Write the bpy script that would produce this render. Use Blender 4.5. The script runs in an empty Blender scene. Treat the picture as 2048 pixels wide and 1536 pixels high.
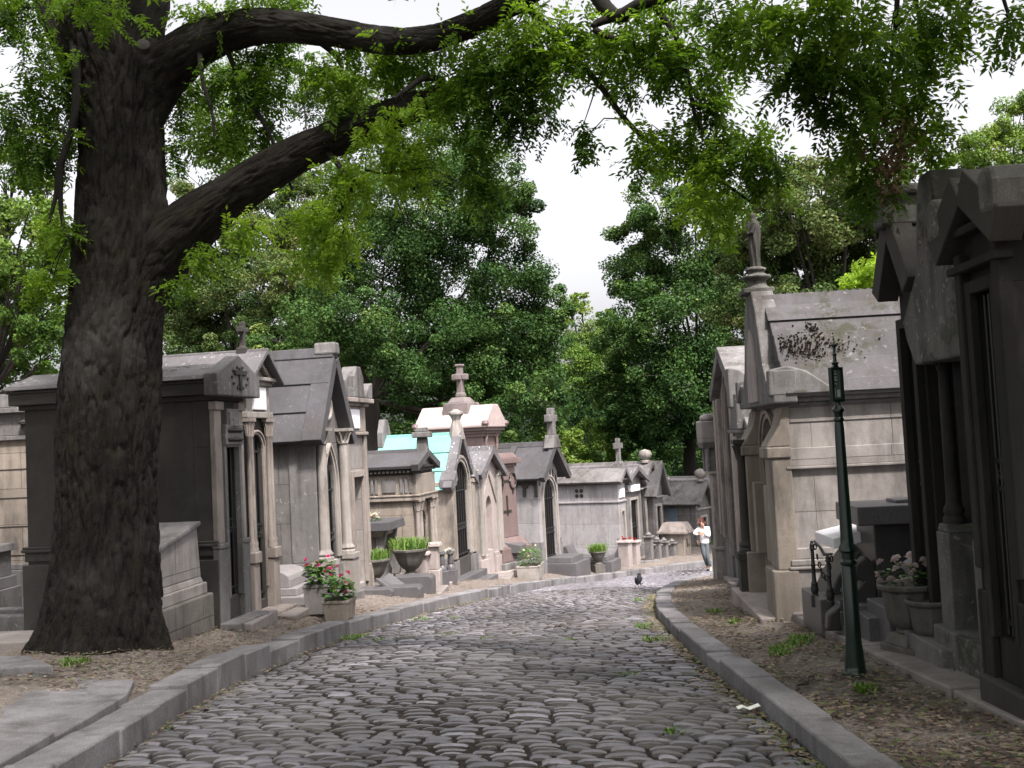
import bpy, bmesh, math, random
import numpy as np
from mathutils import Vector, Matrix, noise

R = math.radians
SC = bpy.context.scene
COL = SC.collection
rng = random.Random(7)
nrng = np.random.default_rng(7)

# ------------------------------------------------------------------ camera (built first: its frame also turns map points into metres)
FPX, PITCH, ROLL, CZ = 2100.0, math.atan(112 / 2100.0), 0.05, 1.65
Fv = Vector((0, math.cos(PITCH), math.sin(PITCH)))
_r0 = Vector((1, 0, 0)); _u0 = Vector((0, -math.sin(PITCH), math.cos(PITCH)))
Rv = _r0 * math.cos(ROLL) - _u0 * math.sin(ROLL)
Uv = _r0 * math.sin(ROLL) + _u0 * math.cos(ROLL)
EYE = Vector((0, 0, CZ))
def ray(px, py): return Fv + Rv * ((px - 1024) / FPX) - Uv * ((py - 768) / FPX)
def at(px, py, Y):
    d = ray(px, py); return EYE + d * (Y / d.y)
cd = bpy.data.cameras.new('camera'); cam = bpy.data.objects.new('camera', cd); COL.objects.link(cam)
cd.sensor_width = 36; cd.lens = 36 * FPX / 2048; cd.clip_start = 0.05; cd.clip_end = 2000
cam.matrix_world = Matrix((Rv, Uv, -Fv)).transposed().to_4x4(); cam.location = EYE
SC.camera = cam

# ------------------------------------------------------------------ terrain
KN = [(-60, 3.0), (0, 0), (6, -.28), (9, -.43), (13, -.68), (19, -1.25), (28, -2.28), (34, -3.0), (37, -3.25), (40, -3.35), (60, -3.4), (400, -3.4)]
_kx = np.array([k[0] for k in KN], float); _ky = np.array([k[1] for k in KN], float)
def zg(y):
    y = np.asarray(y, float)
    return (np.interp(y - 1.2, _kx, _ky) + np.interp(y, _kx, _ky) + np.interp(y + 1.2, _kx, _ky)) / 3
ST = [((-2.77, -8), (1.66, -8)), ((-2.77, 0), (1.66, 0)), ((-2.77, 6), (1.66, 6)), ((-2.75, 9.4), (1.63, 9.0)), ((-2.54, 11.4), (1.63, 10.8)),
      ((-2.32, 12.8), (1.66, 12)), ((-1.9, 15.2), (1.76, 13.9)), ((-1.49, 17.6), (2.0, 16.0)), ((-.96, 20.1), (2.4, 18.6)),
      ((-.05, 25.4), (3.35, 23.2)), ((1.24, 30.7), (4.6, 27.4)), ((2.3, 33.6), (5.6, 29.9)), ((3.6, 36), (7.2, 32.4)),
      ((5.4, 37.8), (9.2, 34.2)), ((7.5, 39), (11.5, 35.4)), ((12, 40.2), (14.5, 36.2)), ((22, 41), (22.5, 37))]
def catmull(P, n=12):
    P = np.array(P, float); out = []
    for i in range(len(P) - 1):
        p0 = P[max(i - 1, 0)]; p1 = P[i]; p2 = P[i + 1]; p3 = P[min(i + 2, len(P) - 1)]
        for k in range(n):
            t = k / n
            m1 = (p2 - p0) / 2; m2 = (p3 - p1) / 2
            out.append((2*t**3-3*t**2+1)*p1 + (t**3-2*t**2+t)*m1 + (-2*t**3+3*t**2)*p2 + (t**3-t**2)*m2)
    out.append(P[-1]); return np.array(out)
LK = catmull([s[0] for s in ST]); RK = catmull([s[1] for s in ST])
MID = (LK + RK) / 2
ARC = np.concatenate([[0], np.cumsum(np.linalg.norm(np.diff(MID, axis=0), axis=1))])
def station(s):
    return (np.array([np.interp(s, ARC, LK[:, 0]), np.interp(s, ARC, LK[:, 1])]), np.array([np.interp(s, ARC, RK[:, 0]), np.interp(s, ARC, RK[:, 1])]))
def sdist(pts, poly, sign):
    best = np.full(len(pts), 1e9); sd = np.zeros(len(pts))
    for a, b in zip(poly[:-1], poly[1:]):
        d = b - a; L2 = d @ d
        if L2 < 1e-9: continue
        t = np.clip(((pts - a) @ d) / L2, 0, 1); q = a + t[:, None] * d; v = pts - q
        dist = np.hypot(v[:, 0], v[:, 1]); c = d[0] * v[:, 1] - d[1] * v[:, 0]
        m = dist < best
        best = np.where(m, dist, best); sd = np.where(m, np.where(c * sign > 0, dist, -dist), sd)
    return sd
def smooth(t):
    t = np.clip(t, 0, 1); return t * t * (3 - 2 * t)
LKC = LK[::3]; RKC = RK[::3]
def terrain(x, y):
    x = np.atleast_1d(np.asarray(x, float)); y = np.atleast_1d(np.asarray(y, float))
    p = np.stack([x, y], 1); sl = sdist(p, LKC, 1); sr = sdist(p, RKC, -1)
    z = zg(y)
    hl = .155 + .15 * smooth((sl - .3) / 1.2); hr = .10 + .07 * smooth((sr - .2) / 1.2)
    far = .5 * smooth((np.maximum(sl, sr) - 6) / 20)
    inside = (sl < .12) & (sr < .12)
    return np.where(inside, z - .22, np.where(sl > sr, z + hl, z + hr) + far)
_tx = np.arange(-14, 26, .1); _ty = np.arange(-6, 62, .1); _mx, _my = np.meshgrid(_tx, _ty); _TZ = terrain(_mx.ravel(), _my.ravel()).reshape(_mx.shape)
def tz(x, y):
    i, j = int(round((x+14)/.1)), int(round((y+6)/.1))
    if 0 <= i < len(_tx) and 0 <= j < len(_ty): return float(_TZ[j, i])
    return float(terrain(x, y)[0])

# ------------------------------------------------------------------ node materials
def newmat(name):
    m = bpy.data.materials.new(name); m.use_nodes = True; nt = m.node_tree
    for n in list(nt.nodes): nt.nodes.remove(n)
    out = nt.nodes.new('ShaderNodeOutputMaterial'); return m, nt, out
class NT:
    def __init__(s, nt): s.nt = nt
    def n(s, t, **kw):
        nd = s.nt.nodes.new('ShaderNode' + t)
        for k, v in kw.items():
            if k.startswith('i_'):
                key = k[2:]; key = int(key) if key.isdigit() else key.replace('_', ' ')
                if hasattr(v, 'is_output') or isinstance(v, bpy.types.NodeSocket): s.nt.links.new(v, nd.inputs[key])
                else: nd.inputs[key].default_value = v
            else: setattr(nd, k, v)
        return nd
    def l(s, a, b): s.nt.links.new(a, b)
    def noise(s, vec, scale, detail=6, rough=.55):
        nd = s.n('TexNoise', i_Scale=scale, i_Detail=detail, i_Roughness=rough); s.l(vec, nd.inputs['Vector']); return nd.outputs['Fac']
    def ramp(s, fac, a, b, ca=(0, 0, 0, 1), cb=(1, 1, 1, 1)):
        r = s.n('ValToRGB'); s.l(fac, r.inputs['Fac']); e = r.color_ramp.elements
        e[0].position = a; e[1].position = b; e[0].color = ca; e[1].color = cb; return r.outputs['Color']
    def mix(s, fac, a, b, bt='MIX'):
        nd = s.n('Mix', data_type='RGBA', blend_type=bt)
        for sock, v in ((nd.inputs[0], fac), (nd.inputs[6], a), (nd.inputs[7], b)):
            if isinstance(v, bpy.types.NodeSocket): s.l(v, sock)
            else: sock.default_value = v if not isinstance(v, tuple) else (*v[:3], 1)
        return nd.outputs[2]
    def math(s, op, a, b=0.0):
        nd = s.n('Math', operation=op)
        for i, v in enumerate((a, b)):
            if isinstance(v, bpy.types.NodeSocket): s.l(v, nd.inputs[i])
            else: nd.inputs[i].default_value = v
        return nd.outputs[0]
    def mapping(s, vec, scale=(1, 1, 1), loc=(0, 0, 0), rot=(0, 0, 0)):
        nd = s.n('Mapping'); s.l(vec, nd.inputs['Vector']); nd.inputs['Scale'].default_value = scale; nd.inputs['Location'].default_value = loc
        nd.inputs['Rotation'].default_value = rot; return nd.outputs['Vector']

def stone(name, c, c2=None, grime=(.035, .03, .027), streak=.5, spots=0.0, spotc=(.45, .45, .42), joints=None, rough=.85, bump=.35, speck=.25, moss=0.0, spec=.3, world=False, sc=1.0):
    """weathered masonry: two tones, run-off streaks, speckle, lichen spots, optional ashlar joints"""
    m, nt, out = newmat(name); N = NT(nt)
    tc = N.n('TexCoord'); v = tc.outputs['Object']
    if world: v = N.n('NewGeometry').outputs['Position']
    _k = (.70, .705, .715); c = tuple(x * k for x, k in zip(c, _k)); c2 = tuple(x * .68 for x in (c2 or tuple(x * .72 for x in c)))
    big = N.noise(v, 1.3 * sc, 8, .6)
    col = N.mix(N.ramp(big, .35, .68), c, c2)
    mid = N.noise(v, 7 * sc, 6, .65)
    col = N.mix(N.math('MULTIPLY', N.ramp(mid, .42, .7), .35), col, tuple(x * .55 for x in c))
    st = N.noise(N.mapping(v, (7, 7, .55)), 1.0, 5, .6)
    st2 = N.noise(v, .9 * sc, 3, .5)
    sf = N.math('MULTIPLY', N.math('MULTIPLY', N.ramp(st, .45, .72), N.ramp(st2, .36, .62)), streak)
    col = N.mix(sf, col, grime)
    st3 = N.noise(N.mapping(v, (1.6, 1.6, .5), loc=(3, 7, 1)), 1.0, 7, .68)
    col = N.mix(N.math('MULTIPLY', N.ramp(st3, .5, .66), min(.85, streak*1.25)), col, tuple(g*1.5 for g in grime))
    fine = N.noise(v, 95 * sc, 3, .7)
    sp = N.math('ADD', N.math('MULTIPLY', N.math('SUBTRACT', fine, .5), speck * 3.4), 1.0)
    sc_ = N.n('CombineColor'); [N.l(sp, sc_.inputs[i]) for i in range(3)]
    col = N.mix(1.0, col, sc_.outputs[0], 'MULTIPLY')
    if spots:
        ln = N.noise(v, 16, 4, .6); ln2 = N.noise(v, 2.2, 3, .5)
        lf = N.math('MULTIPLY', N.ramp(ln, .6, .66), N.ramp(ln2, .42, .58))
        col = N.mix(N.math('MULTIPLY', lf, spots), col, spotc)
    if moss:
        mn = N.noise(v, 5, 7, .75); mn2 = N.noise(v, 1.1, 3, .5)
        mf = N.math('MULTIPLY', N.ramp(mn, .5, .56), N.ramp(mn2, .48, .58))
        col = N.mix(N.math('MULTIPLY', mf, moss), col, (.03, .032, .018))
    hgt = N.math('ADD', N.math('MULTIPLY', fine, .35), N.math('ADD', mid, N.math('MULTIPLY', big, .6)))
    if joints:
        sx = N.n('SeparateXYZ'); N.l(v, sx.inputs[0])
        cx = N.n('CombineXYZ'); N.l(N.math('ADD', sx.outputs[0], sx.outputs[1]), cx.inputs[0]); N.l(sx.outputs[2], cx.inputs[1])
        br = N.n('TexBrick', offset=.5); N.l(cx.outputs[0], br.inputs['Vector'])
        br.inputs['Scale'].default_value = 1; br.inputs['Brick Width'].default_value = joints[0]; br.inputs['Row Height'].default_value = joints[1]
        br.inputs['Mortar Size'].default_value = .006; br.inputs['Mortar Smooth'].default_value = .3; br.inputs['Bias'].default_value = 0
        br.inputs['Color1'].default_value = (1, 1, 1, 1); br.inputs['Color2'].default_value = (.84, .83, .82, 1); br.inputs['Mortar'].default_value = (.4, .37, .35, 1)
        col = N.mix(.85, col, br.outputs['Color'], 'MULTIPLY')
        hgt = N.math('SUBTRACT', hgt, N.math('MULTIPLY', br.outputs['Fac'], 1.2))
    b = N.n('BsdfPrincipled', i_Roughness=rough); N.l(col, b.inputs['Base Color']); b.inputs['Specular IOR Level'].default_value = spec
    bp = N.n('Bump', i_Strength=bump, i_Distance=.02); N.l(hgt, bp.inputs['Height']); N.l(bp.outputs[0], b.inputs['Normal'])
    N.l(b.outputs[0], out.inputs[0]); return m

def plain(name, c, rough=.6, metal=0.0, var=.25, scale=14, spec=.4, bump=.1):
    m, nt, out = newmat(name); N = NT(nt); v = N.n('TexCoord').outputs['Object']
    nz = N.noise(v, scale, 5); col = N.mix(N.ramp(nz, .35, .7), c, tuple(x * (1 - var) for x in c))
    b = N.n('BsdfPrincipled', i_Roughness=rough, i_Metallic=metal); N.l(col, b.inputs['Base Color']); b.inputs['Specular IOR Level'].default_value = spec
    bp = N.n('Bump', i_Strength=bump, i_Distance=.01); N.l(nz, bp.inputs['Height']); N.l(bp.outputs[0], b.inputs['Normal'])
    N.l(b.outputs[0], out.inputs[0]); return m

def leafmat(name, cols, trans=.35, rough=.5, spec=.25, through=(1.0, 1.0, .5)):
    """leaf colour by the face attribute 'tint' (a shade of its own for every leaf and clump)"""
    m, nt, out = newmat(name); N = NT(nt)
    a = N.n('Attribute', attribute_name='tint')
    r = N.n('ValToRGB'); N.l(a.outputs['Fac'], r.inputs['Fac']); e = r.color_ramp.elements
    e[0].position = 0; e[1].position = 1; e[0].color = (*cols[0], 1); e[1].color = (*cols[-1], 1)
    for i, c in enumerate(cols[1:-1]):
        k = e.new((i + 1) / (len(cols) - 1)); k.color = (*c, 1)
    b = N.n('BsdfPrincipled', i_Roughness=rough); b.inputs['Specular IOR Level'].default_value = spec; N.l(r.outputs[0], b.inputs['Base Color'])
    t = N.n('BsdfTranslucent'); N.l(N.mix(1.0, r.outputs[0], through, 'MULTIPLY'), t.inputs['Color'])
    # a little more light goes through than the plain colour reflects
    mx = N.n('MixShader'); mx.inputs[0].default_value = trans; N.l(b.outputs[0], mx.inputs[1]); N.l(t.outputs[0], mx.inputs[2])
    N.l(mx.outputs[0], out.inputs[0]); return m

# ------------------------------------------------------------------ mesh builder
class MB:
    def __init__(s): s.v = []; s.f = []; s.M = None
    def add(s, vs, fs):
        o = len(s.v)
        if s.M is not None: vs = [tuple(s.M @ Vector(p)) for p in vs]
        s.v += [tuple(p) for p in vs]; s.f += [tuple(o + i for i in f) for f in fs]; return s
    def box(s, x0, x1, y0, y1, z0, z1, tx=0, ty=0):
        return s.add([(x0, y0, z0), (x1, y0, z0), (x1, y1, z0), (x0, y1, z0), (x0+tx, y0+ty, z1), (x1-tx, y0+ty, z1), (x1-tx, y1-ty, z1), (x0+tx, y1-ty, z1)],
                     [(3, 2, 1, 0), (4, 5, 6, 7), (0, 1, 5, 4), (1, 2, 6, 5), (2, 3, 7, 6), (3, 0, 4, 7)])
    def prism(s, poly, a, b, axis='y'):
        n = len(poly)
        f = {'y': lambda p, t: (p[0], t, p[1]), 'x': lambda p, t: (t, p[0], p[1]), 'z': lambda p, t: (p[0], p[1], t)}[axis]
        return s.add([f(p, a) for p in poly] + [f(p, b) for p in poly], [tuple(range(n)), tuple(range(2*n-1, n-1, -1))] + [(i, (i+1) % n, n+(i+1) % n, n+i) for i in range(n)])
    def lathe(s, prof, n=20, c=(0, 0, 0), rot=0.0, sx=1, sy=1):
        vs = []; fs = []
        for r, z in prof:
            for k in range(n):
                a = rot + 2*math.pi*k/n; vs.append((c[0]+r*sx*math.cos(a), c[1]+r*sy*math.sin(a), c[2]+z))
        for i in range(len(prof)-1):
            for k in range(n):
                fs.append((i*n+k, i*n+(k+1) % n, (i+1)*n+(k+1) % n, (i+1)*n+k))
        fs.append(tuple(range(n-1, -1, -1))); fs.append(tuple((len(prof)-1)*n+k for k in range(n)))
        return s.add(vs, fs)
    def tube(s, pts, rad, n=8):
        pts = [Vector(p) for p in pts]; m = len(pts)
        if not hasattr(rad, '__len__'): rad = [rad]*m
        vs = []; fs = []; up = Vector((.13, .21, 1)).normalized()
        for i, p in enumerate(pts):
            t = (pts[min(i+1, m-1)] - pts[max(i-1, 0)]).normalized()
            a = t.cross(up)
            if a.length < .05: a = t.cross(Vector((1, 0, 0)))
            a.normalize(); b = t.cross(a).normalized()
            for k in range(n):
                q = 2*math.pi*k/n; vs.append(p + (a*math.cos(q) + b*math.sin(q))*rad[i])
        for i in range(m-1):
            for k in range(n): fs.append((i*n+k, i*n+(k+1) % n, (i+1)*n+(k+1) % n, (i+1)*n+k))
        fs.append(tuple(range(n-1, -1, -1))); fs.append(tuple((m-1)*n+k for k in range(n)))
        return s.add(vs, fs)
    def ribbon(s, path, w, y0, y1):
        """moulding of width w that follows an (x, z) path, from depth y0 to y1"""
        P = [Vector((p[0], p[1])) for p in path]; m = len(P); off = []
        for i in range(m):
            t = (P[min(i+1, m-1)] - P[max(i-1, 0)]).normalized(); off.append(P[i] + Vector((-t.y, t.x))*w)
        vs = []
        for i in range(m): vs += [(P[i].x, y0, P[i].y), (off[i].x, y0, off[i].y), (off[i].x, y1, off[i].y), (P[i].x, y1, P[i].y)]
        fs = [(3, 2, 1, 0), tuple(4*(m-1)+k for k in range(4))]
        for i in range(m-1):
            for k in range(4): fs.append((4*i+k, 4*i+(k+1) % 4, 4*i+4+(k+1) % 4, 4*i+4+k))
        return s.add(vs, fs)
    def halves(s):
        """the left and the right piece of a symmetric part, as two builders"""
        par = list(range(len(s.v)))
        def find(i):
            while par[i] != i: par[i] = par[par[i]]; i = par[i]
            return i
        for f in s.f:
            for i in f[1:]: par[find(i)] = find(f[0])
        cen = {}
        for i, v in enumerate(s.v): cen.setdefault(find(i), []).append(v[0])
        side = {k: sum(c)/len(c) >= 0 for k, c in cen.items()}
        if len(set(side.values())) < 2: return [s]
        out = []
        for sd in (False, True):
            m = MB(); mp = {}
            for i, v in enumerate(s.v):
                if side[find(i)] == sd: mp[i] = len(m.v); m.v.append(v)
            m.f = [tuple(mp[i] for i in f) for f in s.f if side[find(f[0])] == sd]; out.append(m)
        return out
    def build(s, name, mat, parent=None, bevel=0.0, smooth=None, M=None, label=None):
        me = bpy.data.meshes.new(name); me.from_pydata(s.v, [], s.f)
        bm = bmesh.new(); bm.from_mesh(me); bmesh.ops.recalc_face_normals(bm, faces=bm.faces); bm.to_mesh(me); bm.free()
        me.materials.append(mat)
        if smooth:
            me.shade_smooth(); me.set_sharp_from_angle(angle=R(smooth))
        o = bpy.data.objects.new(name, me); COL.objects.link(o)
        if parent: o.parent = parent
        if M is not None: o.matrix_world = M
        if bevel:
            b = o.modifiers.new('bevel', 'BEVEL'); b.width = bevel; b.segments = 2; b.limit_method = 'ANGLE'; b.angle_limit = R(35)
        if label: o['label'] = label
        return o

def npmesh(name, V, Fq, mat, parent=None, tint=None, smooth=False, nper=4):
    me = bpy.data.meshes.new(name); V = np.asarray(V, np.float32); Fq = np.asarray(Fq, np.int32); nf = len(Fq)
    me.vertices.add(len(V)); me.vertices.foreach_set('co', V.ravel())
    me.loops.add(nf*nper); me.loops.foreach_set('vertex_index', Fq.ravel())
    me.polygons.add(nf); me.polygons.foreach_set('loop_start', np.arange(0, nf*nper, nper, dtype=np.int32))
    me.update(calc_edges=True)
    if tint is not None:
        a = me.attributes.new('tint', 'FLOAT', 'FACE'); a.data.foreach_set('value', np.asarray(tint, np.float32))
    if smooth: me.shade_smooth()
    me.materials.append(mat); o = bpy.data.objects.new(name, me); COL.objects.link(o)
    if parent: o.parent = parent
    return o

def tag(o, label=None, cat=None, group=None, kind=None):
    if label: o['label'] = label
    if cat: o['category'] = cat
    if group: o['group'] = group
    if kind: o['kind'] = kind
    return o
def thing(name, label, cat, loc=(0, 0, 0), rz=0.0, group=None):
    o = bpy.data.objects.new(name, None); COL.objects.link(o); o.empty_display_size = .2
    o.location = loc; o.rotation_euler = (0, 0, rz); return tag(o, label, cat, group)
def copy_tree(o, parent=None):
    c = o.copy(); COL.objects.link(c)
    if parent: c.parent = parent
    for ch in list(o.children): copy_tree(ch, c)
    return c
def arch(x0, x1, spring, kind='round', rise=None, n=14):
    """(x, z) points of an opening's head from left springing to right springing"""
    c = (x0+x1)/2; h = (x1-x0)/2
    if kind == 'flat': return [(x0, spring), (x1, spring)]
    if kind == 'round':
        rise = rise or h
        return [(c - h*math.cos(math.pi*k/n), spring + rise*math.sin(math.pi*k/n)) for k in range(n+1)]
    rise = rise or h*1.7                    # pointed: two arcs
    Rr = (h*h + rise*rise)/(2*h); out = []
    cx = x0 + Rr; a1 = math.atan2(rise, cx - c)
    for k in range(n//2+1):
        a = a1*k/(n//2); out.append((cx - Rr*math.cos(a), spring + Rr*math.sin(a)))
    return out + [(2*c - x, z) for x, z in reversed(out[:-1])]
# ------------------------------------------------------------------ materials of the setting
def cobble_mat():
    m, nt, out = newmat('cobble granite'); N = NT(nt)
    v = N.n('NewGeometry').outputs['Position']; a = N.n('Attribute', attribute_name='tint').outputs['Fac']
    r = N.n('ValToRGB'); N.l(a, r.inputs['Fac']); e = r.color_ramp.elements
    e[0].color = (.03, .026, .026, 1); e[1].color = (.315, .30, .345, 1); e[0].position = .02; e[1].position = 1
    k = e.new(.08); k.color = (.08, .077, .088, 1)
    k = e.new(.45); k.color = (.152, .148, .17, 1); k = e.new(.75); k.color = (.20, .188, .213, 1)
    n1 = N.noise(v, 22, 6, .65); n2 = N.noise(v, 150, 3, .7); n3 = N.noise(v, .7, 4, .55)
    col = N.mix(N.math('MULTIPLY', N.ramp(n1, .4, .72), .45), r.outputs[0], (.10, .09, .085))
    col = N.mix(N.math('MULTIPLY', N.ramp(n3, .42, .7), .35), col, (.115, .10, .09))
    col = N.mix(N.math('MULTIPLY', N.ramp(n2, .62, .75), .25), col, (.4, .38, .38))
    b = N.n('BsdfPrincipled'); N.l(col, b.inputs['Base Color']); b.inputs['Specular IOR Level'].default_value = .45
    rr = N.n('MapRange', i_To_Min=.42, i_To_Max=.75); N.l(n1, rr.inputs['Value']); N.l(rr.outputs[0], b.inputs['Roughness'])
    bp = N.n('Bump', i_Strength=.45, i_Distance=.012); N.l(N.math('ADD', n1, N.math('MULTIPLY', n2, .4)), bp.inputs['Height']); N.l(bp.outputs[0], b.inputs['Normal'])
    N.l(b.outputs[0], out.inputs[0]); return m
def dirt_mat(name, c1, c2, c3, pebble=.5, cover=False):
    m, nt, out = newmat(name); N = NT(nt); v = N.n('NewGeometry').outputs['Position']
    n1 = N.noise(v, 1.1, 6, .6); n2 = N.noise(v, 9, 8, .7); vo = N.n('TexVoronoi', i_Scale=42.0); N.l(v, vo.inputs['Vector'])
    col = N.mix(N.ramp(n1, .35, .65), c1, c2); col = N.mix(N.math('MULTIPLY', N.ramp(n2, .45, .62), .7), col, c3)
    sx = N.n('SeparateColor'); N.l(vo.outputs['Color'], sx.inputs[0])
    pb = N.math('MULTIPLY', N.ramp(sx.outputs[0], .72, .78), N.ramp(vo.outputs['Distance'], .5, .3))
    col = N.mix(N.math('MULTIPLY', pb, pebble), col, N.mix(sx.outputs[1], (.42, .37, .33), (.16, .10, .07)))
    if cover:           # ivy and grass cover the ground beyond the tombs
        sp = N.n('SeparateXYZ'); N.l(v, sp.inputs[0]); far = N.math('ADD', sp.outputs[1], N.math('MULTIPLY', n1, 4))
        col = N.mix(N.ramp(N.math('DIVIDE', far, 60), .74, .76), col, N.mix(n2, (.02, .035, .01), (.05, .075, .02)))
    b = N.n('BsdfPrincipled', i_Roughness=.95); N.l(col, b.inputs['Base Color']); b.inputs['Specular IOR Level'].default_value = .15
    bp = N.n('Bump', i_Strength=.8, i_Distance=.03); N.l(N.math('ADD', n2, N.math('MULTIPLY', vo.outputs['Distance'], .5)), bp.inputs['Height']); N.l(bp.outputs[0], b.inputs['Normal'])
    N.l(b.outputs[0], out.inputs[0]); return m
M = {}
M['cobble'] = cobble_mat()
M['joint'] = dirt_mat('joint earth', (.026, .02, .019), (.036, .028, .025), (.022, .022, .015), .2)
M['dirt'] = dirt_mat('verge earth', (.138, .119, .108), (.19, .166, .151), (.095, .078, .066), .6, cover=True)
M['kerb'] = stone('kerb granite', (.33, .315, .325), (.19, .18, .185), streak=.6, speck=.5, bump=.5, world=True, rough=.75)
M['kerb_warm'] = stone('kerb limestone', (.36, .32, .30), (.24, .21, .2), streak=.3, speck=.3, world=True)
M['bark'] = None

# ------------------------------------------------------------------ ground sheet (fine near the road, out to the horizon)
def axis(parts):
    out = []
    for a, b, s in parts: out += list(np.arange(a, b, s))
    return np.array(out + [parts[-1][1]])
gx = axis([(-400, -60, 40), (-60, -12, 4), (-12, -4, .35), (-4, 8, .12), (8, 24, .35), (24, 60, 4), (60, 400, 40)])
gy = axis([(-60, -4, 4), (-4, 22, .13), (22, 46, .25), (46, 90, 4), (90, 400, 40)])
GX, GY = np.meshgrid(gx, gy); fx, fy = GX.ravel(), GY.ravel()
gz = np.concatenate([terrain(fx[i:i+20000], fy[i:i+20000]) for i in range(0, len(fx), 20000)])
near = (np.abs(fx) < 14) & (fy < 46)
idx = np.where(near)[0]
gz[idx] += np.array([.022*noise.fractal((fx[i]*2.3, fy[i]*2.3, 0), 1, 2, 3) for i in idx])
nx = len(gx); a = np.arange(len(gy)-1)[:, None]*nx + np.arange(nx-1)[None, :]; a = a.ravel()
ground = npmesh('ground', np.stack([fx, fy, gz], 1), np.stack([a, a+1, a+nx+1, a+nx], 1), M['dirt'], smooth=True)
tag(ground, kind='structure')

# ------------------------------------------------------------------ cobbled road: every sett is real geometry in one sheet
def road():
    V = []; Fq = []; T = []; nv = 0
    S1 = ARC[-1] - 1; s = 4.0; ri = 0
    while s < S1:
        row = nrng.uniform(.092, .118); Lp, Rp = station(s); Y = (Lp[1]+Rp[1])/2
        L2, R2 = station(s+row)
        W = np.linalg.norm(Rp-Lp); nxg, nyg = (7, 5) if Y < 16 else ((5, 5) if Y < 24 else (4, 3))
        u = .03 + nrng.uniform(-.16, 0)*(ri % 2 == 0)
        ph = s*.5
        while u < W - .02:
            wd = nrng.uniform(.18, .31) if nrng.random() < .85 else nrng.uniform(.12, .17)
            ua, ub = max(u, .015), min(u+wd, W-.01); u += wd
            if ub - ua < .07: continue
            j = nrng.uniform(.004, .008); hx = (ub-ua)/2 - j; hy = row/2 - nrng.uniform(.007, .012); cu = (ua+ub)/2
            A = np.linspace(-1, 1, nxg); B = np.linspace(-1, 1, nyg)
            if nxg == 7: A = np.array([-1, -.93, -.6, 0, .6, .93, 1])
            elif nxg == 5: A = np.array([-1, -.88, 0, .88, 1])
            if nyg == 5: B = np.array([-1, -.84, 0, .84, 1])
            aa, bb = np.meshgrid(A, B); aa = aa.ravel(); bb = bb.ravel()
            rr = 1 - .03*(np.abs(aa*bb))**1.5; ry = 1 - .13*np.abs(aa)**3           # rounded corners
            dome = np.interp(np.abs(aa), [0, .6, .93, 1], [1, .93, .70, 0])*np.interp(np.abs(bb), [0, .84, 1], [1, .93, 0])
            h0 = nrng.normal(0, .0035); tx, ty = nrng.normal(0, .0035, 2)
            z = -.048 + .048*dome + h0 + tx*aa + ty*bb + .004*np.cos(aa*2.1+ph)
            skew = nrng.normal(0, .03)
            lu = (cu + aa*rr*hx + .0)/W; lv = .5 + (bb*ry*hy + skew*aa*hx*.18)/row + .07*math.sin(cu*2.1+ph) + .03*math.sin(cu*7.3+ph*2)
            P0 = Lp + np.outer(lu, Rp-Lp); P1 = L2 + np.outer(lu, R2-L2); P = P0 + (P1-P0)*lv[:, None]
            zz = zg(P[:, 1]) + .05*(1-(2*lu-1)**2) + .012*math.sin(cu*1.7+s*.9) + z
            V.append(np.column_stack([P, zz])); n = nxg*nyg
            q = (np.arange(nyg-1)[:, None]*nxg + np.arange(nxg-1)[None, :]).ravel() + nv
            Fq.append(np.stack([q, q+1, q+nxg+1, q+nxg], 1)); nv += n
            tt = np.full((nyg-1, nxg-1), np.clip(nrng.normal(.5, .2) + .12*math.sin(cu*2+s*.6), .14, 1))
            if nyg == 5: tt[0, :] = tt[-1, :] = 0; tt[:, 0] = tt[:, -1] = 0      # dark flanks: joint earth, with the shade of the joints painted in
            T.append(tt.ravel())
        s += row; ri += 1
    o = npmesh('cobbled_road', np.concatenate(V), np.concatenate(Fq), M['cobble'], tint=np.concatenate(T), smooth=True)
    tag(o, kind='structure')
    ss = np.arange(1.0, S1, .25); nu = 12; V = []
    for s in ss:
        Lp, Rp = station(s); u = np.linspace(-.03, 1.03, nu); P = Lp + np.outer(u, Rp-Lp)
        V.append(np.column_stack([P, zg(P[:, 1]) + .05*(1-(2*u-1)**2) - .026]))
    a = (np.arange(len(ss)-1)[:, None]*nu + np.arange(nu-1)[None, :]).ravel()
    o = npmesh('road_bed', np.concatenate(V), np.stack([a, a+1, a+nu+1, a+nu], 1), M['joint'], smooth=True); tag(o, kind='structure')
road()

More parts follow.
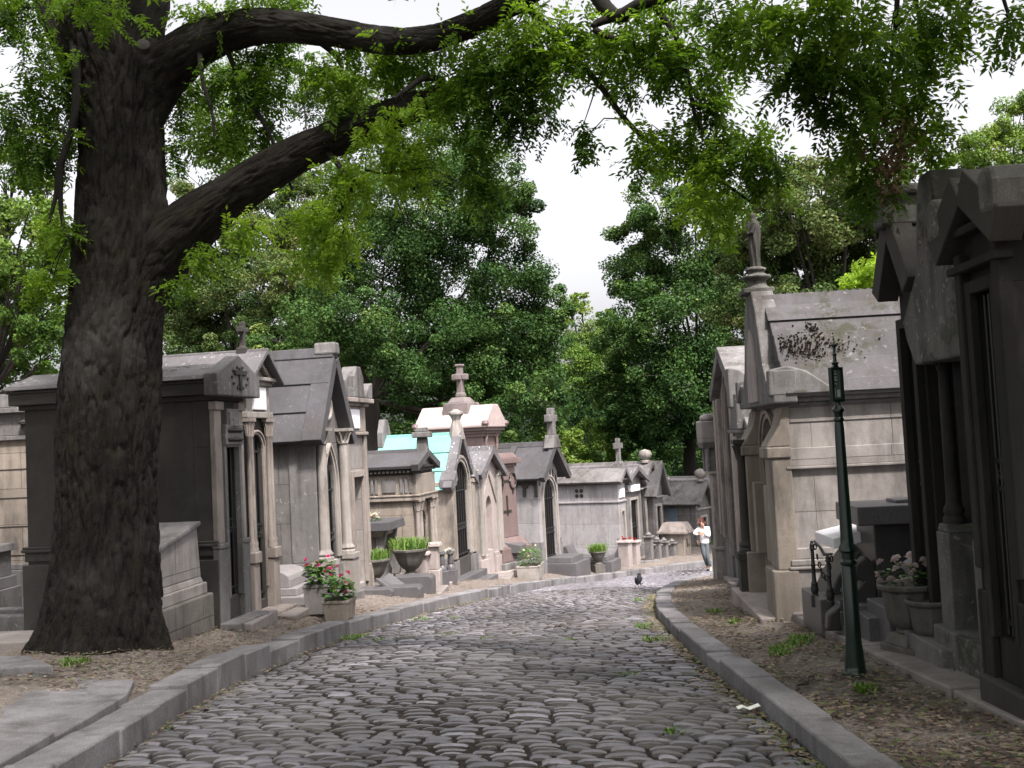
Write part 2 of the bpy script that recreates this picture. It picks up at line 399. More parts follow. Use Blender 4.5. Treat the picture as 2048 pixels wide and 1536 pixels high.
# ------------------------------------------------------------------ kerbs
def kerb(name, poly, sign, width, height, lens, mat, y_from=-4.0, y_to=60, jig=.012, drop=.25, zfun=None, special=()):
    seg = np.concatenate([[0], np.cumsum(np.linalg.norm(np.diff(poly, axis=0), axis=1))])
    def pt(s): return Vector((np.interp(s, seg, poly[:, 0]), np.interp(s, seg, poly[:, 1]), 0))
    mb = MB(); s = .5
    while s < seg[-1]-1.5:
        ln = rng.uniform(*lens); a, b = pt(s+.0015), pt(s+ln-.0015); s += ln
        if b.y < y_from or a.y > y_to: continue
        t = (b-a).normalized(); nrm = Vector((-t.y, t.x, 0))*sign
        w = width*rng.uniform(.95, 1.06); dz = rng.uniform(-jig, jig); sh = rng.uniform(-.012, .012)
        for y0, y1, ex in special:
            if y0 <= (a.y+b.y)/2 < y1: dz += ex
        zf = zfun or (lambda x, y: float(zg(y)))
        za, zb = zf(a.x, a.y)+height+dz, zf(b.x, b.y)+height+dz+rng.uniform(-.006, .006)
        q = []
        for p, z in ((a, za), (b, zb)):
            i = p + nrm*sh; o = p + nrm*(w+sh)
            q += [(i.x, i.y, z-height-drop), (o.x, o.y, z-height-drop), (o.x, o.y, z), (i.x, i.y, z)]
        mb.add(q, [(0, 1, 2, 3), (7, 6, 5, 4), (0, 4, 5, 1), (1, 5, 6, 2), (2, 6, 7, 3), (3, 7, 4, 0)])
    return tag(mb.build(name, mat, bevel=.016, smooth=30), kind='structure')
kerb('kerb', LK, 1, .31, .185, (.6, 1.05), M['kerb'], jig=.016, special=((9.4, 10.6, .06), (8.4, 9.4, .02)))
kerb('kerb', RK, -1, .235, .135, (.5, .95), M['kerb'], jig=.016)
# the low stone edging at the foot of the right-hand row
RB = catmull([(2.72, 2), (2.72, 5), (2.74, 6.6), (2.76, 8), (2.8, 10), (2.93, 12.5), (3.2, 15.5), (3.65, 19), (4.3, 22.5), (5.2, 26)])
kerb('stone_edging', RB, -1, .36, .10, (.8, 1.4), M['kerb_warm'], y_to=26, zfun=lambda x, y: tz(x-.15, y)-.02, drop=.15)
# paving slabs and the step left of the big trunk
mb = MB()
def slab(mb, quad, th=.09, dz=.0):
    z = [tz(x, y)+dz for x, y in quad]; zt = sum(z)/len(z)
    zz = [.5*zt+.5*k for k in z]; n = len(quad)
    mb.add([(x, y, k-th) for (x, y), k in zip(quad, zz)] + [(x, y, k) for (x, y), k in zip(quad, zz)],
           [tuple(range(n-1, -1, -1)), tuple(range(n, 2*n))] + [(i, (i+1) % n, n+(i+1) % n, n+i) for i in range(n)])
slab(mb, [(-3.09, 5.6), (-3.09, 6.95), (-4.5, 7.0), (-4.5, 5.6)], dz=.02); slab(mb, [(-3.09, 6.97), (-3.09, 8.25), (-4.5, 8.5), (-4.5, 7.02)], dz=.022)
slab(mb, [(-4.52, 5.6), (-4.52, 7.6), (-6.2, 7.7), (-6.2, 5.6)], dz=.018); slab(mb, [(-3.09, 3.6), (-3.09, 5.58), (-6.2, 5.58), (-6.2, 3.6)], dz=.02)
slab(mb, [(-3.12, 8.28), (-3.3, 8.95), (-4.5, 9.05), (-4.52, 8.52)], dz=.018)
slab(mb, [(-4.54, 7.62), (-4.54, 9.0), (-6.2, 9.2), (-6.2, 7.72)], dz=.016)
tag(mb.build('paving', M['kerb'], bevel=.01), kind='structure')
mb = MB(); slab(mb, [(-3.98, 8.95), (-4.45, 9.5), (-6.5, 10.1), (-6.5, 8.85)], th=.2, dz=.10)
tag(mb.build('stone_step', M['kerb'], bevel=.012), kind='structure')
mb = MB(); slab(mb, [(-5.0, 10.95), (-5.1, 11.8), (-8, 12.2), (-8, 11.0)], th=.2, dz=.09)
tag(mb.build('stone_step', M['kerb_warm'], bevel=.012), kind='structure')

# ------------------------------------------------------------------ litter, weeds
M['litter'] = leafmat('leaf litter', [(.04, .027, .02), (.085, .052, .038), (.15, .105, .08), (.26, .205, .165), (.13, .14, .05), (.06, .095, .025)], trans=.1, rough=.8)
M['grass'] = leafmat('weed green', [(.04, .09, .015), (.08, .17, .03), (.17, .28, .06), (.30, .36, .12)], trans=.4)
def scatter(n, fn):
    V = []; Fq = []; T = []; k = 0
    for _ in range(n):
        r = fn()
        if r is None: continue
        x, y, z, size, tint = r
        a = rng.uniform(0, 6.28); c, s_ = math.cos(a), math.sin(a); l = size; w = size*rng.uniform(.25, .6); t1, t2 = rng.uniform(-.35, .35), rng.uniform(-.5, .5)
        for dx, dy in ((-l, 0), (0, -w), (l, 0), (0, w)):
            V.append((x+c*dx-s_*dy, y+s_*dx+c*dy, z+.006+abs(dx*t1)+abs(dy*t2)+rng.uniform(0, .008)))
        Fq.append((k, k+1, k+2, k+3)); k += 4; T.append(tint)
    return V, Fq, T
def on_road(x, y):
    return float(zg(y)) + .0
ys = np.linspace(-2, 40, 800)
rkx = np.interp(ys, RK[:, 1], RK[:, 0]); lkx = np.interp(ys, LK[:, 1], LK[:, 0])
def f_verge():
    y = rng.uniform(4.5, 26)**1.0; y = 4.5 + (y-4.5)*rng.random()**.6
    x0 = np.interp(y, ys, rkx); x = x0 + .25 + rng.random()*1.25
    if noise.noise((x*1.5, y*1.5, 3)) < rng.uniform(-.7, .35): return None
    return x, y, tz(x, y)+.016, rng.uniform(.010, .038), min(1, max(0, rng.gauss(.38, .34)))
def f_rgutter():
    y = rng.uniform(4.5, 22); x0 = np.interp(y, ys, rkx); x = x0 - abs(rng.gauss(0, .10)) - .01
    if noise.noise((0, y*1.3, 9)) < rng.uniform(-.6, .5): return None
    return x, y, on_road(x, y)+.004, rng.uniform(.012, .034), min(1, max(0, rng.gauss(.62, .3)))
def f_lgutter():
    y = rng.uniform(5, 22); x0 = np.interp(y, ys, lkx); x = x0 + abs(rng.gauss(0, .08)) + .01
    if noise.noise((0, y*1.3, 19)) < rng.uniform(-.5, .5): return None
    return x, y, on_road(x, y)+.004, rng.uniform(.01, .03), min(1, max(0, rng.gauss(.55, .3)))
def f_tree():
    y = rng.uniform(8.5, 16); x = np.interp(y, ys, lkx) - .33 - rng.random()*2.0
    return x, y, tz(x, y)+.014, rng.uniform(.010, .036), min(1, max(0, rng.gauss(.4, .32)))
def f_far():
    y = rng.uniform(15, 36); x = np.interp(y, ys, lkx) - .33 - rng.random()*1.3
    return x, y, tz(x, y)+.016, rng.uniform(.01, .03), min(1, max(0, rng.gauss(.45, .15)))
def f_road():
    y = rng.uniform(5, 24); x0, x1 = np.interp(y, ys, lkx), np.interp(y, ys, rkx); x = rng.uniform(x0, x1)
    u = (x-x0)/(x1-x0)
    return x, y, on_road(x, y)+.05*(1-(2*u-1)**2)-.012, rng.uniform(.006, .018), rng.random()
V = []; Fq = []; T = []
for n, fn in ((15000, f_verge), (5500, f_rgutter), (2600, f_lgutter), (6500, f_tree), (2500, f_far), (2600, f_road)):
    a, b, c = scatter(n, fn); o = len(V); V += a; Fq += [tuple(i+o for i in q) for q in b]; T += c
tag(npmesh('leaf_litter', V, Fq, M['litter'], tint=T), kind='stuff')
def tufts(spots, name, blade=.07, nb=40, spread=.09, wide=.006):
    V = []; Fq = []; T = []; k = 0
    for x, y, z, sc in spots:
        for _ in range(int(nb*sc)):
            a = rng.uniform(0, 6.28); r = spread*sc*rng.random()**.6; bx, by = x+r*math.cos(a), y+r*math.sin(a)
            h = blade*rng.uniform(.4, 1.1); ln = rng.uniform(.2, 1.1)*h; d = rng.uniform(0, 6.28); w = wide*rng.uniform(.7, 1.6)
            ox, oy = math.cos(d)*ln, math.sin(d)*ln; px_, py_ = -math.sin(d)*w, math.cos(d)*w
            V += [(bx-px_, by-py_, z), (bx+px_, by+py_, z), (bx+ox*.5+px_, by+oy*.5+py_, z+h*.75), (bx+ox*.5-px_, by+oy*.5-py_, z+h*.75), (bx+ox, by+oy, z+h*.8), (bx+ox+px_*.2, by+oy+py_*.2, z+h*.8)]
            Fq += [(k, k+1, k+2, k+3), (k+3, k+2, k+5, k+4)]; k += 6; t = min(1, max(0, rng.gauss(.5, .22))); T += [t, t]
    return V, Fq, T
def rd(px, py):           # a spot on the road under a map point
    lo, hi = 3.0, 60.0
    for _ in range(50):
        mid = (lo+hi)/2; p = at(px, py, mid)
        if p.z > float(zg(p.y))+.02: lo = mid
        else: hi = mid
    return at(px, py, lo)
sp = []
for px, py, s_ in ((890, 1274, 1.5), (875, 1276, 1), (905, 1272, 1.2), (820, 1277, 1), (842, 1240, 1.1), (758, 1280, .8), (1035, 1272, .7), (908, 1238, .8), (973, 1236, .6), (1255, 1350, .8), (1350, 1466, .6), (1285, 1254, .9), (1140, 1280, .6),
                   (975, 1281, .6), (1275, 1200, .6), (720, 1272, 1), (700, 1276, 1.1), (1310, 1278, 1), (1290, 1250, .8)):
    p = rd(px, py); sp.append((p.x, p.y, p.z-.02, s_))
V, Fq, T = tufts(sp, 'w', blade=.06, nb=46, spread=.13)
sp2 = []
for px, py, Y, s_ in ((1570, 1285, 9.4, 1.3), (1590, 1278, 9.6, 1.1), (1560, 1290, 9.2, .8), (1735, 1392, 7.4, .9), (1605, 1270, 9.8, 1.2), (150, 1318, 9.6, 1.2), (1430, 1215, 12.8, 1), (1470, 1240, 11.6, .7)):
    p = at(px, py, Y); sp2.append((p.x, p.y, tz(p.x, p.y), s_))
a, b, c = tufts(sp2, 'w', blade=.08, nb=60, spread=.11); o = len(V); V += a; Fq += [tuple(i+o for i in q) for q in b]; T += c
tag(npmesh('weeds', V, Fq, M['grass'], tint=T), kind='stuff')
# ------------------------------------------------------------------ masonry palette
M['sooty'] = stone('sooty stone', (.086, .079, .072), (.046, .043, .039), streak=.7, speck=.3, joints=None)
M['grey'] = stone('grey stone', (.25, .235, .23), (.18, .17, .165), streak=.95, spots=.35, joints=(.9, .62))
M['greyp'] = stone('plain grey stone', (.25, .237, .235), (.17, .162, .16), streak=.8, spots=.3)
M['pale'] = stone('pale limestone', (.46, .42, .39), (.36, .325, .295), streak=.62, speck=.15)
M['palej'] = stone('pale ashlar', (.43, .395, .38), (.35, .32, .305), streak=.5, joints=(1.1, .56), speck=.15)
M['beige'] = stone('beige limestone', (.42, .36, .30), (.32, .275, .235), streak=.55, joints=(1.0, .55), speck=.15)
M['beigep'] = stone('plain beige limestone', (.40, .345, .295), (.31, .265, .225), streak=.55, speck=.15)
M['warm'] = stone('warm limestone', (.44, .38, .345), (.35, .30, .27), streak=.62, speck=.15)
M['rosy'] = stone('rosy limestone', (.49, .42, .40), (.41, .35, .33), streak=.3, speck=.15)
M['white'] = stone('smooth white limestone', (.46, .44, .45), (.39, .37, .38), streak=.3, joints=(1.25, .75), speck=.1)
M['slate'] = stone('dark roof stone', (.11, .105, .115), (.075, .072, .078), streak=.5, spots=.14, spotc=(.3, .29, .29))
M['mossroof'] = stone('mossy roof stone', (.24, .225, .225), (.17, .155, .15), streak=.3, spots=.6, moss=.95, spotc=(.5, .48, .5))
M['lichenroof'] = stone('lichened roof stone', (.2, .19, .2), (.14, .13, .14), streak=.3, spots=1.0, spotc=(.5, .48, .52))
M['slatemoss'] = stone('dark roof stone with moss', (.13, .122, .128), (.085, .08, .085), streak=.7, spots=.3, spotc=(.3, .29, .29), moss=.8)
M['copper'] = stone('verdigris copper', (.24, .55, .47), (.19, .45, .39), grime=(.12, .28, .24), streak=.6, speck=.06, rough=.6, bump=.06)
M['pink'] = stone('polished rose granite', (.235, .168, .16), (.19, .136, .13), streak=.15, speck=.5, rough=.28, bump=.03, spec=.5)
M['pinklit'] = stone('sunlit rose granite', (.62, .50, .48), (.55, .44, .42), streak=.1, speck=.3, rough=.35, bump=.05, spec=.5)  # paler copy of the rose granite; sunlight on the roof put into its colour
M['granite'] = stone('grey granite', (.15, .142, .15), (.11, .105, .11), streak=.12, speck=.6, rough=.4, bump=.05, spec=.45)
M['granitel'] = stone('light grey granite', (.36, .335, .335), (.29, .27, .27), streak=.2, speck=.4, rough=.5, bump=.06)
M['darkgran'] = stone('dark granite', (.075, .07, .072), (.055, .05, .052), streak=.2, speck=.5, rough=.4, bump=.05)
M['rough'] = stone('rough footing stone', (.26, .235, .215), (.17, .155, .14), streak=.6, speck=.4, bump=.8, joints=(.7, .3))
M['shadeblack'] = stone('shade blackened facade', (.024, .022, .021), (.016, .0155, .015), streak=.5, speck=.25)  # near-black colour stands in for the canopy shade on the right-hand fronts
M['sootgrey'] = stone('grey weathered gable', (.20, .19, .178), (.14, .132, .124), streak=.75, spots=.35, speck=.35, moss=.8, grime=(.02, .02, .018))
M['iron'] = plain('dark iron', (.018, .018, .019), rough=.5, metal=.0, spec=.5)
M['green'] = plain('green enamel', (.003, .017, .011), rough=.28, spec=.6, scale=5)
M['doordark'] = plain('dark door leaf', (.006, .006, .0055), rough=.7, spec=.15)
M['doorpale'] = plain('brown door leaf', (.28, .22, .19), rough=.6)
M['bluedoor'] = plain('blue grey panel', (.12, .15, .2), rough=.4)
M['plaque'] = plain('white marble plaque', (.72, .70, .74), rough=.45, var=.08)
M['bronze'] = plain('dark inlay', (.03, .025, .022), rough=.45)
M['soil'] = plain('soil', (.06, .045, .035), rough=.95)

# ------------------------------------------------------------------ tomb chapels
class Tomb:
    """a chapel or tomb: local x runs along its front, local -y faces the road, z=0 at its foot"""
    def __init__(s, label, near, Y, theta, far, side='L', cat='tomb', name='tomb_chapel', far2=None, group=None):
        P = at(near[0], near[1], Y); t = R(theta); s.u = Vector((math.sin(t), math.cos(t), 0)); s.side = side
        def along(o, d, q):
            n = ray(*q).cross(Vector((0, 0, 1))); return (EYE-o).dot(n)/d.dot(n)
        s.w = along(P, s.u, far); s.h = s.w/2; mid = P + s.u*(s.w/2); s.z0 = P.z; s.near = P
        nrm = Vector((s.u.y, -s.u.x, 0)) if side == 'L' else Vector((-s.u.y, s.u.x, 0))
        s.d = along(P, -nrm, far2) if far2 else None
        phi = math.pi/2 - t if side == 'L' else -math.pi/2 - t
        s.root = thing(name, label, cat, (mid.x, mid.y, P.z), phi, group)
        s.cs = -1 if side == 'L' else 1      # the local x side that faces the camera
        s.mid = mid
        print(label[:40], 'w %.2f d %s at' % (s.w, s.d and round(s.d, 2)), tuple(round(c, 2) for c in P), 'gnd %.2f' % tz(P.x, P.y))
    def z(s, px, py, dy=0.0): return at(px, py, s.near.y+dy).z - s.z0
    def part(s, name, mb, mat, bevel=.008, smooth=None, parent=None, label=None):
        if name in ('pilaster', 'pilaster_base', 'pedestal', 'acroterion', 'buttress', 'corner_ear', 'inner_pilaster', 'plinth'):
            for m in mb.halves(): o = m.build(name, M[mat], parent or s.root, bevel=bevel, smooth=smooth)
            return o
        return mb.build(name, M[mat] if isinstance(mat, str) else mat, parent or s.root, bevel=bevel, smooth=smooth, label=label)
    # --- masonry
    def walls(s, mat, eave, D, door=None, ridge=None, plinth=.35, po=.05, pmat=None, t=.24, low=.45, name='wall'):
        """body with a real opening: door = (half width, foot z, springing z, kind, rise, centre x)"""
        h = s.h; mb = MB()
        mb.box(-h, h, t, D, -low, eave)
        if ridge: mb.prism([(-h, eave-.002), (h, eave-.002), (0, ridge)], t, D)
        top = eave
        if door:
            hw, z0, sp, kind, rise, cx = (list(door)+[None]*6)[:6]; cx = cx or 0; x0, x1 = cx-hw, cx+hw
            A = arch(x0, x1, sp, kind or 'round', rise); n = len(A)
            zt = max(z for _, z in A); top = max(eave, zt+.05)
            mb.box(-h, x0, 0, t, -low, sp); mb.box(x1, h, 0, t, -low, sp)
            mb.box(x0, x1, .0, t, -low, z0)
            def topz(x): return eave + ((ridge-eave)*(1-abs(x)/h) if ridge else 0)
            P = [(-h, sp)] + A + [(h, sp)]
            up = [(x, max(topz(x), z+.02) if 0 < i < n+1 else topz(x)) for i, (x, z) in enumerate(P)]
            vs = []; fs = []
            for (x, z), (ux, uz) in zip(P, up): vs += [(x, 0, z), (ux, 0, uz), (ux, t, uz), (x, t, z)]
            for i in range(len(P)-1):
                for k in range(4): fs.append((4*i+k, 4*i+(k+1) % 4, 4*i+4+(k+1) % 4, 4*i+4+k))
            fs += [(0, 1, 2, 3), tuple(4*(len(P)-1)+k for k in (3, 2, 1, 0))]
            mb.add(vs, fs)
        else:
            mb.box(-h, h, 0, t-.001, -low, eave)
            if ridge: mb.prism([(-h, eave-.002), (h, eave-.002), (0, ridge)], 0, t-.001)
        w = s.part(name, mb, mat, bevel=.006)
        if plinth:
            p = MB(); z2 = plinth
            for za, zb, o in ((-low-.01, z2*.82, po), (z2*.82, z2, po*.55)):
                p.box(-h-o, -h+.002, -o, D+o, za, zb); p.box(h-.002, h+o, -o, D+o, za, zb); p.box(-h, h, D-.002, D+o, za, zb)
                if door: p.box(-h, x0-.03, -o, .002, za, zb); p.box(x1+.03, h, -o, .002, za, zb)
                else: p.box(-h, h, -o, .002, za, zb)
            s.part('plinth', p, pmat or mat, bevel=.012)
        return w
    def door(s, door, style='dark', y=.15, bars=5, mat=None, glass=False):
        hw, z0, sp, kind, rise, cx = (list(door)+[None]*6)[:6]; cx = cx or 0
        A = arch(cx-hw, cx+hw, sp, kind or 'round', rise); poly = [(cx-hw, z0), (cx+hw, z0)] + A[::-1]
        mb = MB(); y = .06 if style != 'pale' else .19; mb.prism(poly, y, y+.05); d = s.part('door', mb, mat or ('doordark' if style != 'pale' else 'doorpale'), bevel=0)
        if style in ('dark', 'grille'):
            g = MB()
            for k in range(bars):
                x = cx-hw + (k+.5)*2*hw/bars
                zt = np.interp(x, [a[0] for a in A], [a[1] for a in A]); g.tube([(x, y-.025, z0+.02), (x, y-.025, float(zt)-.02)], .011, 6)
            for zz in (z0+.08, z0+(sp-z0)*.42, z0+(sp-z0)*.5, sp): g.box(cx-hw+.01, cx+hw-.01, y-.036, y-.012, zz, zz+.03)
            n = 9
            for k in range(bars-1):
                x = cx-hw+(k+1)*2*hw/bars; zc = z0+(sp-z0)*.46+.015; rr = min(.05, hw/bars*.8)
                g.tube([(x+rr*math.cos(q*6.283/n), y-.025, zc+rr*math.sin(q*6.283/n)) for q in range(n+1)], .007, 5)
            s.part('grille', g, 'iron', bevel=0, parent=d)
        return d
    def surround(s, door, mat, w=.07, out=.05, base=None, y0=0.0, name='door_surround'):
        hw, z0, sp, kind, rise, cx = (list(door)+[None]*6)[:6]; cx = cx or 0
        A = [(cx-hw, base if base is not None else z0)] + arch(cx-hw, cx+hw, sp, kind or 'round', rise) + [(cx+hw, base if base is not None else z0)]
        if (kind or '') == 'flat': A = [(cx-hw, A[0][1]), (cx-hw, sp), (cx+hw, sp), (cx+hw, A[-1][1])]
        mb = MB()
        if kind == 'flat':
            b = A[0][1]
            mb.box(cx-hw-w, cx-hw+.012, y0-out, y0+.003, b, sp+w); mb.box(cx+hw-.012, cx+hw+w, y0-out, y0+.003, b, sp+w); mb.box(cx-hw+.012, cx+hw-.012, y0-out, y0+.003, sp-.01, sp+w)
        else:
            mb.ribbon([(x, z) for x, z in A], w*.55, y0-out*.6, y0+.003)
            c = [(x, z) for x, z in A]; mb.ribbon([(cx+(x-cx)*(1+w*.55/hw), z+(w*.55 if abs(x-cx) < hw*.98 else 0)) for x, z in c], w*.45, y0-out, y0+.003)
        return s.part(name, mb, mat, bevel=.006)
    def cornice(s, mat, z, D, layers=((.08, .04), (.06, .09), (.05, .06)), front=True, name='cornice', x0=None, x1=None):
        h = s.h; mb = MB(); zz = z
        for hh, o in layers:
            f = -o if front else .02
            mb.box(-h-o, h+o, f, D+o, zz, zz+hh); zz += hh+.0005
        s.part(name, mb, mat, bevel=.01); return zz
    def roof(s, mat, eave, ridge, D, oh=.12, of=.12, th=.07, courses=3, lift=.02, ob=.05, name='roof', bevel=.01, verge=None, ridge_r=.05, vmat=None):
        h = s.h+oh; sl = math.atan2(ridge-eave, s.h); L = h/math.cos(sl); mb = MB()
        for sg in (-1, 1):
            for k in range(courses):
                a, b = L*k/courses - (.0 if k == 0 else .04), L*(k+1)/courses
                up = lift*(courses-1-k)
                def pt(d, o): return (sg*(d*math.cos(sl) + o*math.sin(sl)), ridge - d*math.sin(sl) + o*math.cos(sl))
                # the course nearer the eave runs under the one above
                up = lift*(courses-1-k) if False else -lift*0
                o0 = (courses-1-k)*lift
                poly = [pt(a, o0), pt(b, o0*1.0-lift*.0), pt(b, o0+th), pt(a, o0+th)]
                if sg > 0: poly = poly[::-1]
                mb.prism(poly, -of, D+ob)
        r = s.part(name, mb, mat, bevel=bevel)
        if ridge_r:
            zr = ridge+lift*(courses-1)+th*.8
            mb = MB(); mb.prism([(-ridge_r*1.5, zr-.07), (ridge_r*1.5, zr-.07), (ridge_r*.9, zr+ridge_r), (-ridge_r*.9, zr+ridge_r)], -of-.01, D+ob+.01)
            s.part('ridge_cap', mb, vmat or mat, bevel=.015, parent=r)
        if verge:
            wv, ov = verge; mb = MB()
            for sg in (-1, 1):
                def pt(d, o): return (sg*(d*math.cos(sl) + o*math.sin(sl)), ridge - d*math.sin(sl) + o*math.cos(sl))
                poly = [pt(0, -.05), pt(L+.02, -.05), pt(L+.02, ov), pt(-.0, ov)]
                if sg > 0: poly = poly[::-1]
                mb.prism(poly, -of-.02, -of+wv)
            s.part('coping', mb, vmat or mat, bevel=.01)
        return r
    def column(s, x, y, z0, z1, r=.06, mat='pale', sq=False, ped=None, pw=None):
        mb = MB()
        if ped: pw = pw or r*1.75; mb.box(x-pw, x+pw, y-pw, y+pw, -.4, ped-.05); mb.box(x-pw-.02, x+pw+.02, y-pw-.02, y+pw+.02, ped-.05, ped+.03); z0 = ped+.03
        H = z1-z0
        mb.lathe([(r*1.6, 0), (r*1.6, .04), (r*1.3, .06), (r*1.5, .09), (r*1.45, .11), (r*1.1, .14), (r, .17), (r*.94, H*.6), (r*.86, H-.26), (r*1.1, H-.25), (r*1.1, H-.22), (r*.9, H-.2), (r*1.05, H-.12), (r*1.5, H-.05), (r*1.65, H-.045)], 16, (x, y, z0))
        mb.box(x-r*1.7, x+r*1.7, y-r*1.7, y+r*1.7, z1-.05, z1)
        # capital leaves
        for k in range(8):
            a = k*math.pi/4; c, n = math.cos(a), math.sin(a)
            mb.tube([(x+c*r*.95, y+n*r*.95, z1-.22), (x+c*r*1.25, y+n*r*1.25, z1-.12), (x+c*r*1.75, y+n*r*1.75, z1-.075)], [r*.3, r*.26, r*.12], 5)
        return s.part('column', mb, mat, bevel=0, smooth=40)
    def cross(s, x, y, z, H, mat, w=.09, arm=.55, th=.08, foot=True, wheel=False):
        mb = MB()
        if foot: mb.box(x-w*1.3, x+w*1.3, y-w*1.3, y+w*1.3, z-.12, z+H*.12, .0, .0); mb.box(x-w*.9, x+w*.9, y-w*.9, y+w*.9, z+H*.12, z+H*.2, .02, .02)
        mb.box(x-w/2, x+w/2, y-th/2, y+th/2, z-.05, z+H, .006, 0)
        za = z+H*.66; mb.box(x-H*arm/2, x-w/2+.003, y-th/2, y+th/2, za, za+w); mb.box(x+w/2-.003, x+H*arm/2, y-th/2, y+th/2, za, za+w)
        for dx, dz in ((-H*arm/2, 0), (H*arm/2, 0)): mb.box(x+dx-w*.3, x+dx+w*.3, y-th*.6, y+th*.6, za-w*.2, za+w*1.2)
        return s.part('cross', mb, mat, bevel=.012)
    def box(s, name, mat, *a, bevel=.008, tx=0, ty=0, parent=None):
        mb = MB(); mb.box(*a, tx, ty); return s.part(name, mb, mat, bevel=bevel, parent=parent)
    def steps(s, mat, D, n=1, h=.14, d=.28, ex=.1, name='threshold'):
        mb = MB()
        for k in range(n): mb.box(-s.h-ex, s.h+ex, -d*(n-k), .02, -.45, -.0+h*(k+1)-h*n+.02)
        return s.part(name, mb, mat, bevel=.015)

# ============ left row, from the camera onward
# --- far left pale tomb behind the trunk
T = Tomb('pale coursed tomb with flat grey roof, at the left edge behind the big trunk', (120, 1190), 16.2, 4, (190, 1188), far2=(-160, 1200))
ev = T.z(40, 880)
T.walls('beige', ev, 3.2, plinth=.5, po=.05, pmat='greyp')
mb = MB(); mb.box(-T.h-.06, T.h+.06, -.06, 3.26, ev, ev+.07); mb.box(-T.h-.03, T.h+.03, -.03, 3.23, ev+.07, ev+.42); mb.box(-T.h-.14, T.h+.14, -.14, 3.34, ev+.42, ev+.5)
T.part('cornice', mb, 'greyp', bevel=.012)
mb = MB(); mb.box(-T.h-.1, T.h+.1, -.1, 3.3, ev+.5, ev+.72, .05, .05); T.part('roof', mb, 'greyp', bevel=.02)
mb = MB(); mb.box(-T.h-.11, -T.h, .4, .5, ev+.16, ev+.3); mb.lathe([(.0, 0), (.06, .02), (.07, .06), (.0, .09)], 10, (-T.h-.1, .45, ev+.22)); T.part('corbel', mb, 'sooty', bevel=0)
mb = MB()
for k in range(4): z = .62+.44*k; mb.box(-T.h-.006, -T.h+.002, .0, 3.2, z, z+.018)
T.part('joint', mb, 'bronze', bevel=0)

# --- tomb 1: sooty chapel half hidden by the trunk
T = Tomb('soot blackened chapel with mossy roof and carved gable block, right behind the big trunk', (437, 1240), 12.4, 10, (492, 1233), far2=(60, 1258)); B1 = T
D = T.d; ev = T.z(415, 800); rz = T.z(455, 716); dr = (T.h*.50, .22, T.z(465, 892), 'flat', 0, .02)
print('B ev', ev, 'ridge', rz)
T.walls('sooty', ev, D, door=dr, plinth=None)
mb = MB(); pz = T.z(440, 1115)
mb.box(-T.h-.05, -T.h+.001, -.05, D+.05, -.5, pz-.02); mb.box(-T.h-.03, -T.h+.001, -.03, D+.03, pz+.02, pz+.13)
mb.box(-T.h-.06, -T.h+.001, -.06, D+.06, pz+.13, pz+.17); mb.box(-T.h-.05, -T.h+.001, -.05, D+.05, pz+.17, pz+.2)
T.part('plinth', mb, 'sooty', bevel=.012)
mb = MB()
for x0, x1 in ((-T.h-.045, dr[5]-dr[0]-.02), (dr[5]+dr[0]+.02, T.h+.045)): mb.box(x0, x1, -.07, .02, -.5, pz+.1); mb.box(x0-.012, x1+.012, -.085, .021, pz+.1, pz+.16)
T.part('pilaster_base', mb, 'greyp', bevel=.012)
mb = MB()
for x0, x1 in ((-T.h-.02, dr[5]-dr[0]-.04), (dr[5]+dr[0]+.04, T.h+.02)): mb.box(x0, x1, -.045, .02, pz+.16, ev-.12); mb.box(x0-.02, x1+.02, -.075, .021, ev-.12, ev-.02)
T.part('pilaster', mb, 'warm', bevel=.01)
T.door(dr, 'dark', y=.17, bars=4); T.surround(dr, 'greyp', .05, .075)
T.box('lintel', 'greyp', dr[5]-dr[0]-.06, dr[5]+dr[0]+.06, -.105, -.05, dr[2]+.02, dr[2]+.26)
mb = MB()
for k in range(14): x = dr[5]-dr[0]+(k % 7+.5)*dr[0]*2/7; z = dr[2]+.08+.11*(k//7); mb.lathe([(.0, -.035), (.035, 0), (.0, .035)], 6, (x, -.108, z))
T.part('carving', mb, 'sooty', bevel=0, smooth=50)
zq = T.z(440, 845); mb = MB(); mb.box(-.14, .2, -.085, .0, zq-.17, zq+.17); mb.box(-.1, .16, -.105, -.08, zq-.13, zq+.13); mb.box(-.02, .1, -.112, -.1, zq-.04, zq+.06); T.part('plaque', mb, 'greyp', bevel=.01)
# cornice block, low gabled roof of big slabs, gable block with a cross in relief
T.cornice('sooty', ev, D, ((.06, .05), (.14, .13), (.03, .15)))
cz = ev+.24; h = T.h
mb = MB(); mb.prism([(-h-.2, cz), (h+.2, cz), (h+.16, cz+.05), (0, rz-.02), (-h-.16, cz+.05)], -.02, D+.14); r_ = T.part('roof', mb, 'mossroof', bevel=.02)
mb = MB(); mb.prism([(-h-.22, cz-.2), (h+.22, cz-.2), (h+.22, cz+.06), (.0, rz+.06), (-h-.22, cz+.06)], -.2, -.02); g = T.part('gable_block', mb, 'greyp', bevel=.015)
mb = MB(); mb.box(-.03, .03, -.225, -.19, cz-.12, rz-.1); mb.box(-.16, .16, -.226, -.19, cz+.06, cz+.115)
for k in range(10): a = k*.628; mb.lathe([(0, -.03), (.03, 0), (0, .03)], 6, (.22*math.cos(a), -.2, cz+.03+.13*math.sin(a)))
T.part('relief', mb, 'sooty', bevel=.004, parent=g)
mb = MB(); mb.box(-T.h-.06, T.h+.04, -.3, -.04, -.5, -.03); T.part('threshold', mb, 'greyp', bevel=.02)

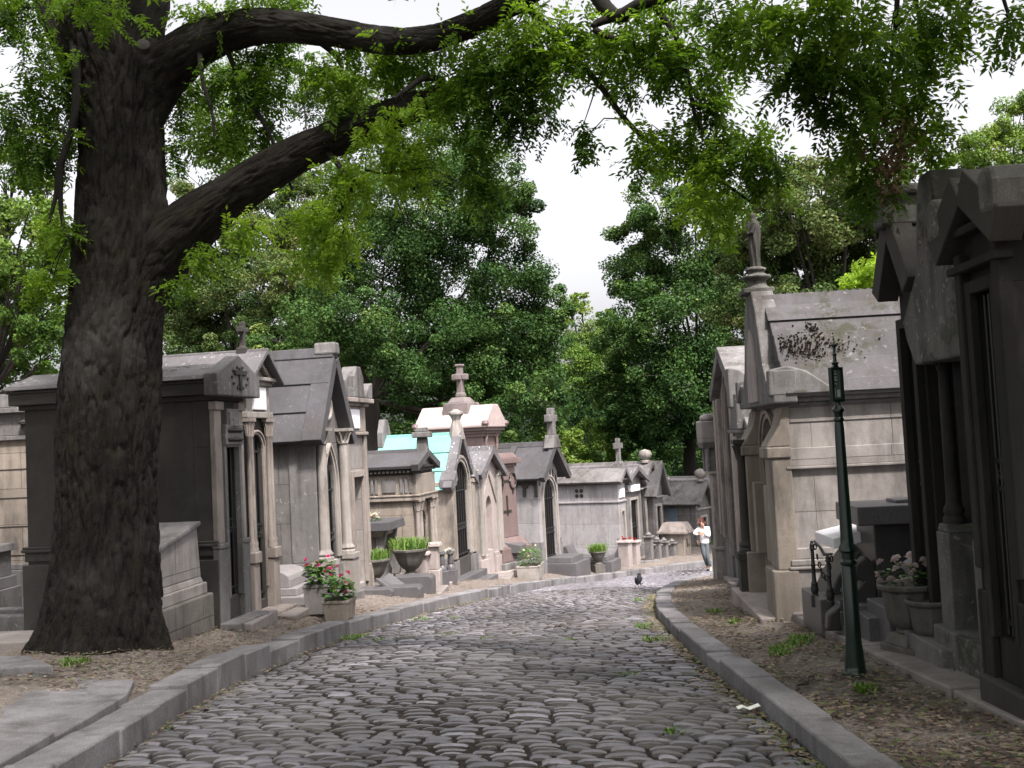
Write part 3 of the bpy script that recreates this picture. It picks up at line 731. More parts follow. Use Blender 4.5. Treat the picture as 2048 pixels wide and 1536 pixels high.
# --- tomb 2: slim chapel with an arched doorway between colonnettes
T = Tomb('slim chapel with arched doorway between thin columns and a cross on its speckled roof', (497, 1232), 13.75, 10, (546, 1224))
D = 2.3; ev = T.z(505, 838); h = T.h; dr = (h*.55, .14, T.z(515, 905), 'round', h*.62); rz = T.z(518, 704)
T.walls('sooty', ev, D, door=dr, plinth=None)
mb = MB()
for sg in (-1, 1): mb.box(min(sg*h*1.06, sg*h*.6), max(sg*h*1.06, sg*h*.6), -.12, .02, -.5, T.z(500, 1128)); mb.box(min(sg*h*1.1, sg*h*.56), max(sg*h*1.1, sg*h*.56), -.15, .021, T.z(500, 1128), T.z(500, 1105))
T.part('pilaster_base', mb, 'warm', bevel=.015)
T.door(dr, 'grille', y=.16, bars=4); T.surround(dr, 'warm', .06, .05, base=.3)
for sg in (-1, 1):
    for q in (.68, .92): T.column(sg*h*q, -.07, T.z(500, 1105), ev+.02, .032, 'warm')
mb = MB(); mb.box(-h-.03, h+.03, -.1, .03, ev+.02, ev+.1); mb.box(-h+.02, h-.02, -.07, .03, ev+.1, ev+.46); mb.box(-h-.03, h+.03, -.1, .03, ev+.46, ev+.52); mb.box(-h-.08, h+.08, -.16, .03, ev+.52, ev+.57); T.part('entablature', mb, 'pale', bevel=.01)
mb = MB(); mb.box(-.2, .2, -.105, -.06, ev+.13, ev+.43); T.part('plaque', mb, 'plaque', bevel=.006)
mb = MB(); mb.box(-h, h, .03, D, ev-.01, ev+.57); T.part('attic', mb, 'sooty', bevel=.01)
e2 = ev+.57
mb = MB(); mb.prism([(-h, e2), (h, e2), (0, rz-.04)], -.06, D); T.part('pediment', mb, 'pale', bevel=.004)
mb = MB()
for k in range(9):
    for sg in (-1, 1):
        t = (k+.5)/9; x = sg*h*t*1.05; z = rz-.10-(rz-.04-e2)*t; mb.box(x-.02, x+.02, -.13, -.05, z-.03, z+.03)
T.part('dentils', mb, 'warm', bevel=0)
T.roof('lichenroof', e2, rz, D, oh=.14, of=.24, th=.06, courses=1, lift=0, ridge_r=.03)
T.cross(0, .12, rz+.06, .4, 'sooty', w=.055, arm=.42)
T.steps('warm', D, 1, d=.34, ex=.06)

# --- tomb 3: dark slab roof, pointed doorway
T = Tomb('steep dark slab roofed chapel with pointed doorway, behind the pink flowers', (640, 1206), 16.5, 10, (692, 1202), far2=(500, 1222)); T3 = T
D = T.d+.9; ev = T.z(640, 850); h = T.h; rz = T.z(657, 716); dr = (h*.42, .3, T.z(660, 985), 'pointed', h*1.15)
T.walls('grey', ev, D, door=dr, ridge=rz-.05, plinth=.62, po=.06, pmat='greyp')
T.door(dr, 'dark', y=.18, bars=4); T.surround(dr, 'pale', .09, .07, base=.62)
for sg in (-1, 1): T.column(sg*h*.86, -.09, .3, ev-.05, .085, 'pale', ped=.62)
mb = MB(); mb.box(-h-.03, -h+.002, -.03, .42, .62, ev-.05); mb.box(-h-.06, -h+.002, -.05, .46, ev-.05, ev+.02); T.part('buttress', mb, 'greyp', bevel=.012)
T.roof('slate', ev, rz, D, oh=.16, of=.2, th=.08, courses=3, lift=.028, ridge_r=.1, verge=(.3, .13))
T.box('gable_cap', 'greyp', -.15, .15, -.24, .12, rz+.1, rz+.3, bevel=.03, tx=.04)
wd = arch(.75, 1.25, 1.95, 'pointed', .4); mb = MB(); mb.prism([(.75, 1.3), (1.25, 1.3)] + wd[::-1], -h-.012, -h+.01, 'x'); win = T.part('window', mb, 'doordark', bevel=0)
mb = MB()
for k in range(5): y = .8+.1*k; mb.tube([(-h-.03, y, 1.3), (-h-.03, y, 1.95+.32*(1-abs(k-2)/2.4))], .009, 5)
mb.box(-h-.04, -h-.014, .72, 1.28, 1.26, 1.3); mb.box(-h-.034, -h-.026, .75, 1.25, 1.75, 1.77)
T.part('bars', mb, 'iron', bevel=0, parent=win)
mb = MB(); mb.lathe([(.0, -.16), (.13, -.1), (.16, 0), (.13, .1), (.0, .16)], 16, (0, 0, 0), sy=1); mb2 = MB(); n = 16
mb2.tube([(.2*math.cos(k*6.283/n), -.02, rz-.75+.2*math.sin(k*6.283/n)) for k in range(n+1)], .03, 6); T.part('roundel', mb2, 'pale', bevel=0, smooth=50)
T.steps('greyp', D, 1, d=.3, ex=.1)

# --- tomb 4: narrow pale pavilion with scrolled top
T = Tomb('narrow cream tomb front with scrolled urn top and small white plaque', (694, 1203), 18.1, 10, (741, 1197))
D = 2.0; ev = T.z(700, 870); h = T.h; dr = (h*.45, .2, T.z(715, 955), 'flat', 0, .12)
T.walls('palej', ev, D, door=dr, plinth=T.z(700, 1130), po=.07, pmat='warm')
T.door(dr, 'pale', y=.2); T.surround(dr, 'warm', .1, .06)
mb = MB()
for x0, x1 in ((-h-.04, dr[5]-dr[0]-.14), (dr[5]+dr[0]+.14, h+.04)): mb.box(x0, x1, -.05, .01, .5, ev)
T.part('pilaster', mb, 'warm', bevel=.012)
mb = MB(); mb.box(-h-.06, h+.06, -.08, D+.06, ev, ev+.06); mb.box(-h, h, -.05, D, ev+.06, ev+.52); mb.box(-h-.08, h+.08, -.1, D+.08, ev+.52, ev+.58); mb.box(-h-.16, h+.16, -.18, D+.16, ev+.58, ev+.66); T.part('entablature', mb, 'warm', bevel=.012)
T.box('plaque', 'plaque', -.42, .22, -.085, -.04, ev+.12, ev+.46, bevel=.006)
zt = ev+.66; mb = MB()
mb.prism([(-h, zt), (h, zt), (h*.75, zt+.3), (h*.3, zt+.42), (-h*.3, zt+.42), (-h*.75, zt+.3)], -.06, D); T.part('roof', mb, 'greyp', bevel=.03)
mb = MB()
for sg in (-1, 1):
    prof = [(sg*(h+.14), zt), (sg*(h+.16), zt+.3), (sg*(h-.02), zt+.26), (sg*(h-.25), zt+.06), (sg*(h-.25), zt)]
    mb.prism(prof if sg < 0 else prof[::-1], -.16, .12)
mb.prism([(-.28, zt), (.28, zt), (.26, zt+.38), (.12, zt+.56), (-.12, zt+.56), (-.26, zt+.38)], -.17, .1)
T.part('acroterion', mb, 'greyp', bevel=.02)
mb = MB(); mb.lathe([(.10, 0), (.1, .05), (.05, .08), (.15, .2), (.17, .28), (.13, .3), (.09, .36), (.0, .4)], 14, (0, .7, zt+.4)); T.part('urn', mb, 'greyp', bevel=0, smooth=40)
T.steps('warm', D, 1, d=.3, ex=.08)

# --- tomb 5: beige tomb with triglyph frieze
T = Tomb('beige chapel with triglyph frieze, dark weathered roof and clustered thin columns', (833, 1187), 22.3, 10, (869, 1179), far2=(690, 1192))
D = T.d; h = T.h; f0 = T.z(845, 1050); z1 = T.z(845, 1000); z2 = T.z(845, 948); rz = T.z(858, 908); ev = z1; dr = (h*.42, .3, ev-.55, 'round')
T.walls('beige', ev, D, door=dr, plinth=.55, po=.08, pmat='warm')
T.door(dr, 'grille', y=.15)
for x in (-h*.95, -h*.6, h*.6, h*.95): T.column(x, -.09, .5, ev+.02, .05, 'warm', ped=.62)
mb = MB(); mb.box(-h-.08, h+.06, -.16, D+.1, ev, ev+.09); mb.box(-h-.1, h+.08, -.18, D+.13, ev+.09, ev+.13); mb.box(-h-.03, h+.03, -.12, D+.03, ev+.13, z2); T.part('frieze', mb, 'beigep', bevel=.01)
mb = MB(); k0 = ev+.16
for k in range(int(D/.75)):
    y = -.02+.75*k
    for j in range(3): mb.box(-h-.07, -h-.02, y+.1*j, y+.06+.1*j, k0, z2-.06)
    mb.box(-h-.06, -h-.02, y+.36, y+.66, k0+.02, z2-.1)
T.part('triglyph', mb, 'greyp', bevel=.008)
z3 = T.cornice('sooty', z2, D, ((.06, .06), (.07, .12), (.05, .16)), name='cornice')
mb = MB()
for k in range(int(D/.09)): mb.box(-h-.15, -h-.1, .0+k*.09, .05+k*.09, z2+.05, z2+.1)
T.part('dentils', mb, 'sooty', bevel=0)
T.roof('slate', z3, rz, D, oh=.18, of=.2, th=.07, courses=1, lift=0, ridge_r=.07, verge=(.14, .1))
mb = MB(); mb.prism([(-h, z3), (h, z3), (0, rz)], -.1, .2); T.part('pediment', mb, 'pale', bevel=.004)
mb = MB(); zz = rz+.08; mb.box(-.11, .11, -.2, .05, zz-.1, zz+.28, .02, .02); mb.box(-.17, .17, -.27, .12, zz+.28, zz+.4); mb.box(-.12, .12, -.21, .06, zz+.4, zz+.5, .02, .02); T.part('finial', mb, 'greyp', bevel=.02)
T.steps('rosy', D, 1, d=.4, ex=.1)

# --- tomb 6: verdigris copper roof
T = Tomb('chapel with bright verdigris copper roof and tall round arched grille door', (906, 1160), 26.5, 14, (950, 1157), far2=(752, 1170))
D = T.d; h = T.h; ev = T.z(905, 968); rz = T.z(930, 872); dr = (h*.62, .45, T.z(930, 985), 'round', h*.8)
T.walls('sooty', ev, D, door=dr, ridge=rz-.02, plinth=.55, po=.1, pmat='greyp')
mb = MB(); mb.box(-h-.02, -h+.001, .5, D, .5, ev-.1); T.part('wall_panel', mb, 'beige', bevel=.004)
T.door(dr, 'grille', y=.14, bars=6); T.surround(dr, 'pale', .16, .08, base=.5)
mb = MB(); hw = dr[0]
for k in range(30): z = .6+k*(dr[2]-.6)/30; mb.box(hw-.07, hw-.002, -.01, .1, z, z+.045)
T.part('fretwork', mb, 'pale', bevel=0)
mb = MB()
for sg in (-1, 1): mb.box(min(sg*h*1.04, sg*h*.8), max(sg*h*1.04, sg*h*.8), -.12, .4, .5, ev-.05); mb.box(min(sg*h*1.1, sg*h*.78), max(sg*h*1.1, sg*h*.78), -.16, .42, ev-.05, ev+.06)
T.part('buttress', mb, 'beigep', bevel=.015)
T.roof('copper', ev, rz, D, oh=.12, of=-.09, th=.035, courses=3, lift=.03, ridge_r=.04, bevel=.004)
h0 = T.h
mb = MB(); sl = math.atan2(rz-ev, h)
for sg in (-1, 1):
    L = (h+.14)/math.cos(sl)
    def pt(d, o): return (sg*(d*math.cos(sl)+o*math.sin(sl)), rz-d*math.sin(sl)+o*math.cos(sl))
    poly = [pt(-.05, -.04), pt(L, -.04), pt(L, .16), pt(-.12, .16)]; mb.prism(poly if sg < 0 else poly[::-1], -.14, .10)
    poly = [(sg*(h+.14), ev-.12), (sg*(h+.14), ev+.12), (sg*(h-.1), ev+.34), (sg*(h-.22), ev+.1)]; mb.prism(poly if sg < 0 else poly[::-1], -.2, .2)
T.part('coping', mb, 'lichenroof', bevel=.02)
mb = MB(); zz = rz+.12; mb.lathe([(.22, -.2), (.17, .1), (.11, .3), (.12, .34), (.16, .42), (.2, .46), (.2, .52), (.1, .56), (.06, .6)], 8, (0, .02, zz), rot=.39); T.part('finial', mb, 'pale', bevel=.01)
mb = MB(); mb.prism([(-.3, rz-.2), (.3, rz-.2), (.3, rz+.2), (.14, rz+.55), (-.14, rz+.55), (-.3, rz+.2)], D-.1, D+.06); T.part('rear_stele', mb, 'greyp', bevel=.02)
T.steps('granite', D, 2, h=.16, d=.3, ex=.2)

# --- tomb 7: small rosy front under a grey roof
T = Tomb('small rosy chapel with peaked grey roof and slit niche, right of the copper roof', (962, 1157), 29.3, 20, (1006, 1152), far2=(900, 1160))
D = 1.5; h = T.h; ev = T.z(960, 948); rz = T.z(990, 903); dr = (h*.25, .7, T.z(985, 1015), 'pointed', .3)
T.walls('rosy', ev, D, door=dr, ridge=rz, plinth=.6, po=.08, pmat='rosy')
T.door(dr, 'pale', y=.16)
mb = MB(); mb.ribbon([(-h*.6, dr[2]+.1), (0, dr[2]+.95), (h*.6, dr[2]+.1)], .06, -.05, .002); T.part('gable_moulding', mb, 'pale', bevel=.01)
T.roof('lichenroof', ev, rz, D, oh=.14, of=.22, th=.1, courses=1, lift=0, ridge_r=.09, verge=(.12, .12))
mb = MB()
for sg in (-1, 1): mb.box(min(sg*h*1.03, sg*h*.66), max(sg*h*1.03, sg*h*.66), -.09, .1, .6, ev-.1); mb.prism([(sg*h*.66, ev-.1), (sg*h*1.1, ev-.1), (sg*h*1.1, ev+.1), (sg*h*.95, ev+.14)][::(1 if sg > 0 else -1)], -.12, .1)
T.part('pilaster', mb, 'pale', bevel=.012); T.steps('rosy', D, 1, d=.4, ex=.1)

# --- rose granite mausoleum, second row
T = Tomb('rose granite mausoleum with shining pink roof and stone cross, behind the front row', (978, 1150), 34.0, 24, (1008, 1146), far2=(862, 1150))
D = T.d; h = T.h; ev = T.z(985, 872); rz = T.z(1000, 822)
T.walls('pink', ev, D, plinth=.6, po=.08)
z3 = T.cornice('pink', ev, D, ((.10, .06), (.09, .12), (.1, .2)))
mb = MB(); mb.prism([(-h-.28, z3), (h+.28, z3), (h+.28, z3+.1), (h*.35, rz+.25), (-h*.35, rz+.25), (-h-.28, z3+.1)], -.26, D+.26); T.part('roof', mb, 'pinklit', bevel=.03)
mb = MB()
for sg in (-1, 1):
    for y in (-.22, D+.22): mb = MB(); mb.lathe([(.1, 0), (.13, .06), (.1, .15), (.0, .18)], 12, (sg*(h+.2), y, z3+.06)); T.part('corner_ear', mb, 'pink', bevel=0, smooth=40)
mb = MB(); n = 20; cz = ev-.25; mb.tube([(.42*math.cos(k*6.283/n), -.05, cz+.62*math.sin(k*6.283/n)) for k in range(n+1)], .06, 6); T.part('wreath', mb, 'pink', bevel=0, smooth=50)
yc = D*.47; zc = rz+.2
mb = MB(); mb.box(-.5, .5, yc-.5, yc+.5, zc-.35, zc+.16, .05, .05); mb.box(-.36, .36, yc-.36, yc+.36, zc+.16, zc+.34, .12, .12); mb.lathe([(.2, 0), (.2, .1), (.14, .2)], 4, (0, yc, zc+.34), rot=.785)
mb.box(-.11, .11, yc-.11, yc+.11, zc+.4, zc+1.42, .02, .02); mb.box(-.28, -.08, yc-.1, yc+.1, zc+.92, zc+1.12); mb.box(.08, .28, yc-.1, yc+.1, zc+.92, zc+1.12)
mb.box(-.1, .1, yc-.28, yc-.09, zc+.92, zc+1.12); mb.box(-.1, .1, yc+.09, yc+.28, zc+.92, zc+1.12); mb.box(-.13, .13, yc-.13, yc+.13, zc+1.37, zc+1.45)
M['mauve'] = stone('mauve grey stone', (.27, .225, .22), (.2, .165, .16), streak=.5); T.part('cross', mb, 'mauve', bevel=.03)

# --- rose granite stele
T = Tomb('rose granite stele with engraved cross on a stepped base, between the rosy and grey chapels', (1001, 1154), 31.0, 34, (1042, 1149), cat='gravestone', name='stele')
D = .6; h = T.h; tp = T.z(1010, 935)
mb = MB(); mb.box(-h*1.55, h*1.55, -.4, D+.3, -.5, .42); T.part('footing', mb, 'greyp', bevel=.03)
mb = MB(); mb.box(-h*1.42, h*1.42, -.3, D+.2, .42, .84); mb.prism([(-.24, .84), (D+.14, .84), (D, 1.02), (D, 1.1), (-.02, 1.1), (-.1, 1.0)], -h*1.3, h*1.3, 'x'); T.part('base', mb, 'pink', bevel=.03)
mb = MB(); mb.box(-h, h, 0, D, 1.1, tp, .02, .02); T.part('slab', mb, 'pink', bevel=.02)
mb = MB(); mb.box(-h-.02, h+.02, -.03, D+.03, tp, tp+.1); mb.box(-h-.12, h+.12, -.14, D+.12, tp+.1, tp+.26); mb.box(-h-.06, h+.06, -.06, D+.06, tp+.26, tp+.42, .1, .1); T.part('cornice', mb, 'pink', bevel=.02)
mb = MB(); mb.box(-.035, .035, -.012, .05, 1.75, tp-.85); mb.box(-.2, .2, -.012, .05, tp-1.35, tp-1.28)
for sg in (-1, 1):
    n = 12; mb.tube([(sg*h*.62+.16*math.cos(k*6.283/n), -.01, tp-.42+.24*math.sin(k*6.283/n)) for k in range(n+1)], .03, 5)
    mb.box(sg*h*.62-.03, sg*h*.62+.03, -.02, .05, tp-.8, tp-.62)
mb.box(-h*.3, h*.3, -.012, .05, tp-.44, tp-.38); T.part('engraving', mb, 'bronze', bevel=0)

# --- tomb 8: grey chapel with an arcaded frieze
T = Tomb('grey chapel with arcaded frieze, round arched doorway and a stone cross on its gable', (1084, 1142), 33.5, 24, (1124, 1137), far2=(1000, 1150))
D = T.d+.6; h = T.h; ev = T.z(1088, 945); rz = T.z(1108, 893); dr = (h*.56, .3, T.z(1105, 1000), 'round', h*.75)
T.walls('white', ev, D, door=dr, ridge=rz, plinth=.9, po=.06, pmat='greyp')
T.door(dr, 'dark', y=.2, bars=5); T.surround(dr, 'pale', .14, .08, base=.3)
mb = MB(); mb.box(-h-.08, -h+.001, 0, D, ev-.22, ev)
for k in range(int(D/.4)):
    y = .1+.4*k; A = arch(y, y+.24, ev-.48, 'round', None, 8)
    mb.prism([(y-.1, ev-.48), (y-.1, ev-.22), (y+.3, ev-.22), (y+.3, ev-.48)] + A[::-1], -h-.07, -h+.001, 'x'); mb.box(-h-.08, -h, y-.1, y, ev-.75, ev-.48)
T.part('arcaded_frieze', mb, 'sooty', bevel=.006)
mb = MB()
for k in range(7):
    x = (k-3)*h*.27; z0 = dr[2]+h*.75+.18+(0 if abs(k-3) < 1 else 0) - abs(k-3)*.12; mb.box(x-.05, x+.05, -.012, .02, z0, z0+.5-abs(k-3)*.07)
T.part('gable_slits', mb, 'bronze', bevel=0)
T.roof('slate', ev, rz, D, oh=.26, of=.36, th=.1, courses=1, lift=0, ridge_r=.1, verge=(.14, .16))
mb = MB()
for sg in (-1, 1):
    sl = math.atan2(rz-ev, h); L = (h+.28)/math.cos(sl)
    def pt(d, o): return (sg*(d*math.cos(sl)+o*math.sin(sl)), rz-d*math.sin(sl)+o*math.cos(sl))
    poly = [pt(.1, .02), pt(L, .02), pt(L, .2), pt(.1, .2)]; mb.prism(poly if sg < 0 else poly[::-1], .95, 1.15)
T.part('roof_rib', mb, 'slate', bevel=.02)
mb = MB(); zz = rz+.1; mb.prism([(-.36, zz-.15), (.36, zz-.15), (.16, zz+.28), (-.16, zz+.28)], -.4, -.05); mb.box(-.13, .13, -.35, -.1, zz+.28, zz+1.15, .02, .02); mb.box(-.34, -.1, -.33, -.12, zz+.7, zz+.93); mb.box(.1, .34, -.33, -.12, zz+.7, zz+.93); T.part('cross', mb, 'greyp', bevel=.02)

# --- tomb 9: smooth pale wall with four-lobed vent
T = Tomb('smooth pale chapel with a small four-lobed vent in its wide side wall', (1243, 1132), 38, 24, (1258, 1129), far2=(1112, 1140))
D = T.d; h = T.h; ev = T.z(1240, 968); rz = T.z(1250, 943); print('K', D, ev)
dr = (h*.4, .4, ev-1.0, 'flat', 0)
T.walls('white', ev, D, door=dr, plinth=.75, po=.04); T.door(dr, 'pale', y=.14); T.surround(dr, 'pale', .08, .05)
mb = MB(); mb.box(-h-.04, h+.04, -.05, D+.04, ev-.66, ev-.6); T.part('string_course', mb, 'white', bevel=.01)
z3 = T.cornice('slate', ev, D, ((.06, .05), (.06, .1), (.06, .16)))
T.roof('greyp', z3, max(rz, z3+.32), D, oh=.2, of=.22, th=.09, courses=1, lift=0, ridge_r=.0, verge=(.12, .1))
yv = D*.58; mb = MB()
for dy, dz in ((.09, .09), (-.09, .09), (.09, -.09), (-.09, -.09)): mb.prism([(yv+dy+.075*math.cos(k*.785), ev-.3+dz+.075*math.sin(k*.785)) for k in range(8)], -h-.012, -h+.01, 'x')
T.part('vent', mb, 'bronze', bevel=0)
T.box('plaque', 'plaque', -h*.7, h*.7, -.04, .0, ev-.5, ev-.2, bevel=.004)

# --- a cluster of three dark fronts past it
def small(label, near, Y, th, far, evp, rzp, mat, rmat, D=2.6, cross=None, ball=False, door='dark', gable=True, far2=None, dw=.42):
    T = Tomb(label, near, Y, th, far, far2=far2); h = T.h; D = T.d or D; ev = T.z(near[0], evp); rz = T.z(near[0], rzp)
    dr = (h*dw, .5, ev-.75, 'flat', 0); T.walls(mat, ev, D, door=dr, ridge=rz-.05 if gable else None, plinth=.6, po=.06)
    T.door(dr, door, y=.16, bars=4); T.surround(dr, 'pale', .09, .05)
    mb = MB(); mb.box(-h-.04, h+.04, -.1, .0, ev-.42, ev-.36); T.part('string_course', mb, 'pale', bevel=.008)
    T.roof(rmat, ev, rz, D, oh=.22, of=.28, th=.1, courses=1, lift=0, ridge_r=.07, verge=(.12, .12))
    if cross: T.cross(0, .5, rz+.1, cross, 'greyp', w=.16, arm=.45, th=.16)
    if ball:
        mb = MB(); mb.lathe([(.2, 0), (.2, .08), (.12, .12), (.22, .2), (.27, .34), (.22, .46), (.0, .54)], 14, (0, .0, rz+.08)); T.part('finial', mb, 'pale', bevel=0, smooth=45)
    return T
T = small('grey chapel with framed doorway and a small stone cross on its lichened roof', (1256, 1128), 39.3, 26, (1290, 1124), 962, 940, 'greyp', 'lichenroof', cross=1.1, D=3.6)
T.box('plaque', 'plaque', -.5, .5, -.13, .0, T.z(1260, 985), T.z(1260, 972), bevel=.006)
T = small('dark chapel with block finial on a broad stepped grey roof, behind the small cross', (1292, 1122), 41.2, 28, (1312, 1119), 955, 930, 'sooty', 'greyp', ball=True, D=6.5)
T = small('weathered chapel with a steep gable and dark doorway between pale jambs, behind stone posts', (1312, 1121), 41.5, 30, (1332, 1118), 975, 930, 'greyp', 'greyp', door='dark', D=2.2)
# --- last tombs of the left row, facing the bend
T = small('grey chapel with ball finial on its gable and a blue grey side panel', (1398, 1122), 43.5, 34, (1424, 1118), 1000, 968, 'grey', 'greyp', ball=True, far2=(1318, 1126), D=4)
h = T.h; mb = MB(); y = T.d-.75; mb.box(-h-.03, -h+.005, y-.2, y+.2, T.z(1335, 1047), T.z(1335, 1018)); T.part('side_panel', mb, 'bluedoor', bevel=.01)
mb = MB(); [mb.lathe([(.12, 0), (.14, .1), (.0, .2)], 10, (0, q, T.z(1398, 968)+.1)) for q in (1.6, T.d-.3)]; T.part('ridge_knob', mb, 'pale', bevel=0, smooth=45)
T = small('plain grey chapel with a flat stepped roof at the bend, behind the walking person', (1432, 1124), 45.5, 36, (1475, 1118), 990, 960, 'grey', 'slate', D=5)

# --- low beige tomb block by the bend
T = Tomb('squat beige tomb block with pale sloping lid near the bend', (1370, 1122), 40.2, 30, (1384, 1120), far2=(1326, 1126), cat='gravestone', name='tomb_block')
D = T.d; h = T.h; tp = T.z(1370, 1068)
mb = MB(); mb.box(-h-.12, h+.12, -.15, D+.12, -.4, .16); mb.box(-h, h, 0, D, .16, tp); T.part('block', mb, 'beigep', bevel=.02)
mb = MB(); mb.box(-h-.14, h+.14, -.14, D+.14, tp, tp+.1); mb.box(-h-.1, h+.1, -.1, D+.1, tp+.1, tp+.42, .22, .12); T.part('lid', mb, 'warm', bevel=.02)
mb = MB(); mb.box(-.1, .0, -.02, .05, .5, tp-.2); mb.box(.1, .16, -.02, .05, .5, tp-.4); T.part('engraving', mb, 'bronze', bevel=0)
# retaining wall and terrace behind the bend
mb = MB()
for k in range(4): mb.box(-.6, 9, .5*k, 8, -.5, 1.85+.26*k)
o = mb.build('terrace_wall', M['sooty'], bevel=.03); o.location = (9.5, 49.5, -3.1); tag(o, 'stepped grey stone terrace wall rising behind the far chapels', 'wall')
mb = MB(); mb.box(-.8, .8, -.3, .3, -1, .7, .1, .1); mb.box(-.16, .16, -.16, .16, .7, 1.7); mb.box(-.5, .5, -.12, .12, 1.1, 1.35); o = mb.build('stone_cross', M['greyp'], bevel=.03); o.scale = (.6, .6, .6); o.location = (9.9, 54, -.9); o.rotation_euler[2] = .4; tag(o, 'pale stone cross standing on the terrace before the trees', 'cross')
# ============ right row, from the camera onward
def rscale(T): return T.h
# --- nearest: dark chapel with a pediment, cut by the frame
T = Tomb('blackened chapel with a heavy pediment and corner scroll, at the right edge', (2085, 1432), 5.95, 2, (1990, 1368), side='R'); R1 = T
D = 3.2; h = T.h; zf = lambda py, px=1990, Y=7.0: at(px, py, Y).z - T.z0
ev = zf(500); rz = at(1950, 330, 6.5).z - T.z0 - .24; dr = (h*.5, .35, ev-.35, 'flat', 0); print('R1', ev, rz)
T.walls('shadeblack', ev, D, door=dr, ridge=rz-.12, plinth=.75, po=.05, pmat='shadeblack'); T.door(dr, 'dark', y=.16)
mb = MB()
for sg in (-1, 1): mb.box(min(sg*h*1.02, sg*h*.72), max(sg*h*1.02, sg*h*.72), -.07, .02, .75, ev-.1)
T.part('pilaster', mb, 'shadeblack', bevel=.012); T.surround(dr, 'shadeblack', .07, .05)
mb = MB(); mb.box(-h-.05, h+.05, -.1, .02, ev-.22, ev-.17); mb.box(-h-.05, h+.05, -.1, .02, ev+.0, ev+.05); T.part('string_course', mb, 'shadeblack', bevel=.01)
T.roof('sootgrey', ev, rz, D, oh=.12, of=.12, th=.12, courses=1, lift=0, ridge_r=0, verge=(.16, .17), vmat='sooty')
mb = MB()
for sg in (-1, 1):
    prof = [(h*1.0, ev+.04), (h+.2, ev+.02), (h+.21, ev+.2), (h+.17, ev+.28), (h+.1, ev+.3), (h*1.02, ev+.26)]
    prof = [(sg*x, z) for x, z in prof]; mb.prism(prof if sg > 0 else prof[::-1], -.15, .1)
T.part('acroterion', mb, 'sootgrey', bevel=.03)
mb = MB(); mb.box(-h-.02, h+.02, -.09, 0, -.4, .1); T.part('threshold', mb, 'sooty', bevel=.015)

# --- second: tall steep gable with a cracked roof
T = Tomb('tall chapel with a steep cracked stone roof, next to the one at the right edge', (2040, 1348), 7.1, 2, (1946, 1310), side='R'); R2 = T
D = 2.6; h = T.h; ev = at(1960, 640, 7.2).z - T.z0; rz = at(1855, 352, 7.6).z - T.z0 - .12; dr = (h*.5, .3, ev-.6, 'pointed', h*.9); print('R2', ev, rz, h)
T.walls('shadeblack', ev, D, door=dr, ridge=rz-.3, plinth=None); T.door(dr, 'dark', y=.16, bars=4)
mb = MB(); pz = .95
for x in (h-.02, -h+.1): mb.box(x-.12, x+.12, -.2, .02, -.4, pz-.06); mb.prism([(x-.12, pz-.06), (x+.12, pz-.06), (x+.08, pz), (x-.08, pz)], -.19, .02)
T.part('pedestal', mb, 'sootgrey', bevel=.012)
for x in (h-.02, -h+.1): T.column(x, -.1, pz, ev-.05, .05, 'shadeblack')
# roof: steep, three stepped slabs; mossy raking front slab with kneelers
mb = MB(); sl = math.atan2(rz-ev, h+.06); L = (h+.1)/math.cos(sl)
def rpt(sg, d, o): return (sg*(d*math.cos(sl)+o*math.sin(sl)), rz-d*math.sin(sl)+o*math.cos(sl))
for sg in (-1, 1):
    for k, (a, b, o) in enumerate(((0, .22*L, .05), (.20*L, .66*L, .02), (.64*L, 1.0*L, .03))):
        poly = [rpt(sg, a, -.06), rpt(sg, b, -.06), rpt(sg, b, o+.03), rpt(sg, a, o+.03)]; mb.prism(poly if sg < 0 else poly[::-1], .02, D)
T.part('roof', mb, 'sootgrey', bevel=.012)
cr = [(.30, .12), (.335, .2), (.32, .28), (.36, .36), (.37, .46), (.40, .52)]
mb = MB(); pts = []
for yy, dd in cr: x, z = rpt(1, dd*L, .058); pts.append((x, yy, z))
mb.tube(pts, [.006, .012, .008, .012, .007, .004], 5); T.part('crack', mb, 'bronze', bevel=0)
mb = MB(); dz = zf(480)
poly = [(-h-.2, ev-.05), (-h-.05, ev-.25), (0, ev-.25), (h+.05, ev-.25), (h+.24, ev+.02), (h+.26, ev+.1), (h*.78, ev+.42), (h*.5, ev+.8*(rz-ev)*.7), (.16, rz+.02), (.1, rz+.12), (-.1, rz+.12), (-.16, rz+.02), (-h*.78, ev+.42), (-h-.26, ev+.1)]
mb.prism(poly, -.26, .02); T.part('gable', mb, 'sootgrey', bevel=.02)
mb = MB(); mb.box(-h-.05, h+.05, -.26, 0, -.4, .2); T.part('threshold', mb, 'sootgrey', bevel=.015)

# --- third: dark pediment seen beyond the second
T = Tomb('dark chapel with an overhanging pediment, showing past the cracked steep roof', (1892, 1298), 8.1, 2, (1846, 1280), side='R'); R2b = T
D = 2.4; h = T.h; ev = at(1835, 560, 8.6).z - T.z0; rz = at(1806, 432, 8.6).z - T.z0 - .16; dr = (h*.55, .3, ev-.4, 'flat', 0)
T.walls('shadeblack', ev, D, door=dr, ridge=rz-.1, plinth=None); T.door(dr, 'dark', y=.16, bars=4); T.surround(dr, 'shadeblack', .07, .06)
T.roof('sooty', ev, rz, D, oh=.08, of=.14, th=.1, courses=1, lift=0, ridge_r=0, verge=(.15, .13))
mb = MB(); mb.box(-.14, .14, -.22, .1, rz+.02, rz+.26, .02, .02); mb.box(-.18, .18, -.25, .13, rz+.26, rz+.34); T.part('finial', mb, 'sootgrey', bevel=.02)

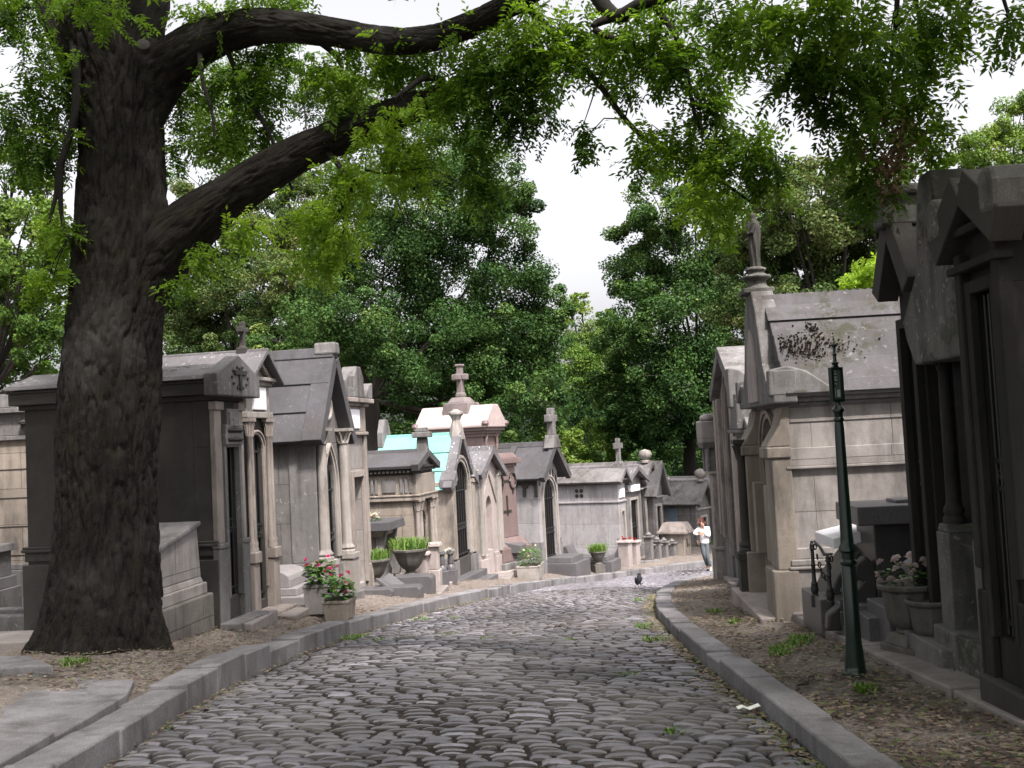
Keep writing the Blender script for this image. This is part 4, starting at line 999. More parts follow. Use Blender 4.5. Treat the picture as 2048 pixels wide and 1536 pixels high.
# --- fourth: the large clean chapel with side wall to the camera
T = Tomb('large pale chapel with great dark roof and draped figure on top, behind the green post', (1600, 1236), 11.3, 4, (1532, 1206), side='R', far2=(1900, 1225)); R3 = T
D = T.d; h = T.h; Y0 = 11.35; q = lambda py, px=1590: at(px, py, Y0).z - T.z0
ev = q(812); rz = at(1560, 612, 12.4).z - T.z0; dr = (h*.4, .25, ev-.55, 'round'); print('R3', D, h, ev, rz)
T.walls('palej', ev, D, door=dr, ridge=None, plinth=None, low=.5); T.door(dr, 'dark', y=.2, bars=5); T.surround(dr, 'beigep', .1, .06)
mb = MB(); z1, z2, z3 = q(1138), q(1118), q(1095)
mb.box(h-.002, h+.05, -.06, D, -.5, z1); mb.box(h-.002, h+.075, -.085, D, z1, z1+.035); mb.box(h-.002, h+.055, -.065, D, z1+.035, z2); mb.box(h-.002, h+.03, -.04, D, z2, z3)
mb.box(-h-.05, -h+.002, -.06, D, -.5, z1); T.part('plinth', mb, 'palej', bevel=.012)
mb = MB(); za, zb, zc = q(938), q(928), q(896)
mb.box(h-.002, h+.05, -.05, D, za, za+.03); mb.box(h-.002, h+.03, -.03, D, za+.03, zc); mb.box(h-.002, h+.012, -.012, D, q(845), q(838)); T.part('string_course', mb, 'palej', bevel=.01)
mb = MB()
for x0, x1 in ((h*.62, h+.04), (-h-.04, -h*.62)):
    mb.box(x0, x1, -.2, .01, z1, zc-.1); mb.box(x0-.03, x1+.03, -.26, .011, -.5, z1); mb.box(x0-.02, x1+.02, -.25, .012, zc-.1, zc+.02)
    mb.prism([(-.24, zc+.02), (.012, zc+.02), (.012, ev), (-.05, ev), (-.1, zc+.25)], x0, x1, 'x')
T.part('pilaster', mb, 'beigep', bevel=.015)
mb = MB()
for x0, x1 in ((h*.2, h*.55), (-h*.55, -h*.42)): mb.box(x0, x1, -.16, .01, z1+.0, za-.2)
T.part('inner_pilaster', mb, 'beigep', bevel=.015)
for x in (-h*.75,): T.column(x, -.24, z1, zc+.1, .06, 'sooty', ped=z1-.05)
zz = T.cornice('greyp', ev, D, ((.04, .03), (.05, .09), (.04, .13)))
mb = MB(); e2 = zz; rr = rz-.05
def slab_roof(sg):
    # steep concave stone roof in four stepped courses, thick hollowed ridge course on top
    prof = [(h+.10, e2), (h+.02, e2+.14), (h*.84, e2+(rr-e2)*.36), (h*.62, e2+(rr-e2)*.66), (h*.46, e2+(rr-e2)*.84)]
    for k in range(4):
        (xa, za_), (xb, zb_) = prof[k], prof[k+1]; o = .022*(3-k)
        poly = [(sg*(xa+o), za_-(0 if k == 0 else .03)), (sg*(xb+o), zb_), (sg*(xb-.2), zb_), (sg*(xa-.3), za_-.03)]; mb.prism(poly if sg > 0 else poly[::-1], -.02, D+.08)
    poly = [(sg*(h*.5), e2+(rr-e2)*.83), (sg*(h*.42), rr-.08), (sg*(h*.3), rr+.02), (sg*(h*.22), rr+.16), (0, rr+.16), (0, e2+(rr-e2)*.8)]; mb.prism(poly if sg > 0 else poly[::-1], -.04, D+.08)
slab_roof(1); slab_roof(-1); rf = T.part('roof', mb, 'slatemoss', bevel=.008)
mb = MB()
for k in range(int(D/.085)): mb.box(-.03, .03, .1+k*.085, .16+k*.085, rr+.155, rr+.2, .01, .012)
mb.box(-.03, .03, .1, D, rr+.15, rr+.175); T.part('crest', mb, 'slate', bevel=0, parent=rf)
def mclump():
    a, b, sa, sb = rng.choice(((.10, .52, .05, .05), (.22, .6, .07, .05), (.36, .5, .09, .07), (.46, .62, .06, .05), (.28, .42, .10, .05), (.62, .5, .13, .05), (.42, .72, .04, .06)))
    return max(.03, rng.gauss(a, sa)), rng.gauss(b, sb)
mb = MB()
for _ in range(420):
    y, t = mclump(); t = min(.92, max(.02, t)); x = np.interp(t, [0, .36, .66, .84, 1], [h+.12, h*.84+.05, h*.62+.03, h*.46, h*.4]); z = e2+(rr-e2)*t
    if rng.random() < .03: y = rng.uniform(.1, 1.4)
    s_ = rng.uniform(.003, .019)*rng.random()**.5; mb.lathe([(s_*.6, -.02), (s_, -.003), (s_*.7, s_*.16), (0, s_*.22)], 6, (float(x), y, z), rot=rng.random())
M['moss'] = plain('dark moss', (.02, .0155, .012), rough=1.0, bump=.6, spec=.1)
T.part('moss_clumps', mb, 'moss', bevel=0, parent=rf)
mb = MB()
poly = [(-h-.14, e2-.1), (h+.14, e2-.1), (h+.16, e2+.26), (h*.98, e2+.2), (h*.78, e2+.16), (h*.6, e2+.36), (h*.36, rr-.05), (.22, rr+.18), (.2, rr+.22), (-.2, rr+.22), (-.22, rr+.18), (-h*.36, rr-.05), (-h*.6, e2+.36), (-h*.78, e2+.16), (-h*.98, e2+.2), (-h-.16, e2+.26)]
mb.prism(poly, -.16, .1); T.part('gable', mb, 'greyp', bevel=.02)
mb = MB(); A = arch(-h*.3, h*.3, e2+.1, 'pointed', (rr-e2)*.7); mb.prism([(-h*.3, e2-.05), (h*.3, e2-.05)] + A[::-1], -.185, -.15); T.part('gable_panel', mb, 'rosy', bevel=.01)
mb = MB()
for sg in (-1, 1):
    pr = [(sg*(h+.04), e2-.05), (sg*(h+.2), e2-.02), (sg*(h+.2), e2+.24), (sg*(h+.1), e2+.3)]
    mb.prism([(-.2, e2-.02), (.7, e2-.02), (.42, e2+.08), (.2, e2+.24), (.0, e2+.3), (-.2, e2+.26)], sg*(h+.08)-.07, sg*(h+.08)+.07, 'x')
T.part('acroterion', mb, 'greyp', bevel=.02)
zp = rr+.2; mb = MB(); mb.box(-.2, .2, -.24, .12, zp, zp+.06); mb.lathe([(.16, .06), (.12, .1), (.1, .16), (.17, .19), (.17, .22), (.1, .24), (.095, .27), (.12, .28), (.12, .31), (.07, .33)], 14, (0, -.05, zp)); T.part('finial_base', mb, 'sootgrey', bevel=.01, smooth=40)
# draped figure
zf2 = zp+.31; top = at(1541, 420, 12.3).z - T.z0; H = top-zf2; print('statue H', H)
V = []; ns, nr = 28, 30
for i in range(nr+1):
    t = i/nr; rad = np.interp(t, [0, .08, .3, .55, .74, .84, .88, .92, .97, 1], [.07, .062, .07, .085, .095, .075, .036, .052, .046, .0]); cx = .012*math.sin(t*5)
    for k in range(ns):
        a = 6.283*k/ns; fold = 1+.16*math.sin(a*7+t*5)*(1-t)**.3*(t < .84); V.append((cx+rad*fold*math.cos(a), -.05+rad*fold*.85*math.sin(a), zf2+t*H))
mb = MB(); mb.add(V, [(i*ns+k, i*ns+(k+1) % ns, (i+1)*ns+(k+1) % ns, (i+1)*ns+k) for i in range(nr) for k in range(ns)]); 
for sg in (-1, 1): mb.tube([(sg*.08, -.05, zf2+H*.78), (sg*.09, -.08, zf2+H*.62), (sg*.05, -.12, zf2+H*.6), (0, -.11, zf2+H*.72)], [.03, .026, .022, .018], 8)
T.part('statue', mb, 'sooty', bevel=0, smooth=60)
T.steps('rosy', D, 1, h=.2, d=.42, ex=.05)

# --- fifth: lower chapel with twin scrolls on its roof
T = Tomb('grey chapel with two rounded scrolls on its roof, just past the draped figure', (1530, 1202), 14.2, 4, (1492, 1182), side='R'); h = T.h
D = 2.8; ev = at(1520, 872, 14.3).z-T.z0; rz = at(1500, 800, 15.2).z-T.z0; dr = (h*.4, .3, ev-.4, 'flat', 0)
T.walls('greyp', ev, D, door=dr, plinth=.7, po=.06); T.door(dr, 'dark', y=.15); T.surround(dr, 'pale', .12, .06)
zz = T.cornice('greyp', ev, D, ((.05, .05), (.05, .12)))
mb = MB(); mb.prism([(-h-.12, zz), (h+.12, zz), (h*.2, rz), (-h*.2, rz)], -.1, D); T.part('roof', mb, 'greyp', bevel=.02)
for x, s_ in ((h*.62, 1.0), (-h*.1, 1.15)):
    mb = MB(); zb = zz + (.0 if x > h*.3 else (rz-zz)*.75); mb.prism([(-.2, zb)] + [(.42*s_*math.sin(k*.1745)-.2, zb+.5*s_*math.cos(k*.1745)) for k in range(0, 10)], x-.12, x+.12, 'x'); T.part('scroll', mb, 'greyp', bevel=.02)
mb = MB(); mb.prism([(-.42, -.4), (.02, -.4), (.02, .95), (-.12, .95), (-.16, .6), (-.38, .2)], h*.9, h*1.02, 'x'); T.part('buttress', mb, 'greyp', bevel=.015)

# --- sixth: tall chapel with a plain slab roof
T = Tomb('tall chapel with a plain pitched slab roof, farthest on the right hand side', (1502, 1182), 17.3, 6, (1460, 1164), side='R'); h = T.h
D = 3.2; ev = at(1478, 775, 17.4).z-T.z0; rz = at(1445, 708, 18.6).z-T.z0; dr = (h*.36, .3, ev-1.0, 'pointed', h*.7, .15)
T.walls('greyp', ev, D, door=dr, ridge=rz-.05, plinth=.7, po=.06); T.door(dr, 'dark', y=.16, bars=5); T.surround(dr, 'warm', .14, .08)
mb = MB()
for x in (h*.8, -h*.55, -h*.9): mb.box(x-.12, x+.12, -.14, .01, .6, ev-.1)
T.part('pilaster', mb, 'warm', bevel=.015)
T.roof('greyp', ev, rz, D, oh=.18, of=.14, th=.16, courses=1, lift=0, ridge_r=.04, verge=(.14, .17))
# --- lantern-like stone bracket pier
P = at(1443, 1154, 21.3); T0 = thing('stone_pier', 'slender pale stone pier carrying a capped block, at the end of the right hand row', 'pier', (P.x, P.y, P.z), .1)
mb = MB(); mb.box(-.13, .13, -.13, .13, -.5, .55); mb.box(-.15, .15, -.15, .15, .55, .62); zc = at(1440, 945, 21.8).z-P.z; mb.box(-.10, .10, -.10, .10, .62, zc); mb.box(-.17, .14, -.15, .15, zc, zc+.06); mb.build('shaft', M['pale'], T0, bevel=.012)
mb = MB(); z2 = at(1420, 885, 21.8).z-P.z; z3 = at(1420, 842, 21.8).z-P.z
mb.box(-.17, .03, -.1, .1, zc+.06, z2-.1); [mb.box(a-.10, a-.05, b-.03, b+.03, zc+.06, z2-.08) for a in (-.10, .13) for b in (-.13, .13)]; mb.box(-.26, .08, -.16, .16, z2-.1, z2, -.04, -.04); mb.build('niche', M['greyp'], T0, bevel=.008)
mb = MB(); mb.box(-.29, .11, -.2, .2, z2, z3); mb.lathe([(.15, 0), (.18, .04), (.15, .11), (.08, .14), (.0, .15)], 10, (-.09, 0, z3)); mb.build('cap', M['palej'], T0, bevel=.03)

# ============ smaller things
def at_spot(name, label, cat, px, py, Y, rz=0.0, group=None):
    p = at(px, py, Y); return thing(name, label, cat, (p.x, p.y, p.z), rz, group)
PHL = R(86); PHR = R(-92)        # fronts turned to the road, left and right row
# -- cippus beside the trunk
T = Tomb('pale stone cippus with slanting top on a rough footing, right beside the big trunk', (326, 1272), 10.9, 7, (430, 1243), cat='gravestone', name='cippus'); h = T.h; D = .95
b1 = T.z(328, 1222); t1 = at(322, 1108, 11.0).z-T.z0; t2 = at(400, 1050, 12.1).z-T.z0
mb = MB(); mb.box(-h, h, 0, D, -.4, b1); T.part('footing', mb, 'rough', bevel=.02)
hw = h-.06; mb = MB(); mb.box(-hw, hw, .05, D-.05, b1, b1+.13); mb.box(-hw+.03, hw-.03, .08, D-.08, b1+.13, b1+.2, .02, .02)
mb.prism([(-hw+.05, b1+.2), (hw-.05, b1+.2), (hw-.12, t2), (-hw+.05, t1)], .1, D-.1); T.part('body', mb, 'palej', bevel=.012)
mb = MB(); mb.prism([(-hw+.0, t1), (hw-.1, t2), (hw-.1, t2+.05), (-hw+.0, t1+.05)], .06, D-.06); T.part('cap', mb, 'greyp', bevel=.01)
# -- grey pedestal at the left edge
T0 = at_spot('cippus', 'grey capped stone pedestal at the left edge, before the pale coursed tomb', 'gravestone', 14, 1192, 14.9, PHL)
mb = MB(); mb.box(-.4, .4, 0, .8, -.4, .1); mb.box(-.34, .34, .04, .7, .1, .26); mb.box(-.28, .28, .08, .62, .26, .62); mb.build('body', M['greyp'], T0, bevel=.012)
mb = MB(); mb.box(-.36, .36, .02, .7, .62, .72, .03, .03); mb.build('cap', M['greyp'], T0, bevel=.012)
for k, (px, py, Y) in enumerate(((25, 1225, 13.9), (10, 1240, 13.2))):
    T0 = at_spot('grave_border', ('low stone grave border, farther of the two at the left edge', 'low stone grave border, nearer of the two at the left edge')[k], 'border', px, py, Y, PHL, 'grave borders at the left edge')
    mb = MB(); mb.box(-.1, .1, -1.2, .7, -.3, .06); mb.build('border_stone', M['greyp'], T0, bevel=.015)
# -- grave slab with rounded top
T = Tomb('light granite grave with a curved slab, between the slim chapel and the pink flowers', (606, 1216), 15.3, 8, (652, 1209), cat='grave', name='grave'); h = T.h
mb = MB(); mb.box(-h, h, -.1, 2.0, -.4, .16); mb.box(-h+.1, h-.02, .12, 1.95, .16, .27); T.part('base', mb, 'granitel', bevel=.012)
mb = MB(); z0, z1 = .27, .52; mb.prism([(.25, z0), (1.9, z0), (1.9, z1), (.45, z1), (.34, z1-.03), (.27, z1-.08), (.25, z1-.14)], -h+.16, h-.08, 'x'); T.part('slab', mb, 'granitel', bevel=.01)
# -- planters of pink flowers
M['leaf_gl'] = leafmat('glossy plant leaf', [(.02, .06, .012), (.04, .11, .02), (.08, .18, .04), (.14, .25, .06)], trans=.2, rough=.3, spec=.5)
M['petal_pink'] = leafmat('pink petals', [(.60, .03, .17), (.78, .09, .30), (.8, .22, .40)], trans=.3, through=(1, 1, 1))
M['petal_red'] = leafmat('red petals', [(.3, .01, .015), (.45, .02, .03), (.5, .05, .05)], trans=.2, through=(1, 1, 1))
M['petal_pale'] = leafmat('pale petals', [(.45, .33, .38), (.6, .5, .5), (.62, .55, .42)], trans=.3, through=(1, 1, 1))
M['petal_white'] = leafmat('white petals', [(.6, .58, .6), (.75, .73, .72), (.7, .62, .4)], trans=.3, through=(1, 1, 1))
def leaves(n, sx, sy, h, z0=0.0, size=.05, droop=.2, bias=.7):
    V = []; Fq = []; Tn = []; k = 0
    for _ in range(n):
        a = rng.uniform(0, 6.283); r = rng.random()**.5; t = rng.random()**bias
        p = Vector((sx*r*math.cos(a), sy*r*math.sin(a), z0+h*t*(1-.35*r*r)))
        d = Vector((math.cos(a)*(.4+r), math.sin(a)*(.4+r), rng.uniform(-.4, .9))).normalized(); s_ = size*rng.uniform(.6, 1.3)
        side = d.cross(Vector((rng.uniform(-.3, .3), rng.uniform(-.3, .3), 1))).normalized()*s_*.34; up = d.cross(side).normalized()*s_*.1
        V += [p, p+d*s_*.5+side+up, p+d*s_-Vector((0, 0, s_*droop)), p+d*s_*.5-side+up]; Fq.append((k, k+1, k+2, k+3)); k += 4; Tn.append(min(1, max(0, rng.gauss(.35+.35*t, .2))))
    return [tuple(v) for v in V], Fq, Tn
def flower_mesh(r=.035, n=7):
    V = []; Fq = []; k = 0
    for ring, (rr, zz) in enumerate(((1, .0), (.65, .35), (.35, .5))):
        for j in range(n-ring):
            a = 6.283*j/(n-ring)+ring*.4; c, s_ = math.cos(a), math.sin(a)
            w = .42
            V += [(0, 0, r*zz*.6), (r*rr*.6*c-r*w*s_, r*rr*.6*s_+r*w*c, r*(zz+.25)), (r*rr*c, r*rr*s_, r*(zz+.1)), (r*rr*.6*c+r*w*s_, r*rr*.6*s_-r*w*c, r*(zz+.25))]; Fq.append((k, k+1, k+2, k+3)); k += 4
    return V, Fq
def flowers(parent, spots, mat, r=.035):
    V, Fq = flower_mesh(r); base = None
    for x, y, z in spots:
        if base is None: o = npmesh('flower', V, Fq, M[mat], parent, tint=[rng.random() for _ in Fq]); base = o
        else: o = base.copy(); COL.objects.link(o); o.parent = parent
        o.location = (x, y, z); o.rotation_euler = (rng.uniform(-.8, .8), rng.uniform(-.8, .8), rng.uniform(0, 6)); s_ = rng.uniform(.7, 1.25); o.scale = (s_, s_, s_)
def planter(label, px, py, Y, sx, sy, sz, mat, nl, ph, nf, rz=PHL, petals='petal_pink'):
    T0 = at_spot('flower_planter', label, 'planter', px, py, Y, rz)
    mb = MB(); t = .03; mb.box(-sx, sx, -sy, sy, -.05, sz-.03, -.02, -.02)
    for a in ((-sx-.03, sx+.03, -sy-.03, -sy+t), (-sx-.03, sx+.03, sy-t, sy+.03), (-sx-.03, -sx+t, -sy+t, sy-t), (sx-t, sx+.03, -sy+t, sy-t)): mb.box(*a, sz-.03, sz+.01)
    tr = mb.build('trough', M[mat], T0, bevel=.008)
    mb = MB(); mb.box(-sx+.02, sx-.02, -sy+.02, sy-.02, sz-.06, sz-.028); mb.build('soil', M['soil'], T0)
    V, Fq, Tn = leaves(int(nl*1.8), sx*1.1, sy*1.1, ph, sz-.02, .085); npmesh('foliage', V, Fq, M['leaf_gl'], T0, tint=Tn)
    flowers(T0, [(rng.uniform(-1.2, 1.2)*sx, rng.uniform(-1.2, 1.2)*sy, sz+ph*rng.uniform(.25, 1.0)) for _ in range(nf)], petals, .042)
    return T0
planter('square stone trough of pink flowers, left of the pair before the pointed doorway', 642, 1217, 14.55, .2, .16, .34, 'granitel', 190, .36, 14)
planter('ribbed beige trough of pink flowers, right and lower of the pair before the pointed doorway', 680, 1229, 13.9, .2, .15, .20, 'beigep', 190, .34, 11)
# -- stone urns with grass
M['urn'] = stone('weathered urn stone', (.2, .185, .165), (.13, .12, .108), streak=.6, speck=.3)
def urn(label, px, py, Y, sc, tuft=(.18, .16), kind='bowl', rz=.3, petals=None):
    T0 = at_spot('stone_urn', label, 'urn', px, py, Y, rz)
    mb = MB(); s_ = sc
    if kind == 'bowl':
        mb.box(-.2*s_, .2*s_, -.2*s_, .2*s_, -.3, .07*s_); prof = [(.16, .07), (.17, .1), (.13, .13), (.08, .17), (.09, .2), (.14, .23), (.2, .3), (.25, .4), (.29, .5), (.33, .53), (.335, .57), (.29, .575), (.27, .54), (.0, .53)]
        mb.lathe([(r*s_, z*s_) for r, z in prof], 8 if s_ > .9 else 20, rot=.39)
    else:
        mb.box(-.19*s_, .19*s_, -.19*s_, .19*s_, -.3, .06*s_); mb.box(-.17*s_, .17*s_, -.17*s_, .17*s_, .06*s_, .16*s_, .05*s_, .05*s_)
        prof = [(.12, .16), (.11, .2), (.17, .24), (.2, .3), (.215, .42), (.23, .54), (.27, .56), (.275, .6), (.235, .605), (.22, .57), (.0, .56)]
        mb.lathe([(r*s_, z*s_) for r, z in prof], 10, rot=.3)
    mb.build('bowl', M['urn'], T0, bevel=.008, smooth=32)
    zt = prof[-1][1]*s_
    if tuft:
        V, Fq, Tn = tufts([(0, 0, zt, 1.6)], 't', blade=tuft[1], nb=380, spread=tuft[0]*s_/1.6, wide=.0042); npmesh('grass', V, Fq, M['grass'], T0, tint=Tn)
    if petals:
        V, Fq, Tn = leaves(150, .2*s_, .2*s_, .22, zt-.02, .05); npmesh('foliage', V, Fq, M['leaf_gl'], T0, tint=Tn)
        flowers(T0, [(rng.uniform(-.2, .2)*s_, rng.uniform(-.2, .2)*s_, zt+rng.uniform(.05, .24)) for _ in range(26)], petals, .034)
    return T0
urn('tall angular stone urn of pale grass, left of the pair by the table tomb', 748, 1180, 19.6, 1.0, (.3, .26))
urn('wide stone bowl urn of green grass, right of the pair by the table tomb', 822, 1163, 20.6, 1.12, (.32, .32))
# -- table tomb
T = Tomb('table tomb with a thick dark slab, behind the two grassy urns', (776, 1182), 20.6, 7, (806, 1178), cat='grave', name='table_tomb', far2=(700, 1184)); h = T.h; D = max(T.d, 1.4); tp = T.z(776, 1062)
mb = MB(); mb.box(-h+.1, h-.1, .12, D, -.4, .2); mb.box(-h+.2, h-.2, .25, D, .2, tp); mb.box(-h+.1, h-.1, .1, D, tp-.12, tp, -.06, -.06); T.part('support', mb, 'beigep', bevel=.015)
for sg in (-1, 1):
    mb = MB(); mb.prism([(.0, .2), (.2, .2), (.26, tp*.5), (.22, tp), (.02, tp), (.1, tp*.6), (-.04, tp*.35)], sg*(h-.2)-.08, sg*(h-.2)+.08, 'x'); T.part('bracket', mb, 'greyp', bevel=.015)
T.box('slab', 'slate', -h-.05, h+.05, -.1, D+.1, tp+.001, tp+.17, bevel=.015, tx=.02, ty=.02)
p = T.root.matrix_basis if False else None
c = T.mid; 
def on_table(name, label, cat, dx, dy, dz):
    t = T.root.rotation_euler[2]; x = c.x + dx*math.cos(t) - dy*math.sin(t); y = c.y + dx*math.sin(t) + dy*math.cos(t); return thing(name, label, cat, (x, y, T.z0+dz), t)
zt = tp+.172
T0 = on_table('flower_basket', 'wicker basket of cream flowers on the table tomb slab', 'basket', -.25, .75, zt)
mb = MB(); mb.lathe([(.14, 0), (.18, .06), (.19, .12), (.15, .13), (.14, .1), (0, .1)], 14); mb.build('basket', plain('wicker', (.16, .09, .05), rough=.9, scale=60, bump=.6), T0, smooth=40)
flowers(T0, [(rng.uniform(-.15, .15), rng.uniform(-.15, .15), .12+rng.uniform(0, .08)) for _ in range(16)], 'petal_white', .05)
T0 = on_table('bouquet', 'small bouquet of white flowers lying on the table tomb slab', 'bouquet', -.1, .35, zt)
V, Fq, Tn = leaves(40, .12, .12, .08, 0.0, .07); npmesh('foliage', V, Fq, M['leaf_gl'], T0, tint=Tn); flowers(T0, [(rng.uniform(-.14, .14), rng.uniform(-.12, .12), .06+rng.uniform(0, .08)) for _ in range(14)], 'petal_white', .05)
# -- open book plaque and low blocks before the table tomb
T0 = at_spot('book_plaque', 'grey granite plaque in the form of an open book leaning between the two urns', 'plaque', 790, 1184, 19.1, PHL-.2); T0.scale = (.75, .75, .75)
mb = MB(); mb.add([(-.42, -.2, .05), (0, -.2, .0), (0, .3, .34), (-.42, .3, .4), (-.42, -.17, -.02), (0, -.17, -.06), (0, .33, .27), (-.42, .33, .33)], [(0, 1, 2, 3), (7, 6, 5, 4), (0, 4, 5, 1), (1, 5, 6, 2), (2, 6, 7, 3), (3, 7, 4, 0)])
mb.add([(0.005, -.2, .0), (.42, -.2, .06), (.42, .3, .42), (.005, .3, .34), (.005, -.17, -.06), (.42, -.17, -.01), (.42, .33, .35), (.005, .33, .27)], [(0, 1, 2, 3), (7, 6, 5, 4), (0, 4, 5, 1), (1, 5, 6, 2), (2, 6, 7, 3), (3, 7, 4, 0)])
mb.box(-.3, .3, -.1, .45, -.3, .0); mb.build('book', M['granite'], T0, bevel=.012)
for k, (px, py, Y, sx, sz) in enumerate(((752, 1196, 18.7, .26, .18), (805, 1194, 18.8, .22, .2), (832, 1182, 20.0, .24, .3))):
    T0 = at_spot('plot_block', ('low grey granite block under the taller grassy urn', 'low grey granite block in front of the book plaque', 'grey granite block under the wide bowl urn')[k], 'block', px, py, Y, PHL)
    mb = MB(); mb.prism([(-.35, -.3), (.35, -.3), (.35, sz), (-.3, sz), (-.35, sz-.05)], -sx, sx, 'x'); mb.build('block', M['granite'], T0, bevel=.01)
for k, (px, py, Y) in enumerate(((845, 1176, 21.3), (868, 1174, 21.6))):
    T0 = at_spot('baluster_pier', ('shorter rosy stone pier beside the wide bowl urn', 'taller rosy stone pier before the beige chapel columns')[k], 'pier', px, py, Y, PHL)
    hh = (.72, .9)[k]; mb = MB(); mb.box(-.16, .16, -.16, .3, -.4, hh*.4); mb.box(-.13, .13, -.13, .27, hh*.4, hh*.92); mb.build('shaft', M['rosy'], T0, bevel=.02); mb = MB(); mb.box(-.19, .19, -.19, .33, hh*.92, hh, .02, .02); mb.build('cap', M['rosy'], T0, bevel=.015)
def post(name, label, px, py, Y, hh, r, mat, group=None):
    T0 = at_spot(name, label, 'post', px, py, Y, PHL, group); mb = MB(); mb.box(-r*1.7, r*1.7, -r*1.7, r*1.7, -.4, .28); mb.build('block', M['granite'], T0, bevel=.01)
    mb = MB(); mb.lathe([(r*1.3, .28), (r*1.3, .34), (r*.8, .4), (r, hh*.6), (r*.8, hh*.85), (r*1.3, hh*.9), (r*1.2, hh*.97), (r*.3, hh)], 10); mb.build('shaft', M[mat], T0, smooth=40); return T0
post('stone_post', 'small grey stone post left of the copper roofed chapel door', 886, 1168, 23.0, .72, .075, 'granite'); post('stone_post', 'small grey stone post with a yellow flower beside it', 903, 1164, 24.0, .72, .075, 'granite')
T0 = at_spot('bouquet', 'yellow flower left on a stone post by the copper roofed chapel', 'flower', 898, 1106, 24.0); flowers(T0, [(0, 0, 0.0), (.08, .03, .03), (-.05, .02, .04), (.02, -.04, .07)], 'petal_white', .07); V, Fq, Tn = leaves(16, .1, .1, .1, -.03, .08); npmesh('foliage', V, Fq, M['leaf_gl'], T0, tint=Tn)
# -- far left-hand graves
T0 = planter('white stone trough of leafy green plants before the grey arcaded chapel', 1062, 1153, 30.3, .5, .3, .34, 'pale', 260, .55, 3, rz=PHL-.1, petals='petal_white')
T0 = at_spot('pulpit_stone', 'dark granite desk stone beside the arcaded chapel', 'gravestone', 1040, 1138, 31.3, PHL-.15); mb = MB(); mb.box(-.25, .25, 0, .35, -.4, .5); mb.prism([(-.15, .5), (.5, .5), (.5, .85), (-.15, .72)], -.35, .35, 'x'); mb.build('desk', M['granite'], T0, bevel=.012)
for k, (px, py, Y, w, l, hh, lab) in enumerate(((1156, 1141, 34.2, .75, 2.2, .62, 'dark granite grave with two stacked slabs beside the arcaded chapel'), (1222, 1134, 36.4, .6, 1.8, .5, 'dark granite grave with a flat slab before the smooth pale wall'))):
    T0 = at_spot('grave', lab, 'grave', px, py, Y, PHL-.3)
    mb = MB(); mb.box(-w, w, -.2, l, -.4, hh*.5); mb.build('base', M['granite'], T0, bevel=.012); mb = MB(); mb.box(-w+.12, w-.12, -.02, l-.1, hh*.5, hh*.78, .02, .02); mb.build('slab', M['granite'], T0, bevel=.012)
    mb = MB(); mb.prism([(l-.5, hh*.78), (l-.1, hh*.78), (l-.15, hh*1.5), (l-.35, hh*1.5)], -w*.7, w*.7, 'x'); mb.build('headstone', M['granite'], T0, bevel=.012)
urn('small stone urn of green leaves between the two dark granite graves', 1197, 1133, 35.6, .9, (.34, .36))
for k, (px, py, Y) in enumerate(((1252, 1129, 37.6), (1268, 1128, 38.2))):
    T0 = at_spot('baluster_pier', ('rosy stone pier with red flowers, left of the far pair', 'rosy stone pier with red flowers, right of the far pair')[k], 'pier', px, py, Y, PHL-.4)
    hh = .85; mb = MB(); mb.box(-.2, .2, -.2, .2, -.4, hh*.92); mb.build('shaft', M['rosy'], T0, bevel=.02); mb = MB(); mb.box(-.26, .26, -.26, .26, hh*.92, hh, .02, .02); mb.build('cap', M['rosy'], T0, bevel=.015)
    flowers(T0, [(rng.uniform(-.2, .2), rng.uniform(-.2, .2), hh+rng.uniform(.02, .1)) for _ in range(5)], 'petal_red', .055)
sp = ((1300, 1124, 39.0), (1316, 1123, 39.4), (1330, 1122, 39.8), (1346, 1121, 40.2)); desc = ('tall grey stone post at the start of the far chain railing', 'second grey stone post of the far chain railing', 'third grey stone post of the far chain railing', 'last low grey stone post before the squat beige block')
for k, (px, py, Y) in enumerate(sp):
    hh = (1.05, .85, .8, .75)[k]; T0 = at_spot('stone_post', desc[k], 'post', px, py, Y, PHL-.4, 'stone posts of the far railing'); mb = MB(); mb.box(-.13, .13, -.13, .13, -.4, hh*.85); mb.box(-.18, .18, -.18, .18, hh*.85, hh*.92, 0, 0); mb.lathe([(.1, 0), (.13, .05), (.0, .16)], 8, (0, 0, hh*.92)); mb.build('shaft', M['greyp'], T0, bevel=.015)
T0 = at_spot('railing_rail', 'grey stone rail linking the posts of the far railing', 'rail', 1300, 1124, 39.0); a = at(1300, 1124, 39.0); mb = MB(); mb.tube([(0, 0, .62)] + [tuple(at(px, py, Y)-a+Vector((0, 0, .6))) for px, py, Y in sp[1:]], .05, 6); mb.build('rail', M['greyp'], T0)
mb = MB()
pts = [at(1215, 1137, 37.0), at(1300, 1130, 38.6), at(1420, 1126, 40.5), at(1500, 1124, 42)]
for a, b in zip(pts[:-1], pts[1:]):
    t = (b-a).normalized(); n = Vector((-t.y, t.x, 0))*.3
    mb.add([a+Vector((0, 0, -.3)), b+Vector((0, 0, -.3)), b+n+Vector((0, 0, -.3)), a+n+Vector((0, 0, -.3)), a+Vector((0, 0, .16)), b+Vector((0, 0, .16)), b+n+Vector((0, 0, .16)), a+n+Vector((0, 0, .16))], [(3, 2, 1, 0), (4, 5, 6, 7), (0, 1, 5, 4), (1, 2, 6, 5), (2, 3, 7, 6), (3, 0, 4, 7)])
tag(mb.build('stone_edging', M['greyp'], bevel=.03), kind='structure')
